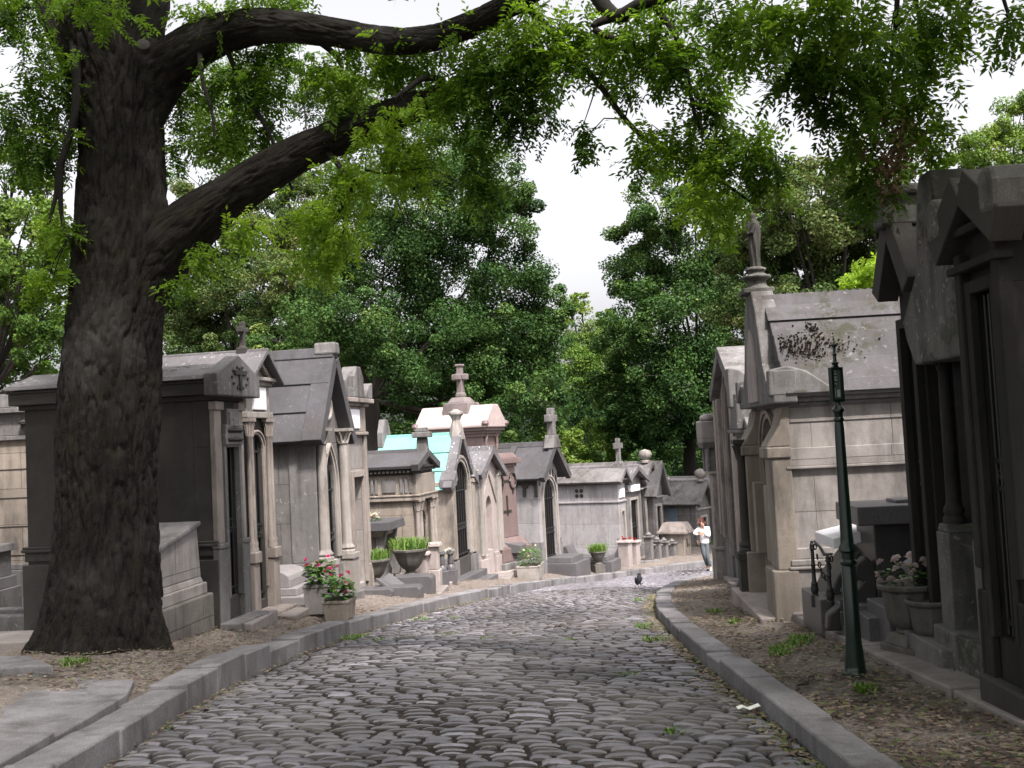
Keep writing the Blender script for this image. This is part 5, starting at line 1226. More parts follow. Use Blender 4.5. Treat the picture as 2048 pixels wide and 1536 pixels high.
# threshold slabs along the left row foot
mb = MB()
for px, py, Y, l, w, hh in ((500, 1243, 12.9, .5, .2, .06), (575, 1228, 14.2, .45, .25, .05), (760, 1205, 18.3, .9, .3, .05), (850, 1190, 20.6, .9, .35, .06), (1000, 1160, 28.8, 1.2, .3, .05)):
    p = at(px, py, Y); mb.M = Matrix.Translation(p) @ Matrix.Rotation(PHL, 4, 'Z'); mb.box(-l, l, -w, w, -.3, hh)
mb.M = None; tag(mb.build('threshold_slabs', M['kerb_warm'], bevel=.02), kind='structure')

# -- right-hand grave plot: tomb chest, desk stone, iron chain posts, granite kerbs, urns
T = Tomb('dark granite tomb chest under a wide grey slab, behind the green post', (1741, 1262), 9.4, 3, (1700, 1240), side='R', cat='grave', name='tomb_chest'); h = T.h; tp = at(1745, 1050, 9.4).z-T.z0; D = 2.2
T.box('chest', 'darkgran', -h+.06, h-.04, .1, D, -.3, tp, bevel=.012)
T.box('slab', 'granite', -h-.03, h+.06, -.06, D+.1, tp+.001, tp+.17, bevel=.012); T.box('plate', 'granite', -h*.4, h*.5, .35, D, tp+.171, tp+.2, bevel=.006)
for sg in (1,):
    mb = MB(); mb.prism([(.1, .0), (.1, tp*.62), (.02, tp*.7), (-.08, tp*.62), (-.1, tp*.5), (-.02, tp*.46), (-.16, tp*.3), (-.34, tp*.16), (-.36, 0)], h-.2, h-.06, 'x'); T.part('scroll', mb, 'darkgran', bevel=.02)
T = Tomb('small white topped desk stone on a dark curved support, left of the green post', (1690, 1235), 9.9, 3, (1652, 1222), side='R', cat='gravestone', name='desk_stone'); h = T.h; tp = at(1690, 1100, 9.8).z-T.z0
mb = MB(); mb.prism([(.0, -.2), (.5, -.2), (.5, tp), (.2, tp), (-.02, tp*.6), (-.12, tp*.3), (-.1, 0)], -h+.08, h-.06, 'x'); T.part('support', mb, 'darkgran', bevel=.02)
mb = MB(); mb.box(-h+.05, h-.05, .28, .75, .3, tp); T.part('block', mb, 'granitel', bevel=.01)
mb = MB(); mb.prism([(-.06, tp+.0), (.62, tp+.14), (.62, tp+.24), (-.06, tp+.1)], -h, h, 'x'); T.part('desk_top', mb, 'plaque', bevel=.008)
def iron_post(label, px, py, Y, hh):
    T0 = at_spot('iron_post', label, 'post', px, py, Y, 0, 'iron chain posts'); mb = MB()
    mb.lathe([(.04, -.05), (.04, .06), (.028, .07), (.036, .1), (.038, .13), (.03, .16), (.033, .17), (.022, .19), (.018, hh*.55), (.024, hh*.6), (.018, hh*.62), (.017, hh*.84), (.028, hh*.86), (.02, hh*.9), (.024, hh*.93), (.013, hh*.96), (.016, hh*.98), (.0, hh)], 12); mb.build('shaft', M['iron'], T0, smooth=35); return T0
iron_post('slim black iron chain post, taller and nearest the pale chapel', 1631, 1203, 10.1, .58); iron_post('black iron chain post with curled hook, beside the desk stone', 1662, 1216, 9.75, .5); iron_post('short black iron chain post just left of the green post', 1690, 1238, 9.35, .28)
a, b = at(1628, 1082, 10.1), at(1664, 1108, 9.75); T0 = thing('iron_chain', 'black iron chain hanging between the iron posts', 'chain', tuple(a)); d = b-a
for k in range(11):
    t = (k+.5)/11; p = d*t; sag = -.28*4*t*(1-t); mb = MB(); n = 10; ang = k % 2*1.57
    mb.tube([(p.x+.012*math.cos(q*6.283/n)*math.cos(ang), p.y+.012*math.cos(q*6.283/n)*math.sin(ang), p.z+sag+.026*math.sin(q*6.283/n)) for q in range(n+1)], .007, 5); mb.build('link', M['iron'], T0)
mb = MB(); mb.tube([(0, 0, 0), tuple(d*.35+Vector((0, 0, -.02))), tuple(d*.55+Vector((0, 0, -.06))), tuple(d)], [.01, .014, .016, .012], 6); mb.build('bar', M['iron'], T0)
kb = ((1605, 1215, 10.2, 1642, 1236, .17, 'short granite kerb under the tall iron post', .5), (1646, 1238, 9.7, 1692, 1262, .22, 'granite kerb under the curved desk support', .9), (1738, 1272, 9.0, 1782, 1294, .30, 'stepped granite kerb block right of the green post', .4), (1700, 1262, 9.3, 1738, 1275, .16, 'low granite kerb behind the green post', .9))
for px, py, Y, px2, py2, hh, lab, dp in kb:
    T = Tomb(lab, (px2, py2), Y-.35, 3, (px, py), side='R', cat='kerb stone', name='grave_kerb'); T.box('kerb_stone', 'granite', -T.h, T.h, 0, dp, -.3, hh, bevel=.01)
T = Tomb('raised granite grave frame between the desk stone and the grey urns', (1792, 1262), 9.0, 3, (1740, 1232), side='R', cat='grave', name='grave_plot'); h = T.h
mb = MB(); hh = .36; mb.box(-h, h, .25, .45, -.3, hh); mb.box(-h, -h+.18, .45, 1.6, -.3, hh-.002); mb.box(h-.18, h, .45, 1.6, -.3, hh+.14); T.part('frame', mb, 'granite', bevel=.01)
urn('grey stone urn of faded pink flowers, left of the pair on the right hand side', 1822, 1300, 8.5, .88, None, 'square', petals='petal_pale')
urn('grey stone urn with crumbled stained sides, right of the pair on the right hand side', 1868, 1312, 8.2, .72, None, 'square')
T = Tomb('low grey ledge stone under the two grey urns', (1885, 1335), 7.6, 3, (1790, 1296), side='R', cat='ledge', name='ledge_stone'); T.box('ledge', 'greyp', -T.h, T.h, 0, .9, -.3, .12, bevel=.015)
T0 = at_spot('scroll_stone', 'pale curled scroll stone leaning behind the flowered urn', 'gravestone', 1858, 1265, 8.9, PHR); mb = MB(); mb.M = Matrix.Translation((0, 0, .42)) @ Matrix.Rotation(.5, 4, 'X'); mb.lathe([(.09, -.22), (.1, -.2), (.1, .2), (.09, .22)], 16); mb.M = None; mb.box(-.14, .14, -.05, .25, -.3, .3); mb.build('scroll', M['greyp'], T0, bevel=.01, smooth=40)

# -- green sign post
T0 = at_spot('sign_post', 'dark green cast iron post with a narrow framed sign on top, in the right verge', 'sign post', 1712, 1358, 7.97, R(18))
P0 = at(1712, 1358, 7.97); H = at(1676, 697, 7.97).z-P0.z; print('post H', H)
mb = MB(); prof = [(.105, -.1), (.105, .05), (.088, .07), (.086, .1), (.066, .3), (.06, H*.335), (.054, H*.34), (.072, H*.345), (.074, H*.352), (.056, H*.36), (.056, H*.378), (.074, H*.384), (.074, H*.394), (.056, H*.405), (.056, H*.42), (.052, H*.43), (.04, H*.76), (.036, H*.775), (.045, H*.78), (.045, H*.785), (.036, H*.79), (.04, H*.803), (.052, H*.808), (.052, H*.814), (.04, H*.82), (.026, H*.826), (.024, H*.84)]
mb.lathe([(r_*.88, z_) for r_, z_ in prof], 24); mb.build('pole', M['green'], T0, smooth=35)
prof = None; zs0, zs1 = H*.84, H*.938
mb = MB(); fw = .042
for x in (-fw, fw): mb.box(x-.012, x+.012, -.02, .02, zs0-.01, zs1+.012)
mb.box(-fw, fw, -.024, .024, zs0-.012, zs0+.014); mb.box(-fw, fw, -.024, .024, zs1-.012, zs1+.012)
mb.prism([(-fw*.6, zs1+.012), (fw*.6, zs1+.012), (.014, zs1+.035), (-.014, zs1+.035)], -.014, .014); fr = mb.build('frame', M['green'], T0, bevel=.003)
mb = MB(); mb.lathe([(.02, 0), (.03, .015), (.014, .03), (.013, .07), (.022, .08), (.012, .09), (.01, .13), (.02, .14), (.022, .155), (.008, .17)], 12, (0, 0, zs1+.03)); mb.build('finial', M['green'], T0, smooth=40)
M['signglass'] = plain('grey enamel plate', (.10, .125, .115), rough=.2, spec=.6); M['letter'] = plain('pale lettering', (.42, .45, .44), rough=.4)
mb = MB(); mb.box(-fw+.011, fw-.011, -.008, .008, zs0+.012, zs1-.01); pn = mb.build('sign_panel', M['signglass'], T0)
mb = MB()
for y in (-.0105, .0105):
    mb.box(-.006, .02, y-.002, y+.002, zs0+.028, zs0+.085); mb.box(-.027, -.02, y-.002, y+.002, zs0+.025, zs0+.10)
    for k, (w_, dz) in enumerate(((.016, .125), (.024, .155), (.024, .175), (.02, .2), (.018, .22), (.02, .238))): mb.box(-.022, -.022+w_, y-.002, y+.002, zs0+dz, zs0+dz+.009)
    mb.box(-.022, -.013, y-.002, y+.002, zs0+.15, zs0+.185)
mb.build('sign_marks', M['letter'], T0)

# -- scrap of paper and twigs
M['paper'] = plain('white paper', (.75, .75, .73), rough=.8, var=.05)
def scrap(label, pts, ln, wd):
    p = rd(*pts); mb = MB(); n = 5; vs = []
    for i in range(n):
        for j in (0, 1): vs.append((ln*(i/(n-1)-.5), wd*(j-.5)*(1-.3*(i % 2)), .008+.012*math.sin(i*2.1)+.008*j))
    mb.add(vs, [(2*i, 2*i+1, 2*i+3, 2*i+2) for i in range(n-1)]); o = mb.build('paper_scrap', M['paper']); so = o.modifiers.new('th', 'SOLIDIFY'); so.thickness = .002; o.location = (p.x, p.y, p.z+.02); o.rotation_euler[2] = rng.uniform(-.4, .4); tag(o, label, 'litter')
scrap('crumpled white paper scrap in the right gutter by the kerb', (1497, 1423), .16, .05)
M['twig'] = plain('dry twig bark', (.045, .035, .028), rough=.9)
tw = (((1580, 1395), (1640, 1358), 'long dry twig lying across the verge left of the green post'), ((1850, 1345), (1880, 1322), 'forked dry twig on the stone edging under the urn'), ((1888, 1375), (1945, 1352), 'bent dry twig on the verge before the pedestals'), ((1700, 1415), (1755, 1405), 'dry twig lying flat on the verge below the green post'), ((1565, 1500), (1590, 1475), 'dry twig in the gutter against the right kerb'), ((1108, 1258), (1130, 1256), 'short dark twig lying in the middle of the cobbles'))
for (x0, y0), (x1, y1), lab in tw:
    def hit(px, py):
        lo, hi = 3., 40.
        for _ in range(40):
            m_ = (lo+hi)/2; p = at(px, py, m_); g = tz(p.x, p.y) if p.x > np.interp(p.y, ys, rkx) else float(zg(p.y))+.02
            if p.z > g+.01: lo = m_
            else: hi = m_
        return at(px, py, lo)
    a, b = hit(x0, y0), hit(x1, y1); d = b-a; mb = MB(); n = Vector((-d.y, d.x, 0)).normalized()*d.length
    pts = [tuple(d*t + n*rng.uniform(-.08, .08) + Vector((0, 0, .012+.03*math.sin(t*6)**2))) for t in (0, .2, .4, .6, .8, 1)]; mb.tube(pts, [.009, .009, .008, .007, .006, .003], 6)
    mb.tube([pts[3], tuple(Vector(pts[3])+d*.15+n*.18+Vector((0, 0, .04)))], [.006, .003], 5); mb.tube([pts[2], tuple(Vector(pts[2])+d*.2-n*.15+Vector((0, 0, .03)))], [.006, .003], 5)
    o = mb.build('twig', M['twig']); o.location = a; tag(o, lab, 'twig', 'fallen twigs')
# ============ the big tree in front
def bark_mat():
    m, nt, out = newmat('bark'); N = NT(nt); a = N.n('Attribute', attribute_name='bark').outputs['Vector']; g = N.n('NewGeometry').outputs['Position']
    n1 = N.noise(N.mapping(a, (1, 1, .2)), 17, 8, .7); n2 = N.noise(g, 60, 4, .7); n3 = N.noise(g, 1.6, 4, .6); n4 = N.noise(g, 6, 4, .6)
    col = N.mix(N.ramp(n1, .35, .65), (.006, .005, .0045), (.030, .0255, .023)); col = N.mix(N.math('MULTIPLY', N.ramp(n3, .52, .7), .55), col, (.075, .07, .067))
    col = N.mix(N.math('MULTIPLY', N.ramp(n4, .55, .68), .45), col, (.03, .033, .014)); col = N.mix(N.math('MULTIPLY', N.ramp(n2, .5, .75), .3), col, (.09, .08, .075))
    b = N.n('BsdfPrincipled', i_Roughness=.95); N.l(col, b.inputs['Base Color']); b.inputs['Specular IOR Level'].default_value = .15
    bp = N.n('Bump', i_Strength=1.0, i_Distance=.06); N.l(N.math('ADD', n1, N.math('MULTIPLY', n2, .35)), bp.inputs['Height']); N.l(bp.outputs[0], b.inputs['Normal'])
    N.l(b.outputs[0], out.inputs[0]); return m
M['bark'] = bark_mat(); M['twigbark'] = plain('branch bark', (.013, .0105, .009), rough=.95, scale=30, bump=.6)
def bark_tube(name, pts, rad, ns, step, depth, parent, seed=0, flare=None, freq=26.0):
    """limb with real bark ridges: radius displaced by ridged noise that runs along the grain"""
    P = np.array([tuple(p) for p in pts], float); cum = np.concatenate([[0], np.cumsum(np.linalg.norm(np.diff(P, axis=0), axis=1))])
    C = catmull(P, 10); r0 = catmull(np.column_stack([rad, rad]), 10)[:, 0]; cc = np.concatenate([[0], np.cumsum(np.linalg.norm(np.diff(C, axis=0), axis=1))])
    n = int(cc[-1]/step)+2; S = np.linspace(0, cc[-1], n); C = np.stack([np.interp(S, cc, C[:, i]) for i in range(3)], 1); r0 = np.interp(S, cc, r0)
    V = []; B = []
    tan = np.gradient(C, axis=0); tan /= np.linalg.norm(tan, axis=1)[:, None]; ref = np.array([0.02, -1, .05]) if abs(tan[0][1]) < .8 else np.array([1., 0, 0])
    for i in range(n):
        a = np.cross(tan[i], ref); a /= np.linalg.norm(a); b = np.cross(tan[i], a)
        for k in range(ns):
            q = 6.2832*k/ns; cx, sx = math.cos(q), math.sin(q); rr = r0[i]; u = (cx*rr*1.0, sx*rr*1.0, S[i])
            w = noise.noise((u[0]*4, u[1]*4, u[2]*1.1+seed))
            rd1 = 1-2*abs(noise.noise((u[0]*freq*.5+w, u[1]*freq*.5, u[2]*2.6+seed)))**.6
            rd2 = 1-2*abs(noise.noise((u[0]*freq*1.1, u[1]*freq*1.1+w, u[2]*6.5+seed*2)))**.7
            lump = noise.noise((u[0]*1.6, u[1]*1.6, u[2]*1.3+seed*3))
            r = rr*(1+.035*lump) - depth*(max(0, rd1)*.9+max(0, rd2)*.5-.45)
            if flare is not None: r += flare(S[i], q)
            V.append(C[i] + (a*cx+b*sx)*r); B.append(u)
    a = np.arange(n-1)[:, None]*ns + np.arange(ns)[None, :]; b = np.arange(n-1)[:, None]*ns + (np.arange(ns)[None, :]+1) % ns
    Fq = np.stack([a.ravel(), b.ravel(), (b+ns).ravel(), (a+ns).ravel()], 1)
    o = npmesh(name, np.array(V), Fq, M['bark'], parent, smooth=True)
    at_ = o.data.attributes.new('bark', 'FLOAT_VECTOR', 'POINT'); at_.data.foreach_set('vector', np.array(B, np.float32).ravel()); return o
YT = 10.9
TREE = thing('locust_tree', 'massive dark barked tree with two long limbs reaching over the cobbled road', 'tree', tuple(at(205, 1312, YT)))
org = Vector(TREE.location)
def local(p): return Vector(p)-org
tp = [(205, 1345, 150), (207, 1300, 140), (209, 1240, 126), (211, 1160, 114), (213, 1060, 108), (214, 960, 105), (217, 860, 106), (221, 760, 105), (229, 660, 101), (237, 580, 101), (243, 500, 102), (246, 420, 97), (244, 330, 91), (243, 240, 90), (241, 160, 97), (232, 95, 105), (222, 40, 116)]
px2m = YT/FPX
def flare(s, q): return .19*math.exp(-max(0, s-.12)/.26)*(.5+.5*math.cos(5*q+1.2+.6*math.sin(q*2)))**1.6
bark_tube('trunk', [local(at(x, y, YT)) for x, y, r in tp], [r*px2m*.90 for _, _, r in tp], 230, .022, .045, TREE, 3, flare)
limbs = {
 'low': ([(268, 600, 10.9, 58), (322, 512, 10.9, 70), (388, 446, 10.75, 62), (460, 394, 10.6, 51), (545, 338, 10.4, 46), (640, 289, 10.2, 40), (735, 252, 10.0, 40), (825, 215, 9.8, 34), (905, 190, 9.6, 27), (985, 150, 9.4, 20), (1070, 118, 9.2, 14), (1150, 92, 9.0, 9)], 120),
 'up': ([(262, 250, 10.9, 60), (300, 175, 10.9, 66), (345, 128, 10.8, 58), (405, 84, 10.6, 49), (480, 57, 10.4, 43), (560, 52, 10.2, 37), (640, 62, 10.0, 33), (720, 74, 9.8, 31), (800, 83, 9.6, 30), (875, 74, 9.4, 29), (950, 46, 9.2, 28), (1020, 10, 9.0, 26), (1100, -40, 8.8, 23), (1190, -95, 8.5, 19), (1300, -150, 8.2, 14)], 110),
 'left': ([(205, 190, 10.9, 60), (170, 110, 10.9, 62), (125, 20, 10.9, 56), (80, -90, 11.0, 48), (40, -230, 11.2, 40), (0, -400, 11.5, 28)], 90),
 'top': ([(225, 120, 10.9, 80), (262, 20, 10.8, 82), (285, -120, 10.7, 68), (300, -300, 10.5, 54), (330, -520, 10.2, 38), (380, -760, 9.8, 22)], 90)}
LP = []
for nm, (l, ns) in limbs.items():
    pts = [at(x, y, Y) for x, y, Y, r in l]; LP += [(p, r*Y/FPX) for p, (x, y, Y, r) in zip(pts, l)][2:]
    bark_tube('limb', [local(p) for p in pts], [r*Y/FPX*.88 for x, y, Y, r in l], ns, .028, .02, TREE, len(nm))
mb = MB()
def br(l):
    pts = [at(x, y, Y) for x, y, Y, r in l]; rad = [r*Y/FPX for x, y, Y, r in l]; C = catmull([tuple(local(p)) for p in pts], 5); rr = catmull(np.column_stack([rad, rad]), 5)[:, 0]*.8
    mb = MB(); mb.tube([tuple(c) for c in C], list(rr), 8); mb.build('branch', M['twigbark'], TREE, smooth=60); LP.extend([(p, r) for p, r in zip(pts, rad)])
br([(1050, 5, 8.95, 13), (1085, 45, 8.9, 11), (1140, 105, 8.8, 9), (1195, 165, 8.7, 8), (1250, 238, 8.6, 7), (1300, 285, 8.5, 6), (1370, 325, 8.4, 6), (1440, 362, 8.3, 5), (1510, 410, 8.2, 3)])
br([(915, 192, 9.62, 8), (880, 160, 9.55, 9), (845, 158, 9.5, 8), (815, 178, 9.4, 7), (788, 198, 9.3, 5)])
br([(1160, -70, 8.6, 20), (1225, 30, 8.4, 20), (1290, 5, 8.2, 16), (1400, -20, 8, 12)])
br([(1225, 35, 8.4, 12), (1190, 60, 8.4, 9), (1320, 120, 8.3, 6), (1400, 220, 8.2, 4)]); br([(1300, 0, 8.2, 9), (1360, 90, 8.1, 7), (1385, 210, 8.1, 5), (1400, 260, 8.1, 4)])
br([(150, 60, 10.6, 14), (152, 200, 10.4, 10), (140, 270, 10.4, 9), (120, 330, 10.4, 9), (112, 390, 10.4, 6), (96, 450, 10.4, 4)]); br([(120, 330, 10.4, 8), (122, 420, 10.4, 6), (134, 480, 10.4, 4)])
br([(640, 284, 10.2, 10), (668, 318, 10.05, 8), (692, 350, 9.9, 7), (705, 372, 9.9, 6), (680, 420, 9.9, 5), (655, 470, 9.9, 4), (640, 510, 9.9, 3)]); br([(740, 248, 10, 7), (795, 290, 9.8, 5), (780, 345, 9.8, 4), (730, 340, 9.8, 3)])
br([(402, 84, 10.6, 8), (400, 112, 10.45, 7), (405, 160, 10.3, 5), (425, 230, 10.3, 4), (428, 270, 10.3, 3)]); br([(445, 66, 10.5, 8), (458, 110, 10.45, 7), (500, 200, 10.5, 7), (540, 270, 10.5, 5), (585, 380, 10.5, 3)])
br([(600, 58, 10.1, 8), (660, 100, 10.15, 8), (682, 128, 10.2, 7), (680, 156, 10.2, 5)])
br([(1690, -110, 6.9, 9), (1700, 0, 6.9, 6), (1680, 110, 6.9, 4), (1655, 220, 7.1, 3)]); br([(1690, -110, 6.9, 8), (1620, 20, 6.7, 5), (1590, 130, 6.8, 3)]); br([(1800, -110, 7.2, 9), (1790, 60, 7.2, 6), (1770, 180, 7.2, 4), (1745, 290, 7.3, 3), (1725, 390, 7.4, 2)]); br([(1800, -100, 7.2, 8), (1850, 90, 7.3, 5), (1835, 220, 7.4, 3), (1850, 290, 7.5, 2)]); br([(1980, -90, 7, 7), (1930, 30, 7.2, 4)]); br([(1980, -90, 7, 7), (2020, 40, 6.9, 4)]); br([(1520, -80, 7, 7), (1500, 40, 6.9, 4), (1440, 60, 7.1, 3)])
def hang(p): return None
# foliage: feathered compound leaves hung in sprays
M['locust'] = leafmat('locust leaf', [(.026, .058, .012), (.062, .13, .018), (.12, .22, .026), (.20, .33, .036), (.28, .42, .055)], trans=.64, rough=.5, spec=.15)
def compound(base, d, n, ln, w, tint, K=8):
    """arrays of feathered leaves -> quads (K pairs of leaflets and one at the tip)"""
    m = len(base); side = np.cross(d, n); side /= np.linalg.norm(side, axis=1)[:, None]+1e-9; n = np.cross(side, d)
    Vs = []; Ts = []
    for k in range(K*2+1):
        if k == K*2: t = 1.0; dirv = d.copy(); pos = base+d*ln[:, None]*.97
        else:
            t = .16+.84*(k//2+.5)/K; sg = 1 if k % 2 else -1; dirv = d*.45+side*sg*.9
            pos = base+d*(ln*t)[:, None]-np.array([0, 0, 1])*(ln*.16*t*t)[:, None]
        dirv = dirv+nrng.normal(0, .16, (m, 3)); dirv /= np.linalg.norm(dirv, axis=1)[:, None]
        L = w*nrng.uniform(.8, 1.15, m)*(1 if k == K*2 else (1-.35*abs(t-.55))); sv = np.cross(dirv, n+nrng.normal(0, .35, (m, 3))); sv /= np.linalg.norm(sv, axis=1)[:, None]+1e-9
        dr = np.array([0, 0, 1])*(L*.14)[:, None]; wd = (L*.2)[:, None]
        q = np.stack([pos, pos+dirv*(L*.45)[:, None]+sv*wd-dr*.3, pos+dirv*L[:, None]-dr, pos+dirv*(L*.45)[:, None]-sv*wd-dr*.3], 1); Vs.append(q.reshape(-1, 3)); Ts.append(np.clip(tint+nrng.normal(0, .07, m), 0, 1))
    return np.concatenate(Vs), np.concatenate(Ts)
CAN = []
def blob(px, py, rx, ry, Y=9.4, t=.45, dens=1.0): CAN.append((px, py, rx, ry, Y, t, dens))
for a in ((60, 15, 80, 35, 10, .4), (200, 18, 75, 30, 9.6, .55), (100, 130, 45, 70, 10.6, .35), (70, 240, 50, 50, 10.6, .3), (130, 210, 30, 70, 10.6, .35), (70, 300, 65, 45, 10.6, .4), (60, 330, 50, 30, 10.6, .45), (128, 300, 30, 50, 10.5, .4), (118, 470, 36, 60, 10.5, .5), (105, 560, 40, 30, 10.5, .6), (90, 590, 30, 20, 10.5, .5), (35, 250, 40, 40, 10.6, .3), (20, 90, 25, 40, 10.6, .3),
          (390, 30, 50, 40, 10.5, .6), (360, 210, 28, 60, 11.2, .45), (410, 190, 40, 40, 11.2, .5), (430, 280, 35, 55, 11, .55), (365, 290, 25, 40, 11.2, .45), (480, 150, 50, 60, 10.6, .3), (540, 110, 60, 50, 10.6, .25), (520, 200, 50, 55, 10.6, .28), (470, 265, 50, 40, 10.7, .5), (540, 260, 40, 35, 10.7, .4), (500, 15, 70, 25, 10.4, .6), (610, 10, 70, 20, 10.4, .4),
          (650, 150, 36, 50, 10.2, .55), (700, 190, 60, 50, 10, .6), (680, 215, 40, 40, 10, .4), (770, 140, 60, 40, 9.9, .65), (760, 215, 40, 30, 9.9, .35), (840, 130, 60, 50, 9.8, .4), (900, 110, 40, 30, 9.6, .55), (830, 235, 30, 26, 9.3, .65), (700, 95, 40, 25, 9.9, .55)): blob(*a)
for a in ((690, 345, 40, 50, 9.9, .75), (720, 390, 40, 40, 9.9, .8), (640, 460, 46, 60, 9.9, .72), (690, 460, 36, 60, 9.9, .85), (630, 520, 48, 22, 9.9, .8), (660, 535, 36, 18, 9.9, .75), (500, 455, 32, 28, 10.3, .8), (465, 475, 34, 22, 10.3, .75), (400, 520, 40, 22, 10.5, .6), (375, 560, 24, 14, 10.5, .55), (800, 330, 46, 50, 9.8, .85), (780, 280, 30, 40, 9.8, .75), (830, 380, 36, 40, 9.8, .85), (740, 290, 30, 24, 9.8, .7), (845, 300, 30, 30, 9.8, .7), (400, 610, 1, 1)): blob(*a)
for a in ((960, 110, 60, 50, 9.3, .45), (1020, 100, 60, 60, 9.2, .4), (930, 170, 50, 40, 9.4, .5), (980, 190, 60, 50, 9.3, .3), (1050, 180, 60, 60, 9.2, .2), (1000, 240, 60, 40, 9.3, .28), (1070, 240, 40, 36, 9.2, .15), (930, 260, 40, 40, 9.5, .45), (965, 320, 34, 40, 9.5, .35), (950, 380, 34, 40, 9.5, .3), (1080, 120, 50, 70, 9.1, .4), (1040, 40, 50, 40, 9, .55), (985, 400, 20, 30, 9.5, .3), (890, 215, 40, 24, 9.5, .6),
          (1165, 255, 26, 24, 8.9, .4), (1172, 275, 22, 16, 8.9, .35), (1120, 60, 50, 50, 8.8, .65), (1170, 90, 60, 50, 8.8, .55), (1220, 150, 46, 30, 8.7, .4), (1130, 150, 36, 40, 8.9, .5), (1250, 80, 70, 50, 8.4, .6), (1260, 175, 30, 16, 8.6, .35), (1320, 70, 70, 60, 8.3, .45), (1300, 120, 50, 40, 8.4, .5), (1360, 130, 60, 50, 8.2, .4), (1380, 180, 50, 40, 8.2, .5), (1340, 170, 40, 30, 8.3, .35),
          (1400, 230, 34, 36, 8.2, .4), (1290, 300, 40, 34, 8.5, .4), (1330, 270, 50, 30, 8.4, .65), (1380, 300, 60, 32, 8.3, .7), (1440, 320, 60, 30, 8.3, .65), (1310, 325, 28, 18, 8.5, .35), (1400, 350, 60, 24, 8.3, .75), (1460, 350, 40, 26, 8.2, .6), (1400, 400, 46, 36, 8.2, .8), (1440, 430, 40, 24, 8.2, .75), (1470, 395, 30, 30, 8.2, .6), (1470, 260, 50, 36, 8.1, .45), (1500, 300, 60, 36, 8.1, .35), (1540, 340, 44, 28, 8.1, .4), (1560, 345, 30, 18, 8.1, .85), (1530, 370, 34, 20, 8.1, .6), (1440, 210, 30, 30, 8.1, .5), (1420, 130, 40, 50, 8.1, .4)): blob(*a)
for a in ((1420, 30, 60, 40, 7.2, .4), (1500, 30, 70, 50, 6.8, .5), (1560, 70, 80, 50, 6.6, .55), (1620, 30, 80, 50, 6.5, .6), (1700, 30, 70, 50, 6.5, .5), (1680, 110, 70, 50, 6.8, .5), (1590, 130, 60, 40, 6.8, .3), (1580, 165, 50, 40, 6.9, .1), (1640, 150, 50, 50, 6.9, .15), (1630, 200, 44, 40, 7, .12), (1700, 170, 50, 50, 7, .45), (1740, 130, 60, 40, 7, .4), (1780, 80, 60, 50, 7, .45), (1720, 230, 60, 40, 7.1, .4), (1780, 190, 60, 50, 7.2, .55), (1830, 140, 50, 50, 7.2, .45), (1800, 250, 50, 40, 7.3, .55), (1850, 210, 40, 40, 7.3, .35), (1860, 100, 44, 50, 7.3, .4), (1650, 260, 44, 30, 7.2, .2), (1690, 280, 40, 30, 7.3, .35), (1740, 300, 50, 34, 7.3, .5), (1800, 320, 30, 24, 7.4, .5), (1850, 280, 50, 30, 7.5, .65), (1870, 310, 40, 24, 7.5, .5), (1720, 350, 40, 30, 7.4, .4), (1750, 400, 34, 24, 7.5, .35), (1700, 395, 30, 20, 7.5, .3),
          (1840, 30, 60, 40, 7.2, .5), (1910, 30, 40, 40, 7.2, .45), (1930, 60, 24, 24, 7.2, .4), (2010, 30, 40, 40, 6.9, .55), (2035, 80, 26, 26, 6.9, .5), (1880, 60, 40, 30, 7.3, .35), (1500, 110, 36, 30, 7.2, .35), (1880, 240, 30, 24, 7.4, .6)): blob(*a)
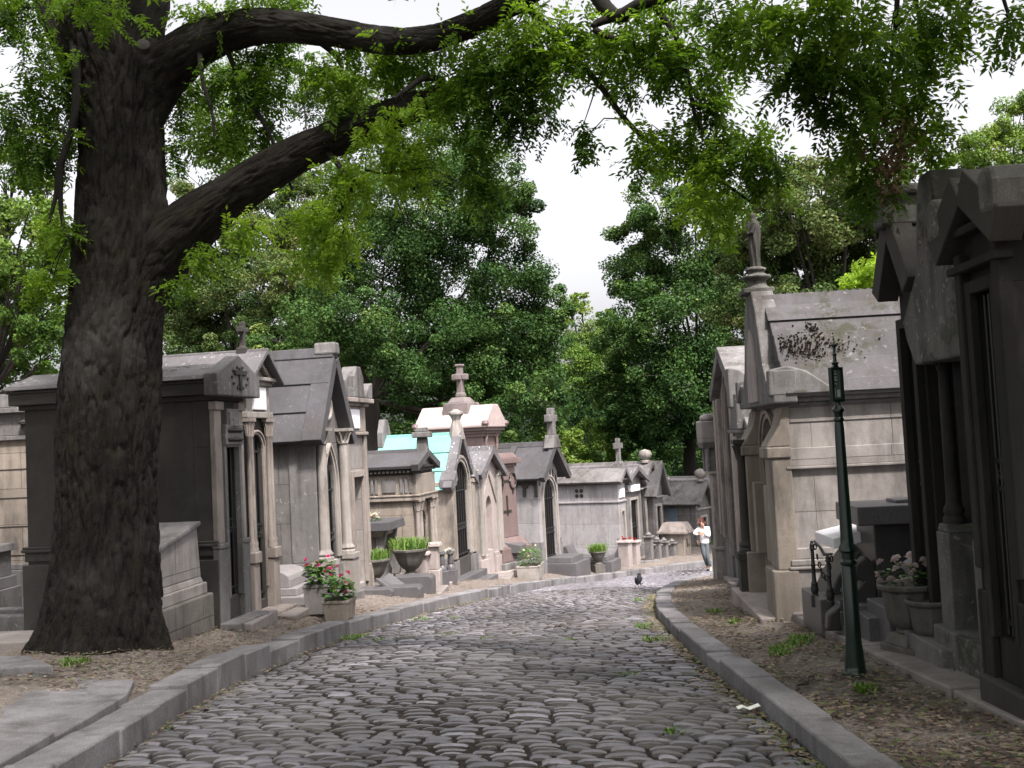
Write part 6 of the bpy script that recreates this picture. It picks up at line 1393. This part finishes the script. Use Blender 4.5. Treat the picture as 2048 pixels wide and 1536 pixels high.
def canopy(blobs, parent, lf=.31, lw=.066, cover=4.6, org=org):
    Vt = []; Tt = []; tw = MB()
    for px, py, rx, ry, Y, t, dn in blobs:
        if rx < 3: continue
        c = np.array(at(px, py, Y)); a, b = rx*Y/FPX, ry*Y/FPX; m = max(3, int(dn*cover*math.pi*a*b/.0125)); k = max(1, int(m/9))
        cl = nrng.normal(0, 1, (k, 3)); cl /= np.linalg.norm(cl, axis=1)[:, None]; cl *= nrng.uniform(.35, .95, k)[:, None]; ctr = c+cl*np.array([a, max(a, b)*1.0, b])
        w = nrng.integers(0, k, m); sp = min(a, b)*.36+.04; base = ctr[w]+nrng.normal(0, 1, (m, 3))*np.array([sp, sp, sp*.7])
        out = (base-c)/np.array([a, max(a, b), b]); d = out*.55+nrng.normal(0, .5, (m, 3)); d[:, 2] -= .5; d /= np.linalg.norm(d, axis=1)[:, None]
        n = nrng.normal(0, .35, (m, 3)); n[:, 2] += 1; L = lf*nrng.uniform(.7, 1.2, m); base = base-d*(L*.55)[:, None]
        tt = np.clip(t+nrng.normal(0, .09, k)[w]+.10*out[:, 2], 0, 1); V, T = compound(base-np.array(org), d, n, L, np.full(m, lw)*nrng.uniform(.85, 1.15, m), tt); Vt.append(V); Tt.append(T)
        # the twig that carries the spray
        if LP:
            j = min(range(len(LP)), key=lambda q: (LP[q][0]-Vector(c)).length); s = LP[j][0]; e = Vector(c); 
            if (s-e).length < .95:
                mid = (s+e)/2+Vector((rng.uniform(-.06, .06), rng.uniform(-.1, .1), rng.uniform(.0, .14))); r0 = min(.008, LP[j][1]*.5)
                tw.tube([tuple(local(q)) for q in (s, s*.6+mid*.4, mid, mid*.5+e*.5, e)], [r0, r0*.85, r0*.7, r0*.55, .003], 5)
        for q in range(min(k, 6)):
            e = Vector(ctr[q]); s = Vector(c); tw.tube([tuple(s-org), tuple((s+e)/2+Vector((0, 0, .03))-org), tuple(e-org)], [.005, .004, .002], 4)
    V = np.concatenate(Vt); T = np.concatenate(Tt); o = npmesh('crown', V, np.arange(len(V)).reshape(-1, 4), M['locust'], parent, tint=T)
    if tw.v: tag(tw.build('twigs', M['twigbark'], parent), kind='stuff')
    return len(V)
print('canopy verts', canopy(CAN, TREE))
# unseen crown above the frame, widened and cut back to shade the ground below
LP_keep = LP; LP = []
Vt = []; Tt = []
for _ in range(620):
    x, y, z = rng.uniform(-10, 5), rng.uniform(-7, 10), rng.uniform(5.5, 12.5)
    if z < CZ + max(0, y)*.50 + .5 or noise.noise((x*.45, y*.45, z*.4)) < -.1: continue
    m = 36; base = np.array([x, y, z])+nrng.normal(0, .45, (m, 3)); d = nrng.normal(0, 1, (m, 3)); d[:, 2] -= .5; d /= np.linalg.norm(d, axis=1)[:, None]; n = nrng.normal(0, .4, (m, 3)); n[:, 2] += 1
    V, T = compound(base-np.array(org), d, n, np.full(m, .42), np.full(m, .13), np.full(m, rng.uniform(.3, .7)), K=4); Vt.append(V); Tt.append(T)
V = np.concatenate(Vt); npmesh('shade_crown', V, np.arange(len(V)).reshape(-1, 4), M['locust'], TREE, tint=np.concatenate(Tt))
# dry seed clusters caught in the right-hand sprays
M['dry'] = leafmat('dry seed pods', [(.08, .05, .03), (.16, .10, .06), (.24, .17, .11)], trans=.15)
V = []; Fq = []; Tn = []
for px, py, Y, n, rr in ((1790, 275, 7.2, 130, .11), (1775, 310, 7.2, 110, .1), (1805, 300, 7.2, 70, .08), (1780, 375, 7.3, 90, .08), (1735, 300, 7.2, 50, .07)):
    c = at(px, py, Y)-org
    for _ in range(n):
        p = c+Vector((rng.gauss(0, rr*.6), rng.gauss(0, rr*.6), rng.gauss(0, rr))); d = Vector((rng.gauss(0, 1), rng.gauss(0, 1), rng.gauss(-.6, 1))).normalized()*.035; s_ = d.cross(Vector((rng.random(), rng.random(), rng.random()))).normalized()*.008
        k = len(V); V += [tuple(p-s_), tuple(p+s_), tuple(p+d+s_), tuple(p+d-s_)]; Fq.append((k, k+1, k+2, k+3)); Tn.append(rng.random())
tag(npmesh('seed_pods', V, Fq, M['dry'], TREE, tint=Tn), kind='stuff')
# pruned stub and pale knot
mb = MB(); p = local(at(287, 92, 10.42)); mb.lathe([(.07, -.05), (.075, 0), (.06, .04), (.03, .05), (0, .052)], 14); o = mb.build('knot', M['sooty'], TREE, smooth=50); o.location = p; o.rotation_euler = (R(80), 0, .3)
LP = LP_keep

# ============ trees behind
M['lf_dark'] = leafmat('linden leaf', [(.016, .042, .014), (.034, .076, .022), (.06, .12, .032), (.11, .18, .045), (.22, .25, .075)], trans=.34, rough=.6, spec=.12)
M['lf_mid'] = leafmat('maple leaf', [(.02, .048, .012), (.042, .096, .02), (.08, .155, .03), (.14, .22, .046), (.21, .26, .08)], trans=.38, spec=.12)
M['lf_light'] = leafmat('light leaf', [(.03, .065, .016), (.065, .125, .026), (.11, .19, .04), (.17, .26, .05), (.25, .30, .09)], trans=.42, spec=.12)
M['lf_brown'] = leafmat('seeded leaf', [(.022, .046, .016), (.046, .088, .026), (.085, .13, .04), (.135, .16, .055), (.19, .16, .075)], trans=.34, spec=.12)
def lobe_leaves(c, a, b, n, size, t0, up=.5):
    k = max(14, int(a*b*9)); u = nrng.normal(0, 1, (k, 3)); u /= np.linalg.norm(u, axis=1)[:, None]; u *= nrng.uniform(.25, 1.0, k)[:, None]**.6
    ctr = c+u*np.array([a, a, b]); w = nrng.integers(0, k, n); sr = min(a, b)*nrng.uniform(.18, .42, k)[w]
    v = nrng.normal(0, 1, (n, 3)); v /= np.linalg.norm(v, axis=1)[:, None]; v *= (nrng.random(n)**.4)[:, None]; P = ctr[w]+v*sr[:, None]*np.array([1.1, 1.1, .85])
    nrm = v*.7+nrng.normal(0, .55, (n, 3)); nrm[:, 2] += up; nrm /= np.linalg.norm(nrm, axis=1)[:, None]
    e1 = np.cross(nrm, nrng.normal(0, 1, (n, 3))); e1 /= np.linalg.norm(e1, axis=1)[:, None]; e2 = np.cross(nrm, e1); s = (size*nrng.uniform(.6, 1.25, n))[:, None]
    s = s*.68; q = np.stack([P-e1*s*.55, P-e2*s*.36+nrm*s*.06, P+e1*s*.55-nrm*s*.08, P+e2*s*.36+nrm*s*.06], 1)
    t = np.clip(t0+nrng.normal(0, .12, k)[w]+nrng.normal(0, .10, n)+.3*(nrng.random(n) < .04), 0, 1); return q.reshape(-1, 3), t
def bg_tree(label, Y, trunk, lobes, mat, size=.13, dens=75, name='broadleaf_tree', dz=0, group='trees behind the tombs', cat='tree', spread=1.0, parts=True):
    px, base_py, r, fork_py = trunk; b = at(px, base_py, Y); z0 = tz(b.x, b.y); T0 = thing(name, label, cat, (b.x, b.y, z0), 0, group); org = Vector((b.x, b.y, z0))
    Vs = []; Ts = []; mb = MB(); fk = at(px, fork_py, Y)-org; fk.x += .15
    mb.tube([(0, 0, -.4), (0, 0, .1), (.05, .03, fk.z*.45), tuple(fk)], [r*1.5, r*1.15, r*.95, r*.8], 12)
    for i, l in enumerate(lobes):
        lx, ly, rx, ry = l[:4]; t = l[4] if len(l) > 4 else .42; dY = rng.uniform(-1, 1)*min(2.5, Y*.06)*spread
        c = at(lx, ly, Y+dY)-org; s = (Y+dY)/FPX; a, bb = rx*s*1.05, ry*s*1.05; n = int(dens*17*a*bb*math.pi)
        V, Tt = lobe_leaves(np.array(c), a, bb, n, size, t); Vs.append(V); Ts.append(Tt)
        m1 = fk*.55+Vector(c)*.45+Vector((0, 0, -.1*abs(c.x-fk.x))); rr = r*.26
        mb.tube([tuple(fk), tuple(fk*.7+m1*.3), tuple(m1), tuple(m1*.4+Vector(c)*.6), tuple(c)], [rr, rr*.85, rr*.6, rr*.4, .02], 7)
        for _ in range(5):
            e = Vector(c)+Vector((rng.uniform(-.8, .8)*a, rng.uniform(-.8, .8)*a, rng.uniform(-.4, .9)*bb)); s0 = m1*.3+Vector(c)*.7; mb.tube([tuple(s0), tuple((s0+e)/2+Vector((0, 0, .1))), tuple(e)], [rr*.32, rr*.22, .012], 5)
    V = np.concatenate(Vs); npmesh('crown', V, np.arange(len(V)).reshape(-1, 4), M[mat], T0, tint=np.concatenate(Ts)); mb.build('trunk', M['trunk_bg'], T0, smooth=50); return len(V)//4
M['trunk_bg'] = plain('distant bark', (.022, .018, .015), rough=.95, scale=8, bump=.6)
tot = 0
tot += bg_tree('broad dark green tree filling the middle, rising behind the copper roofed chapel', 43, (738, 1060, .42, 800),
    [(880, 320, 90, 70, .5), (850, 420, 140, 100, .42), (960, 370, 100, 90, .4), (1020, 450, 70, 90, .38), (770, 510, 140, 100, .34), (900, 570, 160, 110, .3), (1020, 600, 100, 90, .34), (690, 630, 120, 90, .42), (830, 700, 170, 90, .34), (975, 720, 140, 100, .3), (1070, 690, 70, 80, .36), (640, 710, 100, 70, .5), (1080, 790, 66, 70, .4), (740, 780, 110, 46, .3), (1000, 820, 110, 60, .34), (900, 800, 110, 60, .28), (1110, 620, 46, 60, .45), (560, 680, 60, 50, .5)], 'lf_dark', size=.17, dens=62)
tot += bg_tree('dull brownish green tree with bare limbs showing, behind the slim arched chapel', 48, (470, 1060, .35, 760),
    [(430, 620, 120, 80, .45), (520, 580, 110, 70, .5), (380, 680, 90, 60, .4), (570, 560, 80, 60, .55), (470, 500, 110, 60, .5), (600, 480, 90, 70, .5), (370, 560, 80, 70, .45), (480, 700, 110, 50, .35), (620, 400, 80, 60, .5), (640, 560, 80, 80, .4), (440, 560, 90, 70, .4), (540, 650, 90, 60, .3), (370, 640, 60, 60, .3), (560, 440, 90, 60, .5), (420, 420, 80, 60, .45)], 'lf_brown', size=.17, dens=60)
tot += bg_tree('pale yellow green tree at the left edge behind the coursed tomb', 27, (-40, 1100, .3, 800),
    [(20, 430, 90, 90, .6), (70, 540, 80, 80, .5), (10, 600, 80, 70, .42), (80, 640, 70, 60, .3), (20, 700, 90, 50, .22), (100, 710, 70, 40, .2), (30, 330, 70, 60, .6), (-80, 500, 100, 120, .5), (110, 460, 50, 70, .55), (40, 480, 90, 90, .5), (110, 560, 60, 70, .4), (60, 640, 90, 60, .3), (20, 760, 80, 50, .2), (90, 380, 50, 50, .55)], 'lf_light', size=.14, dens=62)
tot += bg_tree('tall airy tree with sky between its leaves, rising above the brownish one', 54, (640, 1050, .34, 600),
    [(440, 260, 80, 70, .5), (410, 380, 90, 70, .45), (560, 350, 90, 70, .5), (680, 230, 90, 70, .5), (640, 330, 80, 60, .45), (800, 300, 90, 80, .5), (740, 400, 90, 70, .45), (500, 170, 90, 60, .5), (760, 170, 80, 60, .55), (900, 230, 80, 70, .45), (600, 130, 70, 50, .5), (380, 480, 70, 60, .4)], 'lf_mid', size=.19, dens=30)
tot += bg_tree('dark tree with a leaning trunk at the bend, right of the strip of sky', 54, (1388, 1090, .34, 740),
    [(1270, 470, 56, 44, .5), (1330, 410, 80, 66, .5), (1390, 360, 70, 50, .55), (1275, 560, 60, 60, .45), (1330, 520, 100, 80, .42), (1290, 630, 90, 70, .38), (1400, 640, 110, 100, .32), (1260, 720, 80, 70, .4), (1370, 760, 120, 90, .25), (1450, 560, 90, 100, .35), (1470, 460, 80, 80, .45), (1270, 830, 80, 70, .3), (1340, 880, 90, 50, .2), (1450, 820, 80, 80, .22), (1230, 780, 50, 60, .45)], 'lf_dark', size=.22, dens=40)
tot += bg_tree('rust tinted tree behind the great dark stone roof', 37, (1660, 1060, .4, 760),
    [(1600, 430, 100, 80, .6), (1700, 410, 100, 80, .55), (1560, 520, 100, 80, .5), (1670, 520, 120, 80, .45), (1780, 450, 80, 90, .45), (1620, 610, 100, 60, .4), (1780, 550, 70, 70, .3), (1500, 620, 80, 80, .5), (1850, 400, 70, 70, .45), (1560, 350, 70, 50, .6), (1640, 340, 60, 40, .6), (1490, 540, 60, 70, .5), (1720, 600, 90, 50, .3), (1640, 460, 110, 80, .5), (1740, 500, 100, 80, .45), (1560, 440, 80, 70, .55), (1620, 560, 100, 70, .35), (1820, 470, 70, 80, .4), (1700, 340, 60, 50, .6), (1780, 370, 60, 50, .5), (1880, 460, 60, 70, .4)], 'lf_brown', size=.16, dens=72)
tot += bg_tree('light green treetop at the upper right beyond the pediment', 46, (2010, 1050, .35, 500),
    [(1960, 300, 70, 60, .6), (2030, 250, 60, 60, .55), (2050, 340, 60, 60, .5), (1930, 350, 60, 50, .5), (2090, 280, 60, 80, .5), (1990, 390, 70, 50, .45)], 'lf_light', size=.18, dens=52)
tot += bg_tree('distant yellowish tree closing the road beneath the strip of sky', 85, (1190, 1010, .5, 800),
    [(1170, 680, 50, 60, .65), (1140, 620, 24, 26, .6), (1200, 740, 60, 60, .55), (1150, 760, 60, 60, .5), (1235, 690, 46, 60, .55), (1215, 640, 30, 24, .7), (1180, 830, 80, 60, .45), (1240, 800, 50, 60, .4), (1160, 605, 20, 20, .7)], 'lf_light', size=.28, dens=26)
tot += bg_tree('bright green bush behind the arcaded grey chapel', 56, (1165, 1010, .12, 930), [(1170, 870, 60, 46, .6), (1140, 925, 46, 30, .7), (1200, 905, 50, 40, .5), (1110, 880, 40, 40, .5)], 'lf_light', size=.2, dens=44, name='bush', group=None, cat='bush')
print('bg leaves', tot)
# sapling with feathered leaves behind the great roof
b = at(1742, 900, 15.2); T0 = thing('sapling', 'bright green feathery sapling peeping over the ridge of the great stone roof', 'sapling', (b.x, b.y, tz(b.x, b.y))); o_ = Vector(T0.location)
_lp = LP; LP = []
canopy([(1740, 555, 40, 34, 15.2, .8, 1), (1770, 590, 44, 22, 15.2, .7, 1), (1705, 590, 26, 14, 15.2, .85, 1), (1760, 535, 30, 24, 15.2, .75, 1), (1735, 530, 26, 14, 15.2, .9, .7)], T0, lf=.34, lw=.12, cover=1.6, org=o_)
mb = MB(); tp_ = at(1745, 570, 15.2)-o_; mb.tube([(0, 0, -.2), tuple(tp_*.5+Vector((.1, 0, 0))), tuple(tp_)], [.05, .035, .015], 7); mb.build('trunk', M['trunk_bg'], T0); LP = _lp
# unseen trees added to shade the right-hand row, the near road and the path
def shade_tree(label, x, y, h, rad, n, r=.35):
    T0 = thing('broadleaf_tree', label, 'tree', (x, y, tz(x, y)), 0, None); mb = MB(); mb.tube([(0, 0, -.4), (.05, 0, h*.3), (.1, .1, h*.62), (0, .2, h*.85)], [r*1.3, r, r*.7, r*.3], 12); Vs = []; Ts = []
    for i in range(n):
        a = i*2.4; q = rad*(i+.5)**.5/n**.5; c = Vector((q*math.cos(a), q*math.sin(a), h*(.72+.25*rng.random())*(1-.25*(q/rad)**2))); V, Tt = lobe_leaves(np.array(c), rad*.34, rad*.24, 520, .26, rng.uniform(.3, .5)); Vs.append(V); Ts.append(Tt)
        mb.tube([(.08, .08, h*.5), tuple(c*.5+Vector((0, 0, h*.28))), tuple(c)], [r*.3, r*.2, .02], 6)
    V = np.concatenate(Vs); npmesh('crown', V, np.arange(len(V)).reshape(-1, 4), M['lf_mid'], T0, tint=np.concatenate(Ts)); mb.build('trunk', M['trunk_bg'], T0, smooth=50)
shade_tree('unseen tree added for shade behind the right hand row, its crown above the picture', 7.4, 2.0, 11.5, 4.6, 30)
shade_tree('unseen tree added for shade behind the left hand row, its crown above the picture', -9.5, 5.5, 12, 4.2, 22)
shade_tree('unseen tree added for shade beside the path behind the viewpoint', 4.5, -6.5, 12, 4.5, 24); shade_tree('unseen tree added for shade left of the path behind the viewpoint', -5.5, -9, 12, 4.8, 26); shade_tree('unseen tree added for shade farther back along the path behind the viewpoint', 1.5, -15, 11, 5, 26); shade_tree('unseen tree added for shade off to the right behind the viewpoint', 11, -3.5, 12, 4.8, 26)
# far-off wood that reads as one mass
Vs = []; Ts = []
for _ in range(150):
    px = rng.uniform(-150, 2200); Y = rng.uniform(58, 80)
    if 1120 < px < 1260: py = rng.uniform(800, 960)
    elif px < 1120: py = rng.uniform(640, 960)
    else: py = rng.uniform(720, 970)
    c = np.array(at(px, py, Y)); a = rng.uniform(1.6, 3.2); b_ = a*rng.uniform(.6, .9); V, T = lobe_leaves(c, a, b_, int(75*a*b_*3.14), .32, rng.uniform(.12, .42)); Vs.append(V); Ts.append(T)
V = np.concatenate(Vs); tag(npmesh('woodland', V, np.arange(len(V)).reshape(-1, 4), M['lf_dark'], tint=np.concatenate(Ts)), kind='stuff')

# ============ person and bird
def skin(name, J, E, mat, parent=None, root=0, sub=2):
    me = bpy.data.meshes.new(name); names = list(J); me.from_pydata([J[n][0] for n in names], [(names.index(a), names.index(b)) for a, b in E], [])
    bm = bmesh.new(); bm.from_mesh(me); bm.verts.layers.skin.verify(); bm.to_mesh(me); bm.free(); o = bpy.data.objects.new(name, me); COL.objects.link(o)
    o.modifiers.new('skin', 'SKIN').use_smooth_shade = True
    for i, n in enumerate(names):
        r = J[n][1]; me.skin_vertices[0].data[i].radius = r if isinstance(r, tuple) else (r, r); me.skin_vertices[0].data[i].use_root = (i == root)
    s = o.modifiers.new('sub', 'SUBSURF'); s.levels = sub; s.render_levels = sub; me.materials.append(mat)
    if parent: o.parent = parent
    return o
P = at(1420, 1144, 36.3); P.z = float(zg(P.y))+.03
T0 = thing('person', 'person in a white top and grey trousers walking with crossed arms at the bend', 'person', tuple(P))
sk = plain('skin', (.5, .28, .2), rough=.5, var=.1); wh = plain('white knit top', (.72, .69, .72), rough=.9, var=.1); gr = plain('grey green trousers', (.085, .10, .11), rough=.9); hr = plain('auburn hair', (.07, .022, .014), rough=.5, scale=60); dk = plain('dark hem cloth', (.02, .02, .025), rough=.8); sh = plain('pale shoe', (.6, .62, .5), rough=.6)
J = {'pel': ((-.13, 0, 1.0), (.08, .06)), 'sp': ((-.13, -.02, 1.18), (.05, .04)), 'ch': ((-.13, -.04, 1.36), (.07, .05)), 'nk': ((-.16, -.08, 1.50), .05), 'hd0': ((-.185, -.12, 1.57), .07), 'hd1': ((-.2, -.14, 1.66), .085), 'hd2': ((-.2, -.13, 1.72), .06), 'ns': ((-.235, -.225, 1.625), .016),
     'ls': ((-.3, -.02, 1.44), .055), 'le': ((-.50, -.12, 1.29), .042), 'lw': ((-.33, -.25, 1.27), .03), 'lh': ((-.26, -.28, 1.28), (.035, .018)), 'lf1': ((-.2, -.29, 1.29), .011), 'lf2': ((-.2, -.29, 1.265), .011), 'lf3': ((-.205, -.285, 1.245), .01), 'lf4': ((-.215, -.28, 1.225), .009), 'lt': ((-.25, -.27, 1.33), .011),
     'rs': ((.03, -.02, 1.44), .055), 're': ((.02, -.12, 1.18), .045), 'rw': ((-.2, -.24, 1.31), .03), 'rh': ((-.27, -.27, 1.34), (.035, .018)), 'rf1': ((-.34, -.28, 1.375), .011), 'rf2': ((-.345, -.28, 1.355), .011), 'rf3': ((-.345, -.275, 1.335), .01), 'rf4': ((-.335, -.27, 1.315), .009), 'rt': ((-.25, -.28, 1.39), .011),
     'lhip': ((-.21, 0, .93), .085), 'lk': ((-.17, -.06, .52), .055), 'la': ((-.06, .08, .1), .038), 'lb': ((-.08, -.06, .04), .035), 'rhip': ((-.06, 0, .93), .085), 'rk': ((-.08, -.08, .5), .055), 'ra': ((.03, -.02, .09), .038), 'rb': ((0, -.16, .035), .035)}
E = [('pel', 'sp'), ('sp', 'ch'), ('ch', 'nk'), ('nk', 'hd0'), ('hd0', 'hd1'), ('hd1', 'hd2'), ('hd1', 'ns'), ('ch', 'ls'), ('ls', 'le'), ('le', 'lw'), ('lw', 'lh'), ('lh', 'lf1'), ('lh', 'lf2'), ('lh', 'lf3'), ('lh', 'lf4'), ('lw', 'lt'), ('ch', 'rs'), ('rs', 're'), ('re', 'rw'), ('rw', 'rh'), ('rh', 'rf1'), ('rh', 'rf2'), ('rh', 'rf3'), ('rh', 'rf4'), ('rw', 'rt'), ('pel', 'lhip'), ('lhip', 'lk'), ('lk', 'la'), ('la', 'lb'), ('pel', 'rhip'), ('rhip', 'rk'), ('rk', 'ra'), ('ra', 'rb')]
skin('body', J, E, sk, T0)
g = lambda n, k=1.2, r=None: (J[n][0], r or (tuple(q*k for q in J[n][1]) if isinstance(J[n][1], tuple) else J[n][1]*k))
Jt = {'hem': ((-.13, 0, .90), (.18, .14)), 'pel': ((-.13, 0, 1.0), (.185, .145)), 'sp': g('sp', 1, (.15, .115)), 'ch': g('ch', 1, (.175, .125)), 'ls': g('ls', 1.5), 'le': g('le', 1.5), 'lw2': ((-.36, -.23, 1.272), .04), 'rs': g('rs', 1.5), 're': g('re', 1.5), 'rw2': ((-.15, -.215, 1.285), .04)}
skin('top', Jt, [('hem', 'pel'), ('pel', 'sp'), ('sp', 'ch'), ('ch', 'ls'), ('ls', 'le'), ('le', 'lw2'), ('ch', 'rs'), ('rs', 're'), ('re', 'rw2')], wh, T0)
Jp = {'wst': ((-.13, 0, 1.12), (.14, .11)), 'pel': ((-.13, 0, 1.0), (.16, .13)), 'lhip': g('lhip', 1.25), 'lk': g('lk', 1.45), 'la2': ((-.07, .07, .16), .062), 'rhip': g('rhip', 1.25), 'rk': g('rk', 1.45), 'ra2': ((.02, -.03, .14), .065)}
skin('trousers', Jp, [('wst', 'pel'), ('pel', 'lhip'), ('lhip', 'lk'), ('lk', 'la2'), ('pel', 'rhip'), ('rhip', 'rk'), ('rk', 'ra2')], gr, T0)
skin('hair', {'a': ((-.2, -.08, 1.7), .1), 'b': ((-.17, -.05, 1.62), .085), 'c': ((-.24, -.16, 1.74), .06)}, [('a', 'b'), ('a', 'c')], hr, T0)
for nm, a, b in (('lb', 'la', 'lb'), ('rb', 'ra', 'rb')):
    pa, pb = Vector(J[a][0]), Vector(J[b][0]); skin('shoe', {'h': (tuple(pa+Vector((0, .03, -.05))), .045), 'm': (tuple((pa+pb)/2+Vector((0, 0, -.03))), .046), 't': (tuple(pb+Vector((0, -.06, -.0))), .04)}, [('h', 'm'), ('m', 't')], sh if nm == 'rb' else dk, T0)
for dx in (-.03, .03):
    mb = MB(); mb.lathe([(0, -.011), (.011, 0), (0, .011)], 8); o = mb.build('eye', dk, T0, smooth=80); o.location = (-.225+dx*.9, -.215+dx*.2, 1.655)
bg = thing('handbag', 'brown slouchy handbag hanging from the arm of the walking person', 'bag', (P.x-.40, P.y-.12, P.z+1.0)); bm_ = plain('brown leather', (.07, .04, .03), rough=.55)
skin('bag_body', {'a': ((0, 0, .1), (.07, .05)), 'b': ((.01, 0, -.02), (.13, .075)), 'c': ((.02, 0, -.16), (.13, .08))}, [('a', 'b'), ('b', 'c')], bm_, bg)
mb = MB(); mb.tube([(-.07, 0, .08), (-.06, .0, .2), (-.02, .0, .3), (.04, 0, .3), (.07, 0, .18), (.07, 0, .06)], .014, 6); mb.build('strap', bm_, bg)
P = at(1279, 1177, 23.2); P.z = float(zg(P.y))+.045
T0 = thing('bird', 'small dark grey bird standing alone on the cobbles before the bend', 'bird', tuple(P), .4); bk = plain('slate grey feathers', (.05, .05, .062), rough=.5, scale=70)
skin('body', {'b': ((0, 0, .16), (.075, .07)), 't': ((0, .05, .09), (.05, .035)), 'tl': ((0, .09, .02), (.03, .01)), 'n': ((0, -.01, .235), (.05, .05)), 'h': ((0, -.02, .285), .036), 'k': ((.005, -.075, .285), .007), 'l1': ((-.03, 0, .07), .012), 'l2': ((-.032, -.005, .015), .007), 'l3': ((-.034, -.05, .004), .006), 'r1': ((.03, 0, .07), .012), 'r2': ((.032, -.005, .015), .007), 'r3': ((.034, -.05, .004), .006)},
     [('b', 't'), ('t', 'tl'), ('b', 'n'), ('n', 'h'), ('h', 'k'), ('b', 'l1'), ('l1', 'l2'), ('l2', 'l3'), ('b', 'r1'), ('r1', 'r2'), ('r2', 'r3')], bk, T0)
for sg in (-1, 1): skin('wing', {'a': ((sg*.068, 0, .21), (.02, .04)), 'b': ((sg*.07, .04, .13), (.016, .045)), 'c': ((sg*.035, .085, .04), (.008, .018))}, [('a', 'b'), ('b', 'c')], bk, T0)

# ============ daylight
AZ, EL = R(152), R(57)          # sun behind the camera's right shoulder (azimuth from +Y towards +X)
w = bpy.data.worlds.new('World'); SC.world = w; w.use_nodes = True; nt = w.node_tree; N = NT(nt)
sky = nt.nodes.new('ShaderNodeTexSky'); sky.sky_type = 'NISHITA'; sky.sun_disc = False; sky.sun_elevation = EL; sky.sun_rotation = AZ; sky.air_density = 1.0; sky.dust_density = 6.0; sky.ozone_density = .6
bgn = nt.nodes['Background']; bgn.inputs['Strength'].default_value = .15
hs = nt.nodes.new('ShaderNodeHueSaturation'); hs.inputs['Saturation'].default_value = .12; hs.inputs['Value'].default_value = 1.0; nt.links.new(sky.outputs[0], hs.inputs['Color']); tn = N.mix(1.0, hs.outputs[0], (1.0, .98, 1.005), 'MULTIPLY'); nt.links.new(tn, bgn.inputs['Color'])
ld = bpy.data.lights.new('sun', 'SUN'); ld.energy = 3.3; ld.angle = R(5); ld.color = (1, .93, .85); lo = bpy.data.objects.new('sun', ld); COL.objects.link(lo)
sd = Vector((math.sin(AZ)*math.cos(EL), math.cos(AZ)*math.cos(EL), math.sin(EL))); lo.rotation_euler = sd.to_track_quat('Z', 'Y').to_euler(); lo.location = (6, -8, 14)
SC.view_settings.view_transform = 'Standard'; SC.view_settings.look = 'None'; SC.view_settings.exposure = 1.25; SC.view_settings.gamma = 1
SC.render.engine = 'CYCLES'; SC.cycles.max_bounces = 8; SC.cycles.transmission_bounces = 4; SC.cycles.use_denoising = True
